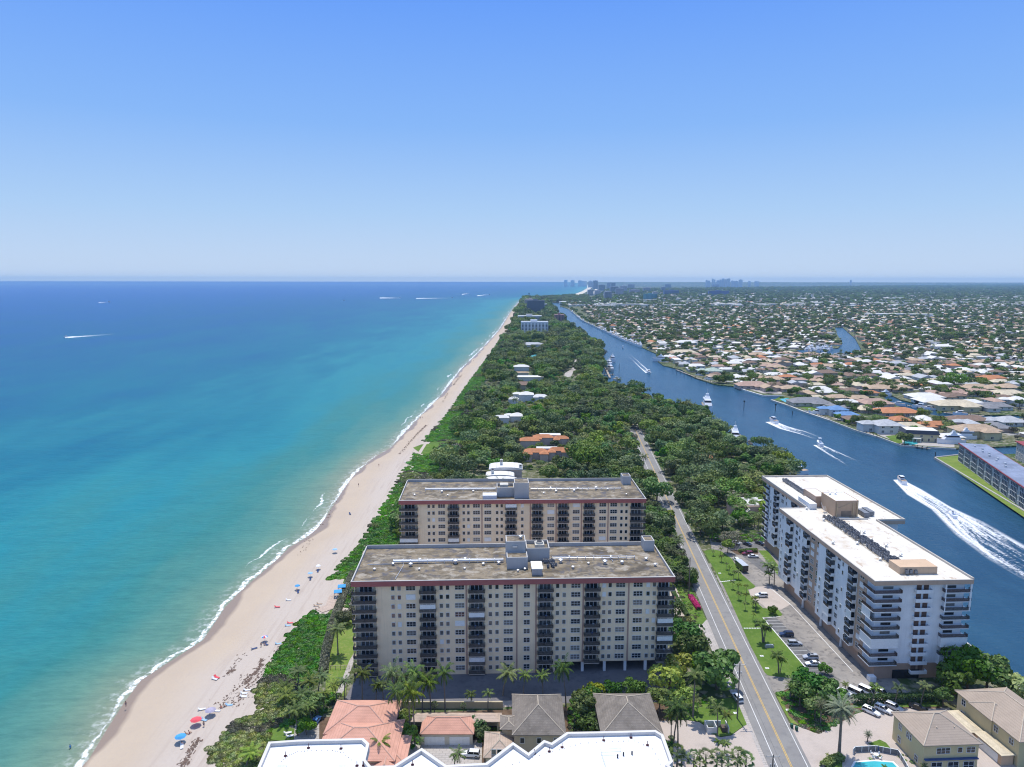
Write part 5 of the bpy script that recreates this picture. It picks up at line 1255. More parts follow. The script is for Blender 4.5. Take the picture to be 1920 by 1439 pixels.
# yellow house: eave corners measured on the photo
a = solve(1668, 1336, 7.6); b_ = solve(1732, 1400, 7.6); c_ = solve(1844, 1396, 7.6)
ang = math.atan2(c_[1]-b_[1], c_[0]-b_[0]); W_ = math.hypot(c_[0]-b_[0], c_[1]-b_[1]); D_ = math.hypot(a[0]-b_[0], a[1]-b_[1])
cc, ss = math.cos(ang), math.sin(ang); ctr = (b_[0]+cc*W_/2-ss*D_/2, b_[1]+ss*W_/2+cc*D_/2)
W2_, D2_ = W_-1.2, D_-1.2
ws = [(-W2_/2+.0+4.9, -D2_/2-.004, 4.6, 3.3, 1.5, 3, 0), (2.2, -D2_/2-.004, 4.8, 1.1, 1.3, 1, 0), (W2_/2-2.0, -D2_/2-.004, 4.7, 2.1, 1.4, 2, 0),
      (-3.4, -D2_/2-.004, .1, 2.6, 2.2, 2, 0), (.8, -D2_/2-.004, .1, 2.6, 2.2, 2, 0), (W2_/2-2.2, -D2_/2-.004, .1, 2.6, 2.2, 2, 0)]
ws += [(-W2_/2-.004, y, z, 1.2, 1.5, 2, -math.pi/2) for y, z in ((D2_/2-3, 4.6), (D2_/2-3, 1.2), (0, 4.6), (-D2_/2+2.5, 1.0), (-D2_/2+5.5, 4.6))]
yh = corner_house('yellow_house', 'yellow two storey house with taupe hipped roof beside the pool, lower right', ctr, ang, [(0, 0, W2_, D2_, 3.9)], YW, TR, 7.2, ws)
MB().box(-W2_/2+.2, W2_/2-.2, -D2_/2-.7, -D2_/2-.01, 3.2, 3.45).build('awning_ledge', mat('blue_awning', (.05, .09, .22), .6), yh)
for x in (-2, 2.5): MB().cyl(x, -3.2, 8.6, 9.6, .15, n=6).build('roof_pipe', RIDGE, yh)
# second yellow house
a = solve(1790, 1295, 7.6); b_ = solve(1912, 1393, 7.6)
ang2 = math.atan2(b_[1]-a[1], b_[0]-a[0]); D2 = math.hypot(b_[0]-a[0], b_[1]-a[1]); cc, ss = math.cos(ang2), math.sin(ang2)
W3 = 15.5; ctr2 = ((a[0]+b_[0])/2-ss*W3/2*1, (a[1]+b_[1])/2+cc*W3/2)
ws = [(x, -W3/2+.6-.004, z, 1.3, 1.5, 2, 0) for x in (-D2/2+3, -D2/2+7.5, -D2/2+12, D2/2-8, D2/2-3) for z in (4.6, 1.2)]
y2 = corner_house('yellow_house', 'long yellow house with taupe hipped roof at the lower right edge', ctr2, ang2, [(0, 0, D2-1.2, W3-1.2, 3.8), (-1.5, -4.2, 7, 6.6, 2.2)], YW, TR, 7.2, ws)
# garages of the court between the two houses
for i, (x, y, n) in enumerate(((1807, 1356, 0), (1862, 1398, 1))):
    gx_, gy_ = L(x, y+12); t = thing('garage', ['peach garage with barrel tile edge between the yellow houses', 'lower peach garage with white door in the court of the yellow houses'][i], 'garage', (gx_, gy_, LZ), ang2)
    MB().box(-4.5, 4.5, -1.6, 1.6, 0, 3.0).build('wall', stucco('peach_wall', (.60, .42, .27)), t)
    MB().hip(0, 0, 9, 3.2, 3.0, .5, 0, .3).build('roof', RM['cream'], t); MB().box(-3.4, 3.4, -1.66, -1.603, 0, 2.4).build('garage_door', SHUT, t)
# mossy grey roofed houses
def pxhouse(name, label, x0, x1, yb, ytop, z, rl_, wallm, roofm, h, depth, rh, extra=()):
    p = G(x0, yb, z); q = G(x1, yb, z); w_ = q[0]-p[0]-1.2; cx = (p[0]+q[0])/2; cy = p[1]+.6+depth/2
    ws = [(-w_/2+2+i*(w_-4)/2, -depth/2-.004, 3.9, 1.0, 1.4, 1, 0) for i in range(3)]
    return corner_house(name, label, (cx, cy), 0, [(0, 0, w_, depth, rh)]+list(extra), wallm, roofm, h, ws)
BW = stucco('beige_house_wall', (.52, .43, .29))
pxhouse('grey_roofed_house', 'house with mossy grey pyramid roof below the middle of the block', 961, 1063, 1382, 1306, 6.6, 0, BW, GR, 6.4, 16.5, 4.0, [(-7.6, -3.5, 3.4, 5.0, .8)])
pxhouse('grey_roofed_house', 'house with mossy grey roof partly hidden by palms, left of the driveway', 1128, 1246, 1382, 1304, 6.6, 0, BW, GR, 6.4, 17, 4.0)
# salmon roofed villa
t = thing('salmon_villa', 'sprawling villa with salmon tiled roofs by the dune, bottom left', 'house', (0, 0, LZ)); wa, ro, rg = MB(), MB(), MB()
def sal(x0, x1, yb, yt, z, rh, i, ov=.5):
    p = G(x0, yb, z+LZ); q = G(x1, yb, z+LZ); r = G((x0+x1)/2, yt, z+LZ); cx = (p[0]+q[0])/2; w_ = q[0]-p[0]-2*ov; d_ = r[1]-p[1]-2*ov
    wa.box(cx-w_/2, cx+w_/2, p[1]+ov, p[1]+ov+d_, -.2, z-i*.05); ridged(ro, rg, cx, p[1]+ov+d_/2, w_, d_, z+.03-i*.04, rh, 0, ov)
sal(607, 738, 1375, 1311, 5.6, 3.0, 0); sal(588, 742, 1425, 1347, 5.2, 3.2, 1); sal(690, 762, 1432, 1375, 4.2, 1.6, 2); sal(690, 745, 1460, 1410, 4.0, 1.6, 3)
wa.build('wall', BW, t); r_ = ro.build('roof', SR, t); rg.build('ridge', mat('salmon_ridge', (.66, .42, .32), .8), r_)
t = thing('garage', 'salmon roofed double garage with two white doors below the block', 'garage', (0, 0, LZ)); wa, ro, rg = MB(), MB(), MB()
p = G(788, 1370, 4+LZ); q = G(890, 1369, 4+LZ); cx = (p[0]+q[0])/2; w_ = q[0]-p[0]-.8
wa.box(cx-w_/2, cx+w_/2, p[1]+.4, p[1]+7.4, -.2, 3.3); ridged(ro, rg, cx, p[1]+3.9, w_, 7, 3.35, 2.1, 0, .4)
wa.build('wall', WM[1], t); r_ = ro.build('roof', SR, t); rg.build('ridge', MATS['salmon_ridge'], r_)
for s in (-1, 1): MB().box(cx+s*w_*.245-2.6, cx+s*w_*.245+2.6, p[1]+.33, p[1]+.397, 0, 2.3).build('garage_door', SHUT, t)
t = thing('covered_walk', 'low tiled arcade roof running behind the double garage', 'arcade', (0, 0, LZ))
p = G(738, 1350, 3.6+LZ); q = G(942, 1346, 3.6+LZ); ro = MB().hip((p[0]+q[0])/2, p[1]+2.0, q[0]-p[0]-.6, 3.4, 3.4, .8, 0, .3); ro.build('roof', SR2, t)
for i in range(9):
    x = p[0]+1+(q[0]-p[0]-2)*i/8; MB().box(x-.2, x+.2, p[1]+.35, p[1]+.75, -.1, 3.2).build('column', WM[1], t)
MB().box(p[0]+1, q[0]-1, p[1]+3.2, p[1]+3.5, -.1, 3.2).build('wall', WM[1], t)
pxhouse('tiled_gatehouse', 'small house with bleached mossy tiles at the edge of the white roof', 907, 968, 1419, 1378, 3.4+LZ, 0, WM[1], SR2, 3.4, 9, 2.0)
# beige boundary wall
p, q = L(738, 1326), L(944, 1326); MB().box(p[0], q[0], p[1]-.15, p[1]+.15, 0, 2.0).build('garden_wall', stucco('beige_garden_wall', (.56, .48, .30)), None, (0, 0, LZ)); tag(bpy.data.objects['garden_wall'], 'long beige garden wall below the shaded driveway of the block', 'wall')
# ---- low screened apartments over the water (right edge)
A_ = G(1797, 826, 13.5); B_ = G(1960, 936, 13.5); d = math.hypot(B_[0]-A_[0], B_[1]-A_[1]); an = math.atan2(B_[1]-A_[1], B_[0]-A_[0]); d = d+30
t = thing('low_apartments', 'low apartment building with screened balconies and red roof edge at the right edge', 'apartment block', (A_[0], A_[1], 0), an)
H_ = 13.5; MB().box(.8, d, .8, 16, LZ-.2, H_-1.1).build('wall', stucco('pale_grey_wall', (.50, .48, .45)), t)
MB().box(0, d+1, 0, 17, H_-1.097, H_-.5).build('roof_edge', mat('red_edge', (.28, .05, .05), .6, .2), t); MB().box(.5, d+.5, .5, 16.5, H_-.497, H_-.40).build('roof_deck', mat('wet_grey_roof', (.22, .25, .33), .5, .4, .12), t)
M_SCR = mat('screen_mesh', (.035, .05, .085), .5, .4, 1.5)
x = 1.5; k = 0
while x < d-8:
    s = MB().box(x, x+8.4, .55, .797, LZ+.2, H_-1.3).build('screened_balcony', M_SCR, t)
    mb = MB()
    for i in range(5): mb.box(x+i*2.1-.05, x+i*2.1+.05, .42, .547, LZ+.2, H_-1.3)
    for z in (LZ+.3, LZ+3.0, LZ+5.9, LZ+8.8, H_-1.5): mb.box(x, x+8.4, .40, .546, z, z+.16)
    mb.build('screen_frame', WFR, s)
    for fl in range(4): obj('window', win_mesh(1.2, 1.3, 2), t, (x+10.2, .796, LZ+1.0+fl*2.9))
    x += 12.6; k += 1
for i in range(9): MB().box(0, 1.5, 0, 1.0, 0, 1.0).build('condenser', METAL, t, (10+i*6.3+(i % 3), 6+(i % 2)*2.2, H_-.4))
a2 = G(1904, 822, 13.5)
t = thing('low_apartments', 'end of a second low red-edged apartment building behind the first, right edge', 'apartment block', (a2[0], a2[1], 0), an)
MB().box(.8, 60, .8, 16, LZ-.2, H_-1.1).build('wall', MATS['pale_grey_wall'], t); MB().box(0, 61, 0, 17, H_-1.097, H_-.5).build('roof_edge', MATS['red_edge'], t)
for i in range(4):
    for fl in range(4): obj('window', win_mesh(1.4, 1.3, 2), t, (3+i*4, .796, LZ+1.0+fl*2.9))
# ---- pink house next to the white tower
gx_, gy_ = L(1412, 972); t = thing('pink_house', 'pink house with outside stair between trees and the white tower', 'house', (gx_, gy_, LZ), A3)
MB().box(-9, 9, 0, 13, 0, 7).build('wall', stucco('pink_wall', (.58, .40, .32)), t); MB().box(-5, 9.3, 1, 13.4, 7.003, 7.5).build('roof', RM['white'], t)
mb = MB()
for i in range(12): mb.box(-9+i*.55, -8.4+i*.55, -2.2, -.01, i*.5, i*.5+.5)
mb.build('stair', WM[0], t)
# ================================================================ distant towers
def tower(name, label, x0, x1, ytop, ybase, dep, col, bands=True, extra=None, fl=3.1, wcol=(.05, .07, .10)):
    ax, ay = L(x0, ybase); bx, by = L(x1, ybase); h = CAMH+ay*((-SP+(-(ytop-719.5)/FPX)*CP)/(CP+(-(ytop-719.5)/FPX)*SP)); h = max(8, h)
    t = thing(name, label, 'tower', (ax, ay, 0)); w_ = bx-ax; dep = min(dep, w_*1.2+20)
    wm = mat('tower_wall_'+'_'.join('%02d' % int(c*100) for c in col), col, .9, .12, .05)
    MB().box(0, w_, 0, dep, LZ-1, h).build('wall', wm, t); OCC.append(((ax+bx)/2, ay+dep/2, w_*.6)); LOWZ.extend([((ax+bx)/2, ay-30*j, w_*.55) for j in range(1, 4)] if ay < 3500 else [])
    MB().box(w_*.35, w_*.6, dep*.3, dep*.7, h, h+4).build('lift_house', wm, t)
    gm = mat('tower_glass_%02d' % int(wcol[2]*100), wcol, .3, .3, .2); n = int(max(2, w_/7)); mb = MB()
    nf = int((h-4)/fl)
    if bands:
        # rows of balconies: dark recess strips with slab edges
        for j in range(nf): mb.box(w_*.03, w_*.97, -.35, -.01, 4+j*fl, 4+j*fl+1.55)
        mb.build('balcony_band', gm, t)
    else:
        for i in range(min(n, 30)):
            q = MB()
            for j in range(nf): q.box(w_*(i+.25)/n, w_*(i+.75)/n, -.3, -.01, 3.5+j*fl, 5.2+j*fl)
            q.build('window_column', gm, t)
    return t
tower('white_condominium', 'white seven storey block at the edge of the woods with pinkish roof trim', 977, 1028, 601, 624, 18, (.74, .74, .76), False)
tower('stepped_block', 'stepped white block directly behind the seven storey one', 971, 1016, 590, 606, 25, (.62, .60, .58), True)
tower('grey_tower', 'dark grey slab tower near the beach at the end of the island', 988, 1021, 561, 591, 25, (.24, .25, .28), True, wcol=(.06, .07, .11))
tower('pale_block', 'pale block with flat roof right behind the dark grey slab tower', 1004, 1026, 568, 583, 30, (.55, .55, .57), True)
tower('pink_topped_block', 'pale pink block beyond the dark grey slab tower', 984, 1006, 559, 580, 30, (.55, .45, .42), True)
tower('brick_tower', 'purple-brown tower standing by the waterway', 1040, 1058, 588, 611, 22, (.33, .20, .20), False)
t = thing('lighthouse', 'black iron lighthouse at the far end of the beach', 'lighthouse', (*L(992, 560), LZ)); 
mb = MB(); mb.cyl(0, 0, 0, 34, 4.2, 2.2, n=8); mb.build('tower', mat('black_iron', (.02, .02, .02), .5), t); MB().cyl(0, 0, 34.003, 40, 3.4, n=8).build('lantern', mat('black_iron', (.02,)*3), t); MB().cyl(0, 0, 40.003, 44, 3.3, .3, n=8).build('lantern_roof', mat('black_iron', (.02,)*3), t)
t = thing('beach_club', 'long white low building at the foot of the lighthouse', 'building', (*L(988, 561), LZ)); MB().box(0, 42, 0, 12, 0, 8).build('wall', WM[0], t); MB().hip(21, 6, 42, 12, 8, 3).build('roof', RM['white'], t)
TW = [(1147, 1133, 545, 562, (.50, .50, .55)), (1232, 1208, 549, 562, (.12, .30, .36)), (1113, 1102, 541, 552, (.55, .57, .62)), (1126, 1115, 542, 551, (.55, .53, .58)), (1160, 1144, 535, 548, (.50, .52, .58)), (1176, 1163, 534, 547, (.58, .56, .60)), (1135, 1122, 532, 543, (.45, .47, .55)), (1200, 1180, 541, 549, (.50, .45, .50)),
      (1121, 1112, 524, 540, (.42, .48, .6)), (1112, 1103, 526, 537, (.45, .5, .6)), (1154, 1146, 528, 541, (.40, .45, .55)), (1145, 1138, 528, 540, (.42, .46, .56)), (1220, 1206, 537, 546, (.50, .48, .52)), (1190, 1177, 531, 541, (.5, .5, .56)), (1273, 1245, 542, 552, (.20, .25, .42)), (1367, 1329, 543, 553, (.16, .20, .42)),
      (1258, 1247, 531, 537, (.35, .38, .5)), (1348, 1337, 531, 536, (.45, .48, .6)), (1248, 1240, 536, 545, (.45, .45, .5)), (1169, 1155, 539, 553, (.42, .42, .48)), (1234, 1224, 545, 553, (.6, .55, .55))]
TL = ['blue-grey tower nearest in the high-rise cluster beyond the inlet', 'wide teal glass block among the trees right of the cluster', 'left of two pale slabs by the far beach', 'right of two pale slabs by the far beach', 'wide pale block in the middle of the cluster, left of its twin', 'lilac block right of its pale twin', 'slate block behind the two pale slabs', 'low lilac block right of the twin blocks', 'hazy tower behind the far beach curve, right one', 'hazy tower behind the far beach curve, left one', 'tall hazy tower above the twin blocks, right one', 'tall hazy tower above the twin blocks, left one', 'greyish block above the teal glass block',
      'hazy block behind the low lilac one', 'low dark blue block between cluster and downtown skyline', 'wide dark blue block below the downtown skyline', 'small hazy block above the low dark blue one', 'small pale block just under the downtown skyline', 'small block left of the low dark blue one', 'dark block in front of the twin blocks', 'whitish block right behind the teal glass block']
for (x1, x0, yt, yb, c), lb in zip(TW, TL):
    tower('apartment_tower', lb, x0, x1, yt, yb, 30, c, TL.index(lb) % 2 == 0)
# skyline silhouettes on the horizon: distance haze put into the pale blue wall colour
SKY = [(1057, 1063, 523), (1069, 1076, 523.5), (1083, 1090, 524), (1090, 1099, 525), (1103, 1109, 524.5)]
SK2 = [(1320, 1323, 523), (1324, 1328, 524), (1331.5, 1334, 520.5), (1335, 1337.5, 522), (1340, 1345, 523.5), (1345.5, 1349, 522), (1350, 1354, 520), (1355, 1357.5, 521.5), (1358.5, 1361, 520.5), (1361.5, 1365, 520), (1367, 1372, 524), (1373, 1380, 524.5), (1381.5, 1388, 522), (1399, 1403, 525), (1411, 1419, 525), (1588.5, 1590.5, 522.5)]
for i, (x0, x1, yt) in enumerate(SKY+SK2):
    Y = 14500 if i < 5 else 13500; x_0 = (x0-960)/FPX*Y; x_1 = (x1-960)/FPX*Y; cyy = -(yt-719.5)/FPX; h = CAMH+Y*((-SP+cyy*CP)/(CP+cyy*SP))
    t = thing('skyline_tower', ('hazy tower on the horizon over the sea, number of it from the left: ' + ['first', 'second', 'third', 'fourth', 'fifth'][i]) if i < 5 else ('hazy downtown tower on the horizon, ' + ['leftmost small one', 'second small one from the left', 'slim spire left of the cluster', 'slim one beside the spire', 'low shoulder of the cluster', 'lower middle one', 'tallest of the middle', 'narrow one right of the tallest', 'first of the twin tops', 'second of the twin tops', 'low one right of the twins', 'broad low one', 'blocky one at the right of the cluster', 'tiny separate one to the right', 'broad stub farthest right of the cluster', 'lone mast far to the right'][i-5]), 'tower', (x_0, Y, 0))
    MB().box(0, x_1-x_0, 0, 30, 0, h).build('wall', mat('haze_tinted_wall', (.60, .66, .76), .9), t); MB().box((x_1-x_0)*.3, (x_1-x_0)*.6, 8, 22, h, h+5).build('lift_house', MATS['haze_tinted_wall'], t)
# ================================================================ planting
def zat(gy, py):
    cyy = -(py-719.5)/FPX; return CAMH+gy*((-SP+cyy*CP)/(CP+cyy*SP))
R4 = random.Random(21)
WHERE = []
def ppx(k, bx, by, cy, label, group=None, rz=None, cx=None):
    """palm: foot pixel, crown-heart pixel height on the survey photo"""
    x, y = L(bx, by); h = zat(y, cy)-LZ; top = PALMK[k][2]; s = max(.35, h/top[2])
    if k.startswith('coco'): s2 = min(1.15, max(.85, s)); s3 = s2*1.3 if ('dune' in label or 'grove' in label or 'lounge' in label or 'lone' in label) else s2; sc = (s3, s3, s)
    else: sc = s
    OCC.append((x, y, 2.5))
    a = R4.uniform(0, 6.28) if rz is None else rz
    if cx is not None:
        tx = G(cx, cy, LZ+h)[0]; a = 0 if tx > x else math.pi; a -= math.atan2(top[1], top[0])
    return make_palm(k, (x, y), sc, a, label, group)
C_ = ['coco0', 'coco1', 'coco2', 'coco3']
GP_ = 'coconut palms in front of the nearest block'
for i, a in enumerate([
  (633, 1311, 1280, 'leftmost coconut palm of the row below the block, beside the path'), (647, 1309, 1275, 'coconut palm just left of the balconies corner, second from the left'), (681, 1316, 1263, 'coconut palm standing by the shaded driveway above the left end of the salmon roof'),
  (706, 1318, 1281, 'low coconut palm behind the salmon roof, between two taller ones'), (720, 1316, 1281, 'coconut palm behind the right half of the salmon roof'), (743, 1334, 1260, 'tall coconut palm at the right corner of the salmon roof'),
  (757, 1334, 1272, 'coconut palm leaning right behind the tall thin-trunked one'), (777, 1334, 1256, 'coconut palm behind the arcade, third from the right of the dense clump'), (793, 1334, 1274, 'coconut palm with drooping yellow fronds behind the arcade'), (809, 1335, 1272, 'coconut palm with long bare trunk behind the left garage roof'),
  (836, 1335, 1259, 'tallest coconut palm at the right end of the dense clump'), (944, 1303, 1259, 'coconut palm above the left grey roof, standing alone on the driveway'), (982, 1302, 1263, 'coconut palm behind the ridge of the left grey roof'), (1019, 1303, 1264, 'coconut palm right of the ridge of the left grey roof'),
  (1062, 1322, 1252, 'tall coconut palm at the right edge of the left grey roof'), (750, 1371, 1291, 'tall thin palm rising in front of the arcade'), (779, 1391, 1294, 'tallest thin-trunked palm in front of the arcade'), (771, 1380, 1283, 'thin-trunked palm just behind the tallest thin one')]):
    ppx(C_[i % 3], *a, group=GP_)
for a in [('small0', 885, 1326, 1302, 'small palm by the garden wall, left of a pair'), ('small1', 916, 1331, 1300, 'small palm by the garden wall, right of a pair'), ('coco3', 853, 1436, 1408, 'young coconut palm beside the white car in the forecourt'), ('coco3', 722, 1428, 1386, 'coconut palm over the lower salmon roofs, right of two trunks'),
          ('coco2', 708, 1420, 1392, 'coconut palm over the lower salmon roofs, left of two trunks'), ('small0', 791, 1403, 1384, 'bright green young palm left of the garage doors'), ('fan0', 816, 1335, 1319, 'round bushy palm by the garden wall below the block'), ('fan0', 870, 1334, 1321, 'round bushy palm in the middle of the garden wall'),
          ('coco1', 562, 1286, 1256, 'big coconut palm on the dune left of the path'), ('coco2', 553, 1334, 1311, 'coconut palm rising behind a yellowing one on the dune'), ('coco1', 560, 1378, 1328, 'yellowing coconut palm over the lounge chairs lawn'), ('coco0', 609, 1331, 1300, 'coconut palm behind the top left corner of the salmon roof'),
          ('coco3', 464, 1436, 1414, 'coconut palm at the bottom of the dune, left of the white roof'), ('coco1', 635, 1226, 1177, 'lone coconut palm on the lawn left of the block'), ('small1', 652, 1171, 1156, 'small palm by the patio left of the block'), ('coco1', 704, 1001, 983, 'coconut palm left of the second block above the beach'),
          ('coco0', 583, 1312, 1272, 'tall coconut palm in the grove between dune and lawn path, left'), ('coco2', 598, 1302, 1268, 'coconut palm in the grove left of the lawn path, leaning'), ('coco1', 571, 1340, 1298, 'coconut palm in the grove above the lounge lawn, upper'), ('coco0', 545, 1345, 1300, 'leftmost coconut palm of the grove on the dune slope'), ('coco2', 588, 1362, 1322, 'coconut palm at the top left corner of the salmon villa'), ('coco3', 536, 1318, 1290, 'low coconut palm at the beach side of the grove'),
          ('royal', 1300, 1343, 1264, 'tall palm with a curved pale trunk on the lawn left of the road'), ('coco2', 1264, 1394, 1328, 'left one of three tall palms at the corner of the grey roof'), ('coco0', 1272, 1399, 1322, 'right one of three tall palms beside the paved driveway'), ('coco1', 1259, 1386, 1340, 'shortest of three tall palms beside the grey roof'),
          ('small1', 1346, 1378, 1330, 'palm beside the white walled bin enclosure'), ('small1', 1364, 1372, 1340, 'second palm over the bin enclosure, nearer the road'), ('small0', 1345, 1408, 1387, 'low feathery palm at the lower edge of the driveway'), ('small0', 1358, 1413, 1392, 'feathery palm right of the low one at the driveway edge'),
          ('small1', 1308, 1332, 1306, 'small palm behind the curved pale trunk'), ('small1', 1332, 1330, 1309, 'small palm in the deep shade of the big tree'),
          ('date2', 1482, 1305, 1280, 'stout date palm by the entrance right of the road'), ('date', 1539, 1354, 1318, 'silvery date palm beside the entrance wall'), ('date', 1574, 1411, 1327, 'tallest silvery date palm in front of the paved court'),
          ('small1', 1587, 1301, 1281, 'first small palm from the left along the hedge'), ('small1', 1635, 1320, 1285, 'second small palm from the left along the hedge'), ('small1', 1678, 1320, 1285, 'third small palm from the left along the hedge'), ('small1', 1727, 1318, 1282, 'fourth small palm from the left along the hedge'),
          ('small0', 1757, 1322, 1312, 'low bright palm at the right end of the hedge'), ('date2', 1627, 1388, 1374, 'small cycad-like palm on the grass tip of the paved court'), ('small1', 1655, 1452, 1434, 'small palm in front of the pool'), ('small0', 1735, 1448, 1434, 'small palm in front of the yellow house terrace'),
          ('small0', 1553, 1420, 1412, 'low palm behind the pool fence on the left')]:
    ppx(*a)
for i, (bx, by, cy) in enumerate([(1278, 1447, 1424), (1301, 1444, 1419), (1323, 1446, 1420), (1344, 1446, 1418), (1365, 1448, 1424), (1383, 1443, 1415), (1398, 1450, 1425), (1312, 1455, 1432), (1353, 1457, 1434), (1388, 1458, 1435), (1270, 1432, 1410)]):
    ppx('fan%d' % (i % 2), bx, by+6, cy-4, 'fan palm in the dense clump between the white roof and the road, bottom edge', 'clump of fan palms at the bottom edge')
lw = [(1339, 1040, 1031), (1351, 1038, 1026), (1353, 1052, 1041), (1362, 1065, 1054), (1367, 1073, 1060), (1376, 1082, 1069), (1386, 1084, 1070), (1375, 1102, 1088), (1384, 1108, 1094), (1400, 1110, 1096), (1386, 1122, 1110), (1398, 1128, 1113), (1412, 1135, 1118), (1398, 1142, 1128), (1417, 1144, 1128), (1412, 1161, 1148)]
for i, (bx, by, cy) in enumerate(lw):
    ppx('small%d' % (i % 2), bx, by, cy, 'small clustered palm in the row along the lawn between road and parking lot', 'row of small palms on the roadside lawn')
for bx, by, cs, lb in ((1431, 1202, ((-4, 1170), (3, 1172), (0, 1167), (9, 1176)), 'palm trunk of the triple clump on the lawn opposite the dark car'), (1461, 1260, ((-3, 1226), (8, 1234), (1, 1230)), 'palm trunk of the triple clump on the lawn near the parked white cars')):
    for dx, cy in cs: ppx('small1', bx+dx*.3, by, cy, lb, lb.replace('palm trunk of the ', ''), cx=bx+dx*1.6)
for bx, by, cy in ((1443, 1093, 1058), (1452, 1094, 1062), (1443, 1095, 1072)): ppx('small1', bx, by, cy, 'palm in the small bed at the entrance of the white tower', 'palms at the tower entrance')
# near broadleaf trees
def tpx(k, px, py, sc, label, name='broadleaf_tree', group=None, cat='tree'):
    x, y = L(px, py); OCC.append((x, y, 3.5*sc)); return make_tree(k, (x, y), sc, R4.uniform(0, 6.28), name, label, cat, group)
for a in [(2, 1285, 1212, 1.5, 'dark glossy tree right of the block, behind the yellowish tree'), (2, 1300, 1232, 1.35, 'dark green tree just left of the road shoulder'), (2, 1345, 1290, 1.9, 'largest dark green tree beside the road, shading a parked car'), (2, 1322, 1268, 1.2, 'tree joining the roadside tree to the ones at the block corner'), (3, 1256, 1300, 1.45, 'yellow-green tree at the lower right corner of the block'), (3, 1278, 1265, 1.2, 'yellow-green tree with reddish twigs beside the block'), (3, 1282, 1325, 1.0, 'small yellow-green tree below the block corner'), (4, 1262, 1190, 1.0, 'thin grey-leaved tree at the right end of the block'),
          (2, 1815, 1292, 2.0, 'big sea grape tree below the white tower, left half of the clump'), (2, 1850, 1296, 1.8, 'big sea grape tree below the white tower, right half of the clump'), (2, 1790, 1300, 1.4, 'lower sea grape tree at the left of the clump by the white tower'), (3, 1915, 1322, 1.5, 'yellow-green tree at the right edge below the seawall'), (5, 1768, 1322, .8, 'dark shaded tree between hedge and second yellow house'),
          (2, 1518, 1305, 1.3, 'dense green tree in the bed right of the road'), (2, 1545, 1318, 1.2, 'tree behind the silvery date palm'), (5, 1500, 1322, 1.1, 'tree in the bed close to the stout date palm'), (5, 1528, 1345, .9, 'low dark tree shading the bed beside the entrance wall'), (2, 1572, 1322, .8, 'round green shrub tree between the two silvery date palms'),
          (5, 1095, 1352, 1.2, 'dark tree between the two grey roofs'), (2, 1104, 1322, .9, 'bright tree at the upper right of the left grey roof'), (3, 1118, 1312, .9, 'yellowish leafy tree between the grey roofs near the driveway'), (2, 1150, 1306, .8, 'low green tree behind the right grey roof, left part'), (2, 1190, 1306, .9, 'green tree behind the right grey roof, right part'), (5, 1237, 1332, 1.0, 'tree at the right slope of the right grey roof'), (2, 1104, 1375, .9, 'green tree in the gap between the grey roofs, lowest'), (5, 1128, 1382, .7, 'small palm-like tree left of the right grey roof'),
          (5, 575, 1352, 1.0, 'dark tree beside the salmon villa, dune side'), (5, 596, 1338, .9, 'dark round tree touching the salmon villa roof'), (2, 576, 1376, .7, 'leafy banana-like shrub beside the lounge chairs'), (5, 760, 1366, .8, 'small tree in front of the arcade'), (5, 768, 1394, .8, 'dark shrub tree left of the double garage'), (2, 895, 1372, .7, 'garden shrub right of the double garage'), (2, 905, 1385, .6, 'low garden shrub by the grey pyramid roof'),
          (2, 1547, 1262, .55, 'round clipped bush on a mulch ring at the corner of the parking lot'), (2, 1448, 1149, .5, 'round bush on the grass island of the parking lot'), (5, 1365, 1035, .9, 'low tree at the top of the roadside lawn'), (4, 1370, 1022, 1.3, 'grey-green tree at the upper parking lot entrance'), (5, 1335, 1012, 1.2, 'dark tree beside the road at the upper parking lot'),
          (2, 1712, 735, .1, 'x')][:-1]: tpx(*a)
# hedges
def hedge(label, pts, w_=1.6, h=1.5, m_=None, seed=1):
    g = np.random.default_rng(seed); P = []
    for a, b_ in zip(pts[:-1], pts[1:]):
        l = math.hypot(b_[0]-a[0], b_[1]-a[1]); n = int(l*150); t_ = g.uniform(0, 1, n); off = g.uniform(-w_/2, w_/2, n); nx, ny = -(b_[1]-a[1])/l, (b_[0]-a[0])/l
        z = np.where(g.uniform(0, 1, n) < .6, h, g.uniform(.1, h, n)); off = np.where(z < h*.95, np.sign(off)*w_/2, off)
        P.append(np.stack([a[0]+(b_[0]-a[0])*t_+nx*off, a[1]+(b_[1]-a[1])*t_+ny*off, LZ+z*g.uniform(.9, 1.06, n)], 1))
    P = np.concatenate(P); n = len(P); nr = g.normal(size=(n, 3)); nr[:, 2] += .8; nr /= np.linalg.norm(nr, axis=1)[:, None]; a = np.cross(nr, g.normal(size=(n, 3))); a /= np.linalg.norm(a, axis=1)[:, None]; b_ = np.cross(nr, a)
    s = g.uniform(.13, .3, n)[:, None]; V = np.stack([P-a*s, P-b_*s, P+a*s, P+b_*s], 1).reshape(-1, 3)
    o = put(bpy.data.objects.new('hedge', npmesh('hedge', V, np.arange(4*n).reshape(-1, 4), m_ or LG))); return tag(o, label, 'hedge')
hedge('long dark hedge between the court of the yellow houses and the white tower', [L(1598, 1316), L(1650, 1314), L(1765, 1312)], 2.0, 2.2)
hedge('bright clipped yellow-green hedge block beside the paved entry left of the road', [L(1266, 1163), L(1297, 1163)], 3.2, 1.2, LY, 2)
hedge('grey-green hedge curving between dune and lawn left of the block', [L(608, 1262), L(612, 1225), L(625, 1170), L(640, 1130), L(652, 1100), L(664, 1075)], 2.6, 1.6, LB, 3)
hedge('narrow hedge beside the forecourt right of the block', [L(1260, 1104), L(1270, 1125), L(1290, 1155)], 1.2, 1.4, LF, 4)
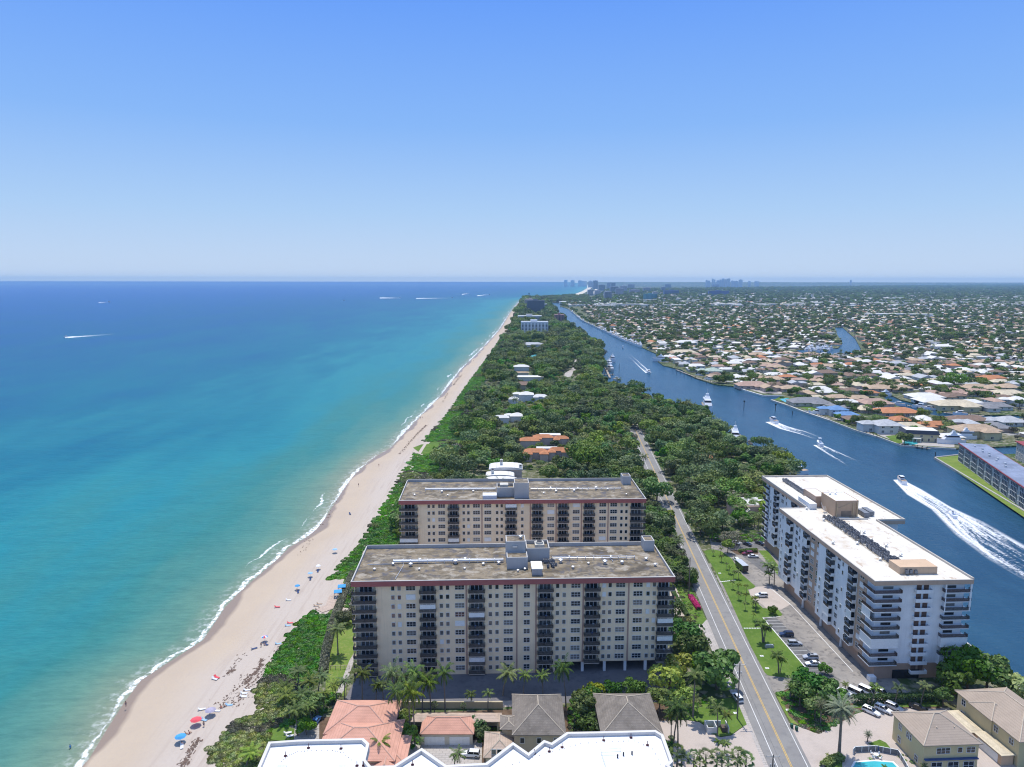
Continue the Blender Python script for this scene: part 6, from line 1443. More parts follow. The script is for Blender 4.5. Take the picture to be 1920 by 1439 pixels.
hedge('hedge between the two parking lots by the white tower', [L(1386, 1034), L(1420, 1032)], 1.6, 1.4, LF, 5)
M_BOUG = leafmat('bougainvillea', (.50, .03, .12), (.60, .06, .2), (.3, .12, .08)); hedge('magenta bougainvillea hedge beside the road', [L(1295, 1118), L(1305, 1133), L(1311, 1142)], 1.6, 1.3, M_BOUG, 6)
hedge('dark hedge at the foot of the pool fence, lower right', [L(1545, 1438), L(1560, 1426), L(1580, 1420)], 2.0, 1.2, LF, 7)
# ---- zones
IS_L = [(x+3, y) for x, y in VG]
ESP = sorted(EAST, key=lambda p: p[1])
def free(x, y, r=0.0):
    for ox, oy, orr in OCC:
        if abs(x-ox) < orr+r and (x-ox)**2+(y-oy)**2 < (orr+r)**2: return False
    return True
def eastx(y):
    c = [EAST[i] for i in range(len(EAST))]
    b = None
    for (x0, y0), (x1, y1) in zip(EAST[:-1], EAST[1:]):
        if min(y0, y1) <= y <= max(y0, y1) and abs(y1-y0) > 1e-6:
            x = x0+(x1-x0)*(y-y0)/(y1-y0); b = x if b is None else min(b, x)
    return b if b is not None else 150
CLEAR = [[L(*p) for p in P] for P in ([(771, 842), (790, 828), (868, 824), (905, 822), (907, 834), (862, 842), (790, 853)], [(1057, 708), (1052, 699), (1070, 690), (1076, 671), (1094, 666), (1095, 676), (1080, 694), (1073, 706)], [(868, 718), (945, 720), (948, 735), (878, 738)], [(945, 696), (1000, 696), (1000, 706), (945, 706)])]
trees = []; palms = []
for j in range(7): LOWZ.append((L(1068, 700)[0]-j*1.5, L(1068, 700)[1]-8-j*14, 17))
step = 8.3; y = 318.0
while y < 4250:
    f = 1+max(0, (y-700)/900.)*.75; st = step*min(f, 3.2)
    xl = interp(VG, y)+(8 if y < 400 else 17 if y < 900 else 10); xr = eastx(y)-1.5; x = xl+R4.uniform(0, st)
    while x < xr:
        px_, py_ = x+R4.uniform(-.42, .42)*st, y+R4.uniform(-.42, .42)*st
        d = abs(px_-rx(py_)) if py_ < 900 else 99
        okr = d > (6.2 if py_ < 470 else 5.4) or py_ > 560
        inb2 = (-52 < px_ < 62 and py_ < 322)
        tow = 100 < px_ < 160 and py_ < 326
        if okr and not inb2 and not tow and free(px_, py_, 1.5*min(f, 1.6)) and not any(inpoly(px_, py_, P) for P in CLEAR) and px_ < eastx(py_)-1:
            de = px_-interp(VG, py_)
            wpalm = .38 if (de < 55 and 420 < py_ < 1300) else .22 if py_ < 1500 else .1
            if de < 16: scb = .5+de*.02
            else: scb = 1.0
            lowz = any((px_-a)**2+(py_-b)**2 < c*c for a, b, c in LOWZ)
            if lowz: scb *= .42; wpalm = 0
            if R4.random() < wpalm and de > 14: palms.append((px_, py_, R4.uniform(.8, 1.25)*min(f, 2)))
            else:
                nz = math.sin(px_*.045+1.3)*math.sin(py_*.021)+R4.uniform(-.5, .5)
                k = 0 if nz < -.35 else 1 if nz < .1 else 5 if nz < .35 else 2 if nz < .75 else 3
                if R4.random() < .09: k = 4
                trees.append((px_, py_, scb*R4.choice((.75, .9, 1.1, 1.3, 1.65))*R4.uniform(.95, 1.15)*min(f, 3.0), k))
        x += st
    y += st*.93
# strip between the two blocks and right of them up to the road
for _ in range(190):
    x_, y_ = R4.uniform(54, 78), R4.uniform(236, 318)
    if abs(x_-rx(y_)) > 6.5 and free(x_, y_, 1.5) and not (y_ < 262 and x_ > 58): (palms if R4.random() < .35 else trees).append((x_, y_, R4.uniform(.6, .95), R4.choice([0, 1, 4, 5, 4])) if R4.random() < .0 else ((x_, y_, R4.uniform(.7, 1.0)) if False else (x_, y_, R4.uniform(.65, 1.0), R4.choice([0, 1, 4, 5, 2]))))
palms = [p[:3] for p in palms]
for _ in range(26):
    x_, y_ = R4.uniform(-60, -52), R4.uniform(232, 276); trees.append((x_, y_, R4.uniform(.45, .7), R4.choice([4, 4, 0])))
trees.sort(key=lambda t: t[1]); palms.sort(key=lambda t: t[1])
def zone(x, y):
    side = 'right of the road' if x > rx(y) else 'left of the road'
    if y < 330: z = 'beside the second block'
    elif y < 400: z = 'behind the second block'
    elif y < 480: z = 'near the terracotta roofs'
    elif y < 560: z = 'near the road mouth'
    elif y < 700: z = 'in the broad middle of the woods'
    else: z = 'in the farther woods'
    return side, z
KN = {0: ('broadleaf_tree', 'dark green tree'), 1: ('broadleaf_tree', 'spreading mid green tree'), 2: ('sea_grape_tree', 'bright green glossy tree'), 3: ('broadleaf_tree', 'yellow-green tree'), 4: ('scrub_tree', 'grey thin-leaved tree'), 5: ('broadleaf_tree', 'taller dark tree')}
NT = 225
for x, y, s, k in trees[:NT]:
    sd, z = zone(x, y); nm, ad = KN[k]; lb = '%s in the canopy %s, %s' % (ad, z, sd)
    make_tree(k, (x, y), s, R4.uniform(0, 6.28), nm, lb, 'tree', 'woods: '+lb)
NPM = 170
for x, y, s in palms[:NPM]:
    sd, z = zone(x, y); lb = 'palm crown in the canopy %s, %s' % (z, sd)
    make_palm(C_[R4.randint(0, 3)], (x, y), (s*1.1, s*1.1, s), R4.uniform(0, 6.28), lb, 'woods: '+lb)
def proto(kind):
    """an already placed object whose mesh the mass planting repeats"""
    return next(o for o in bpy.data.objects if o.data is kind)
PT = [proto(TREEK[k][0]) for k in range(6) if any(o.data is TREEK[k][0] for o in bpy.data.objects)]
PI = {k: i for i, k in enumerate([k for k in range(6) if any(o.data is TREEK[k][0] for o in bpy.data.objects)])}
gn_scatter('island_woods', PT, [(x, y, LZ, s, R4.uniform(0, 6.28), PI[k]) for x, y, s, k in trees[NT:]], 'dense green woods covering the far part of the island')
# palm fronds of the mass: raised to crown height inside the prototype mesh
PC = [proto(PALMK[k][0]) for k in C_]
gn_scatter('island_palms', PC, [(x, y, LZ, s*1.15, R4.uniform(0, 6.28), R4.randint(0, 3)) for x, y, s in palms[NPM:]], 'palm crowns mixed through the far woods of the island')
print('trees', len(trees), 'palms', len(palms))
# ---- dune shrubs: low leafy cover
def bush_mesh(name, seed, m_, n=260, r=1.0, leaf=.16):
    g = np.random.default_rng(seed); d = g.normal(size=(n, 3)); d[:, 2] = np.abs(d[:, 2])*.6; d /= np.linalg.norm(d, axis=1)[:, None]; P = d*np.array([1, 1, .38])*r*g.uniform(.75, 1.05, n)[:, None]
    nr = d+g.normal(size=(n, 3))*.5; nr /= np.linalg.norm(nr, axis=1)[:, None]; a = np.cross(nr, g.normal(size=(n, 3))); a /= np.linalg.norm(a, axis=1)[:, None]; b_ = np.cross(nr, a); s = leaf*g.uniform(.6, 1.3, n)[:, None]
    return npmesh(name, np.stack([P-a*s, P-b_*s, P+a*s, P+b_*s], 1).reshape(-1, 3), np.arange(4*n).reshape(-1, 4), m_)
LDN = leafmat('dune_leaves', (.095, .25, .028), (.15, .33, .045), (.22, .34, .08), .2, .12); LDG = leafmat('dune_grass_blades', (.25, .27, .09), (.17, .25, .06), (.42, .37, .19), .2, .3)
BP = []
for i, (m_, lb, px, py) in enumerate([(LDN, 'green sea grape shrub at the beach edge of the dune', 592, 1150), (LDG, 'tawny grass tuft at the beach edge of the dune', 440, 1385), (LB, 'grey dry shrub on the dune below the lone palm', 600, 1262)]):
    o = obj('dune_shrub', bush_mesh('dune_shrub', 900+i, m_, 240), None, (*L(px, py), LZ), 0, 1.4); tag(o, lb, 'shrub'); BP.append(o)
pts = []
for _ in range(21000):
    y = 120+(R4.random()**1.5)*1500; x0 = interp(VG, y); w_ = dune_w(y)*(1.25 if y < 240 else 1.0); t_ = R4.random(); x = x0-1.0+R4.uniform(-1.0, 1.0)+w_*t_
    px_, py_ = PX(x, y, LZ)
    if y < 235 and px_ > 610: continue
    if 505 < px_ < 560 and 1360 < py_ < 1395: continue
    if 590 < px_ < 650 and 1085 < py_ < 1152: continue
    if t_ < .05 and R4.random() < .5: continue
    if inpoly(x, y, CLEAR[0]): continue
    nz = math.sin(x*.11+y*.05)+math.sin(y*.083-x*.07)
    low = py_ > 1370 or 1300 < py_ < 1345
    k = 1 if (low and nz > -.6) or nz > 1.5 else 2 if nz > 1.15 and not low else 0
    if py_ > 1370 and R4.random() < .35: continue
    pts.append((x, y, LZ+.05, R4.uniform(.45, 1.0)*(1+y/700), R4.uniform(0, 6.28), k))
gn_scatter('dune_vegetation', BP, pts, 'dense green dune shrubs between the beach and the gardens')
pts = []
def scat(poly, n, k, s0=.5, s1=1.1):
    P = [L(*p) for p in poly]; xs = [p[0] for p in P]; ys_ = [p[1] for p in P]
    for _ in range(n):
        x, y = R4.uniform(min(xs), max(xs)), R4.uniform(min(ys_), max(ys_))
        if inpoly(x, y, P): pts.append((x, y, LZ, R4.uniform(s0, s1), R4.uniform(0, 6.28), k if isinstance(k, int) else R4.choice(k)))
scat([(1457, 1299), (1500, 1289), (1560, 1312), (1600, 1330), (1575, 1350), (1540, 1372), (1500, 1360)], 320, (0, 0, 2)); scat([(1262, 1088), (1292, 1092), (1318, 1155), (1296, 1168), (1280, 1130)], 120, (0, 1, 2), .4, .9); scat([(1070, 1310), (1125, 1300), (1130, 1385), (1070, 1385)], 260, (0, 0, 2)); scat([(1235, 1300), (1300, 1290), (1340, 1310), (1262, 1345)], 260, (0, 2, 1))
scat([(742, 1378), (790, 1375), (790, 1395), (745, 1420)], 80, 0, .4, .8); scat([(885, 1360), (940, 1355), (960, 1380), (900, 1392)], 70, 0, .4, .8); scat([(590, 1300), (640, 1300), (600, 1345), (560, 1345)], 160, (0, 2), .5, 1.2); scat([(1245, 1010), (1262, 1010), (1280, 1050), (1240, 1050)], 60, (0, 2)); scat([(1240, 1380), (1262, 1380), (1262, 1440), (1245, 1440)], 60, 0)
scat([(1330, 1000), (1440, 1000), (1440, 1012), (1340, 1014)], 160, (0, 0, 2), .7, 1.5); scat([(1600, 1425), (1700, 1400), (1760, 1450), (1640, 1460)], 60, 0, .4, .8)
gn_scatter('garden_shrubs', BP, pts, 'mixed low shrubs filling the garden beds')
# ================================================================ the suburb across the water
R5 = random.Random(77)
ax = math.radians(4.3); cu, su = math.cos(ax), math.sin(ax)        # street grid follows the waterway
MAIN = WEST+[(160, 4700), (60000, 60000), (60000, 700)]
MAINP = [p for p in WEST]+[(G(1110, 556)[0], 4900), (1200, 9000), (60000, 60000), (60000, 600)]
CANS = [CAN_A, CAN_B]
def near_water(x, y, r):
    for dx, dy in ((r, 0), (-r, 0), (0, r), (0, -r), (r*.7, r*.7), (-r*.7, -r*.7)):
        if not inpoly(x+dx, y+dy, MAINP): return True
        for c in CANS:
            if inpoly(x+dx, y+dy, c): return True
    return inpoly(x, y, CAN_A) or inpoly(x, y, CAN_B)
def vis(x, y, mrg=60):
    if y < 60: return False
    px_, py_ = PX(x, y, 3); return -mrg < px_ < 1920+mrg
colors = ['white']*24+['light grey']*7+['tan']*17+['pink']*11+['grey']*7+['brown']*10+['orange']*5+['cream']*13
plots = []; STR = []
v = 420.0; row = 0
while v < 3600:
    stepv = 24 if row % 2 else 34
    if v > 1700: stepv *= 1.25
    u = 120.0
    while u < v*.86+160:
        du = R5.uniform(20, 26)*(1 if v < 1700 else 1.35)
        uu, vv = u+du/2, v+R5.uniform(-3, 3)
        x, y = uu*cu+(vv-420)*su*.9, 0+vv-uu*su*.25
        u += du
        if not vis(x, y) or not inpoly(x, y, MAINP) or near_water(x, y, 9.5): continue
        if not free(x, y, 8): continue
        if R5.random() < .05: continue
        plots.append((x, y, row))
    v += stepv; row += 1
    if row % 2: STR.append(v-stepv*.5)
plots.sort(key=lambda p: math.hypot(p[0], p[1]))
NH = 300-60
print('plots', len(plots))
def sz(y):
    return 'first rows behind the waterway' if y < 640 else 'middle rows of the suburb' if y < 900 else 'rows near the inner marina' if y < 1300 else 'far rows of the suburb'
def sx_(x, y):
    px_, _ = PX(x, y); return 'left part' if px_ < 1400 else 'centre-left part' if px_ < 1560 else 'centre-right part' if px_ < 1740 else 'right part'
SHP = {0: 'hipped', 1: 'L-shaped', 2: 'U-shaped', 3: 'gabled', 4: 'long low', 5: 'broad hipped', 6: 'large rambling'}
for i, (x, y, row) in enumerate(plots[:NH]):
    c = R5.choice(colors); kd = R5.choice([0, 0, 1, 1, 2, 2, 3, 4, 5, 5]); h = R5.choice([3.0, 3.0, 3.2, 5.6])
    if h > 5 and R5.random() < .5: h = 3.2
    if kd == 4: c = 'white'
    lb = '%s roofed %s house, %s, %s' % (c, SHP[kd], sz(y), sx_(x, y))
    house(kd, c, h, R5.randint(0, 2), (x, y), -ax*.6+R5.choice([0, 0, math.pi, math.pi/2, -math.pi/2])+R5.uniform(-.06, .06), lb, R5.uniform(.85, 1.1), 1 if i < 110 else 0, 'suburb: '+lb)
# everything farther: one mass of low roofs
Vl, Fl3, Fl4, M3, M4 = [], [], [], [], []
colk = list(RM.keys()); mats_ = [RM[k] for k in colk]+WM
def lowhouse(x, y, a, w_, d_, h, rg, ci, wi, flat=False):
    c, s = math.cos(a), math.sin(a); n = len(Vl); W, D = w_/2, d_/2
    T = lambda p, q, z: (x+c*p-s*q, y+s*p+c*q, z)
    for z, e in ((LZ-.2, 0), (h, 0)):
        for p, q in ((-W, -D), (W, -D), (W, D), (-W, D)): Vl.append(T(p, q, z))
    for i in range(4): Fl4.append((n+i, n+(i+1) % 4, n+4+(i+1) % 4, n+4+i)); M4.append(len(colk)+wi)
    n = len(Vl); o = .6
    for p, q in ((-W-o, -D-o), (W+o, -D-o), (W+o, D+o), (-W-o, D+o)): Vl.append(T(p, q, h+.01))
    if flat:
        for p, q in ((-W-o, -D-o), (W+o, -D-o), (W+o, D+o), (-W-o, D+o)): Vl.append(T(p, q, h+.6))
        Fl4.append((n+4, n+5, n+6, n+7)); M4.append(ci)
        for i in range(4): Fl4.append((n+i, n+(i+1) % 4, n+4+(i+1) % 4, n+4+i)); M4.append(ci)
    else:
        e = abs(W-D); A, B = ((-e, 0), (e, 0)) if W > D else ((0, -e), (0, e))
        Vl.append(T(*A, h+rg)); Vl.append(T(*B, h+rg))
        if W > D: f4 = [(n, n+1, n+5, n+4), (n+2, n+3, n+4, n+5)]; f3 = [(n+1, n+2, n+5), (n+3, n, n+4)]
        else: f4 = [(n+1, n+2, n+5, n+4), (n+3, n, n+4, n+5)]; f3 = [(n, n+1, n+4), (n+2, n+3, n+5)]
        for f in f4: Fl4.append(f); M4.append(ci)
        for f in f3: Fl4.append((f[0], f[1], f[2], f[2])); M4.append(ci)
far_n = 0
for x, y, row in plots[NH:]:
    ci = colk.index(R5.choice(colors)); a = -ax*.6+R5.choice([0, math.pi/2])+R5.uniform(-.08, .08); w_ = R5.uniform(15, 23)*(1 if y < 1600 else 1.1); d_ = R5.uniform(10, 15)
    lowhouse(x, y, a, w_, d_, R5.choice([3.1, 3.1, 3.4, 5.8]), R5.uniform(1.8, 2.8), ci, R5.randint(0, 3), R5.random() < .18)
    if R5.random() < .5: lowhouse(x+R5.uniform(-8, 8), y+R5.uniform(5, 8)*R5.choice([-1, 1]), a+math.pi/2, R5.uniform(10, 15), R5.uniform(7, 9), 3.0, 1.7, ci, R5.randint(0, 3))
for _ in range(5600):
    y = 3300*(1+R5.random()**1.5*3.4); x = R5.uniform(interp(WS, min(y, 19000))+60 if y > 4600 else 250, y*.80)
    if not vis(x, y) or not inpoly(x, y, MAINP): continue
    big = R5.random() < .16; f = y/3500
    lowhouse(x, y, R5.uniform(-.1, .1)+R5.choice([0, math.pi/2]), R5.uniform(50, 130) if big else R5.uniform(16, 34)*f**.5, R5.uniform(20, 45) if big else R5.uniform(12, 20), R5.uniform(8, 14) if big else R5.uniform(6.5, 11), 2.4, colk.index('white' if big or R5.random() < .45 else R5.choice(colors)), 0, big)
for x0, x1, yb in ((1629, 1704, 590), (1706, 1761, 591), (1672, 1720, 549), (1722, 1766, 549), (1785, 1860, 548), (1611, 1640, 558), (1120, 1154, 574), (1204, 1250, 568)):
    a_, b_ = L(x0, yb), L(x1, yb); lowhouse((a_[0]+b_[0])/2, a_[1]+20, 0, b_[0]-a_[0], 45, 9, 1, colk.index('white'), 0, True)
me = npmesh('distant_houses', np.array(Vl), np.array(Fl4), mats_, mi=M4); me.validate()
tag(put(bpy.data.objects.new('distant_houses', me)), kind='stuff', label='thousands of low pale roofs stretching to the horizon')
# ---- suburb trees
st_ = []; sp_ = []
for x, y, row in plots:
    n = 5 if y < 900 else 3 if y < 1500 else 2
    for _ in range(n):
        a = R5.uniform(0, 6.28); r = R5.uniform(9, 17); tx, ty = x+math.cos(a)*r*1.1, y+math.sin(a)*r
        if near_water(tx, ty, 3) or not free(tx, ty, 2): continue
        if R5.random() < .24: sp_.append((tx, ty, LZ, R5.uniform(.7, 1.1)*(1 if y < 1500 else 1.4), R5.uniform(0, 6.28), R5.randint(0, 3)))
        else: st_.append((tx, ty, LZ, R5.uniform(.5, 1.15)*(1 if y < 1400 else 1.3), R5.uniform(0, 6.28), R5.choice([0, 1, 0, 5, 5, 2, 4])))
for _ in range(2600):
    y = 430+R5.random()**1.4*3200; x = R5.uniform(140, y*.78+60)
    if vis(x, y) and inpoly(x, y, MAINP) and not near_water(x, y, 3) and free(x, y, 2):
        nz = math.sin(x*.013+2)*math.sin(y*.009)+.4*math.sin(x*.041)*math.sin(y*.03)
        if nz > .15 or R5.random() < .22: st_.append((x, y, LZ, R5.uniform(.7, 1.35)*(1 if y < 1400 else 1.4), R5.uniform(0, 6.28), R5.choice([0, 1, 1, 5, 5])))
for _ in range(19000):
    y = 3300*(1+R5.random()**1.25*4.6); x = R5.uniform(interp(WS, min(y, 19000))+50 if y > 4600 else 240, y*.80)
    if vis(x, y) and inpoly(x, y, MAINP): st_.append((x, y, LZ, R5.uniform(1.3, 2.6)*(y/4000)**.6, R5.uniform(0, 6.28), R5.choice([0, 1, 5])))
# land spit at the inlet
for _ in range(900):
    px_ = R5.uniform(1000, 1105); py_ = R5.uniform(553.5, 566); x, y = L(px_, py_)
    if inpoly(x, y, LAND): st_.append((x, y, LZ, R5.uniform(1.6, 3), R5.uniform(0, 6.28), R5.choice([0, 1, 5])))
# waterfront fringe
for (x0, y0), (x1, y1) in zip(WEST[:-1], WEST[1:]):
    l = math.hypot(x1-x0, y1-y0)
    for i in range(int(l/11)):
        t_ = R5.random(); x, y = x0+(x1-x0)*t_, y0+(y1-y0)*t_
        if y < 560 or y > 4800: continue
        x += R5.uniform(5, 22); 
        if free(x, y, 2) and not near_water(x, y, 2.5) and R5.random() < .6: st_.append((x, y, LZ, R5.uniform(.5, 1.1), R5.uniform(0, 6.28), R5.choice([0, 5, 2])))
st_ = [(a, b, c, d, e, PI.get(k, 0)) for a, b, c, d, e, k in st_]
st_.sort(key=lambda p: p[1]); sp_.sort(key=lambda p: p[1])
for x, y, z, s, r, k in st_[:60]:
    kk = [q for q in PI if PI[q] == k][0]; nm, ad = KN[kk]; lb = '%s between suburb houses, %s, %s' % (ad, sz(y), sx_(x, y)); make_tree(kk, (x, y), s, r, nm, lb, 'tree', 'suburb: '+lb)
for x, y, z, s, r, k in sp_[:70]:
    lb = 'palm between suburb houses, %s, %s' % (sz(y), sx_(x, y)); make_palm(C_[k], (x, y), s, r, lb, 'suburb: '+lb)
gn_scatter('suburb_trees', PT, st_[60:], 'dark green trees filling the suburb to the horizon')
gn_scatter('suburb_palms', PC, sp_[70:], 'palms scattered among the suburb houses')
print('subtrees', len(st_), len(sp_))
for px, py, s, lb in ((1790, 724, 3.0, 'largest dark green banyan rising above the suburb at right'), (1770, 722, 2.2, 'dark green tree joined to the left of the banyan'), (1362, 716, 1.8, 'round dark mangrove by the canal, right half'), (1347, 716, 1.6, 'round dark mangrove by the canal, left half'), (1240, 668, 1.8, 'bright green mangrove at the bend of the waterway'), (1432, 838, 1.5, 'olive green round bush on the rock spit'), (1418, 834, 1.2, 'smaller olive bush on the rock spit')):
    x, y = L(px, py); make_tree(1, (x, y), s*.75, 1.0, 'broadleaf_tree', lb, 'tree')
# streets glimpsed between the roofs
mb = MB()
def st_pt(u, v): return u*cu+(v-420)*su*.9, v-u*su*.25
for v in STR:
    u = 120
    while u < v*.86+160:
        a, b_ = st_pt(u, v), st_pt(u+20, v); u += 20
        if vis(*a) and inpoly(*a, MAINP) and inpoly(*b_, MAINP) and not near_water(*a, 7) and not near_water(*b_, 7) and free(*a, 1): mb.add([(a[0], a[1]-4.2, LZ+.03), (b_[0], b_[1]-4.2, LZ+.03), (b_[0], b_[1]+4.2, LZ+.03), (a[0], a[1]+4.2, LZ+.03)], [(0, 1, 2, 3)])
tag(mb.build('street', mat('pale_street', (.30, .29, .27), .9, .2, .1, world=True)), kind='structure')
# ================================================================ vehicles
def paint(name, c, r=.25):
    if name in MATS: return MATS[name]
    m, nt, b, out = nodes(name); n = noise(nt, opos(nt), 2, 3); nt.links.new(mix(nt, mth(nt, 'MULTIPLY', n, .15), c, tuple(x*.7 for x in c)), b.inputs['Base Color'])
    b.inputs['Roughness'].default_value = r; b.inputs['Coat Weight'].default_value = .6; MATS[name] = m; return m
PC_ = {'white': (.78, .78, .78), 'silver': (.42, .44, .48), 'navy': (.015, .025, .07), 'black': (.015, .015, .02), 'maroon': (.18, .015, .03), 'red': (.45, .02, .10), 'blue': (.08, .20, .45), 'dark': (.03, .035, .05)}
TYRE = mat('tyre', (.02, .02, .02), .9); RIM = mat('rim', (.4, .4, .42), .4, metal=.7); CGL = mat('car_glass', (.012, .016, .022), .08, .1, spec=.8); LAMP = mat('lamp_lens', (.7, .7, .68), .2); TAIL = mat('tail_lens', (.35, .01, .01), .3)
def car_parts(kind):
    if ('car', kind) in CACHE: return CACHE[('car', kind)]
    # side profile stations: x, z_bottom, z_belt, half width
    Lh = {'suv': 2.35, 'sedan': 2.35, 'van': 2.7}[kind]; hb = {'suv': 1.02, 'sedan': .88, 'van': 1.1}[kind]; ht = {'suv': 1.68, 'sedan': 1.42, 'van': 2.15}[kind]; W = {'suv': .94, 'sedan': .90, 'van': 1.0}[kind]
    st = [(-Lh, .45, hb*.78, W*.80), (-Lh*.93, .28, hb*.95, W*.95), (-Lh*.5, .25, hb, W), (0, .25, hb, W), (Lh*.45, .25, hb*.98, W), (Lh*.85, .27, hb*.80, W*.93), (Lh, .42, hb*.62, W*.74)]
    mb = MB(); V = []
    for x, z0, z1, w in st: V += [(x, -w*.9, z0), (x, -w, (z0+z1)/2), (x, -w*.88, z1), (x, w*.88, z1), (x, w, (z0+z1)/2), (x, w*.9, z0)]
    F = []
    for i in range(len(st)-1):
        for k in range(6): F.append((i*6+k, (i+1)*6+k, (i+1)*6+(k+1) % 6, i*6+(k+1) % 6))
    F += [tuple(range(6)), tuple((len(st)-1)*6+k for k in range(5, -1, -1))]; mb.add(V, F)
    body = mb
    c0, c1, r0, r1 = {'suv': (-Lh*.97, Lh*.42, -Lh*.86, Lh*.12), 'sedan': (-Lh*.80, Lh*.42, -Lh*.42, Lh*.08), 'van': (-Lh*.97, Lh*.68, -Lh*.93, Lh*.38)}[kind]; tw = W*.72
    g = MB(); g.add([(c0, -W*.86, hb*.93), (c1, -W*.86, hb*.93), (c1, W*.86, hb*.93), (c0, W*.86, hb*.93), (r0, -tw, ht-.05), (r1, -tw, ht-.05), (r1, tw, ht-.05), (r0, tw, ht-.05)], [(0, 1, 5, 4), (1, 2, 6, 5), (2, 3, 7, 6), (3, 0, 4, 7)])
    r = MB(); r.add([(r0-.03, -tw-.02, ht-.06), (r1+.03, -tw-.02, ht-.06), (r1+.03, tw+.02, ht-.06), (r0-.03, tw+.02, ht-.06), (r0+.08, -tw+.1, ht), (r1-.1, -tw+.1, ht), (r1-.1, tw-.1, ht), (r0+.08, tw-.1, ht)], [(4, 5, 6, 7), (0, 1, 5, 4), (1, 2, 6, 5), (2, 3, 7, 6), (3, 0, 4, 7)])
    for x0, x1 in ((c1, r1), ((c1+c0)/2-.1, (r1+r0)/2), (c0, r0)):
        for s in (-1, 1): r.tube([(x0, s*W*.87, hb*.93), (x1, s*(tw+.01), ht-.05)], .045, 4)
    wv = MB()
    n = 12; wv.add([(.34*math.cos(6.2832*i/n), y, .34*math.sin(6.2832*i/n)) for y in (-.11, .11) for i in range(n)], [(i, (i+1) % n, n+(i+1) % n, n+i) for i in range(n)]+[tuple(range(n-1, -1, -1)), tuple(range(n, 2*n))])
    rim = MB(); rim.add([(.2*math.cos(6.2832*i/n), y, .2*math.sin(6.2832*i/n)) for y in (-.12, .12) for i in range(n)], [tuple(range(n-1, -1, -1)), tuple(range(n, 2*n))])
    hl = MB(); hl.box(-.06, .06, -.18, .18, -.07, .07)
    CACHE[('car', kind)] = (body, g.mesh('windows', CGL), r, wv.mesh('tyre', TYRE), rim.mesh('rim', RIM), hl.mesh('headlight', LAMP), Lh, W, hb, hl.mesh('tail_light', TAIL), ht); return CACHE[('car', kind)]
def car(kind, col, px, py, ang, label, group=None, z=LZ+.14, nm='parked_car', sunroof=False):
    body, g, r, wm, rm, hl, Lh, W, hb, tl, ht = car_parts(kind); x, y = L(px, py)
    t = thing(nm, label, 'car' if kind != 'van' else 'van', (x, y, z), math.radians(ang), group)
    k = ('cb', kind, col)
    if k not in CACHE: CACHE[k] = (body.mesh('body', paint('car_'+col, PC_[col])), r.mesh('roof_panel', paint('car_'+col, PC_[col])))
    obj('body', CACHE[k][0], t); obj('windows', g, t); ro = obj('roof_panel', CACHE[k][1], t)
    if sunroof: MB().box(-.9, -.15, -.38, .38, ht-.03, ht+.012).build('sunroof', CGL, ro); MB().box(.0, .5, -.38, .38, ht-.03, ht+.012).build('sunroof', CGL, ro)
    for sx in (-1, 1):
        for sy in (-1, 1):
            w_ = obj('wheel', wm, t, (sx*Lh*.62, sy*(W-.08), .34)); obj('rim', rm, w_)
    for s in (-1, 1): obj('headlight', hl, t, (Lh*.95, s*W*.58, hb*.58)); obj('tail_light', tl, t, (-Lh*.97, s*W*.6, hb*.72))
    return t
for a in [('suv', 'white', 1428, 1117, 180, 'white SUV alone on the round pink paved forecourt of the tower'), ('suv', 'navy', 1475, 1190, 178, 'dark navy SUV, only dark car in the lower bays beside the lawn'), ('suv', 'silver', 1491, 1207, -3, 'silver SUV just below the dark navy one'),
          ('suv', 'silver', 1520, 1233, 178, 'silver-white SUV behind the lowest white car of the lot'), ('sedan', 'white', 1525, 1245, 178, 'white car lowest in the bays, next to the round bush'), ('sedan', 'white', 1379, 1017, 125, 'white car in the uppermost parking lot'), ('sedan', 'dark', 1401, 1020, 120, 'dark car next to the white one in the uppermost lot'),
          ('sedan', 'dark', 1424, 1018, 120, 'dark car at the foot of the white tower, uppermost lot'), ('suv', 'maroon', 1402, 1038, 180, 'maroon car half hidden behind a white sedan'), ('sedan', 'white', 1413, 1043, 0, 'white sedan in front of the maroon car'), ('suv', 'white', 1381, 1050, 95, 'white pickup-like car in front of the black trailer'),
          ('suv', 'white', 1634, 1335, -50, 'white SUV with sunroof, first from the left in front of the hedge'), ('suv', 'white', 1657, 1331, -50, 'white SUV, second from the left in front of the hedge'), ('suv', 'silver', 1677, 1327, -50, 'silver white car, third from the left in front of the hedge'), ('sedan', 'black', 1722, 1327, -38, 'black car at the right end in front of the hedge'),
          ('van', 'white', 1608, 1302, -52, 'white van behind the hedge, left of two long ones'), ('van', 'white', 1628, 1299, -52, 'long white van in the middle behind the hedge'), ('van', 'silver', 1649, 1300, -52, 'silver van behind the hedge, at the edge of the shadow'), ('sedan', 'white', 1584, 1299, -50, 'white car behind the hedge, leftmost of the row'),
          ('sedan', 'red', 1262, 1125, 175, 'bright red car beside the nearest block'), ('suv', 'dark', 1263, 1134, 178, 'dark car next to the bright red one'), ('suv', 'white', 884, 1416, 175, 'white car on the forecourt between garage and tiled gatehouse'), ('sedan', 'blue', 594, 1354, 80, 'blue car beside the salmon villa, dune side'),
          ('suv', 'white', 1383, 1309, 100, 'white car at the road edge in the shade of the biggest roadside tree'), ('suv', 'white', 1079, 672, 70, 'light car on the far pale lane in the woods, upper'), ('suv', 'dark', 1075, 686, 70, 'dark car on the far pale lane in the woods, lower')]:
    car(*a, sunroof=('sunroof' in a[5] or 'silver-white' in a[5]))
t = thing('trailer', 'black sided trailer with bright metal roof in the upper parking lot', 'trailer', (*L(1391, 1066), LZ+.1), math.radians(98))
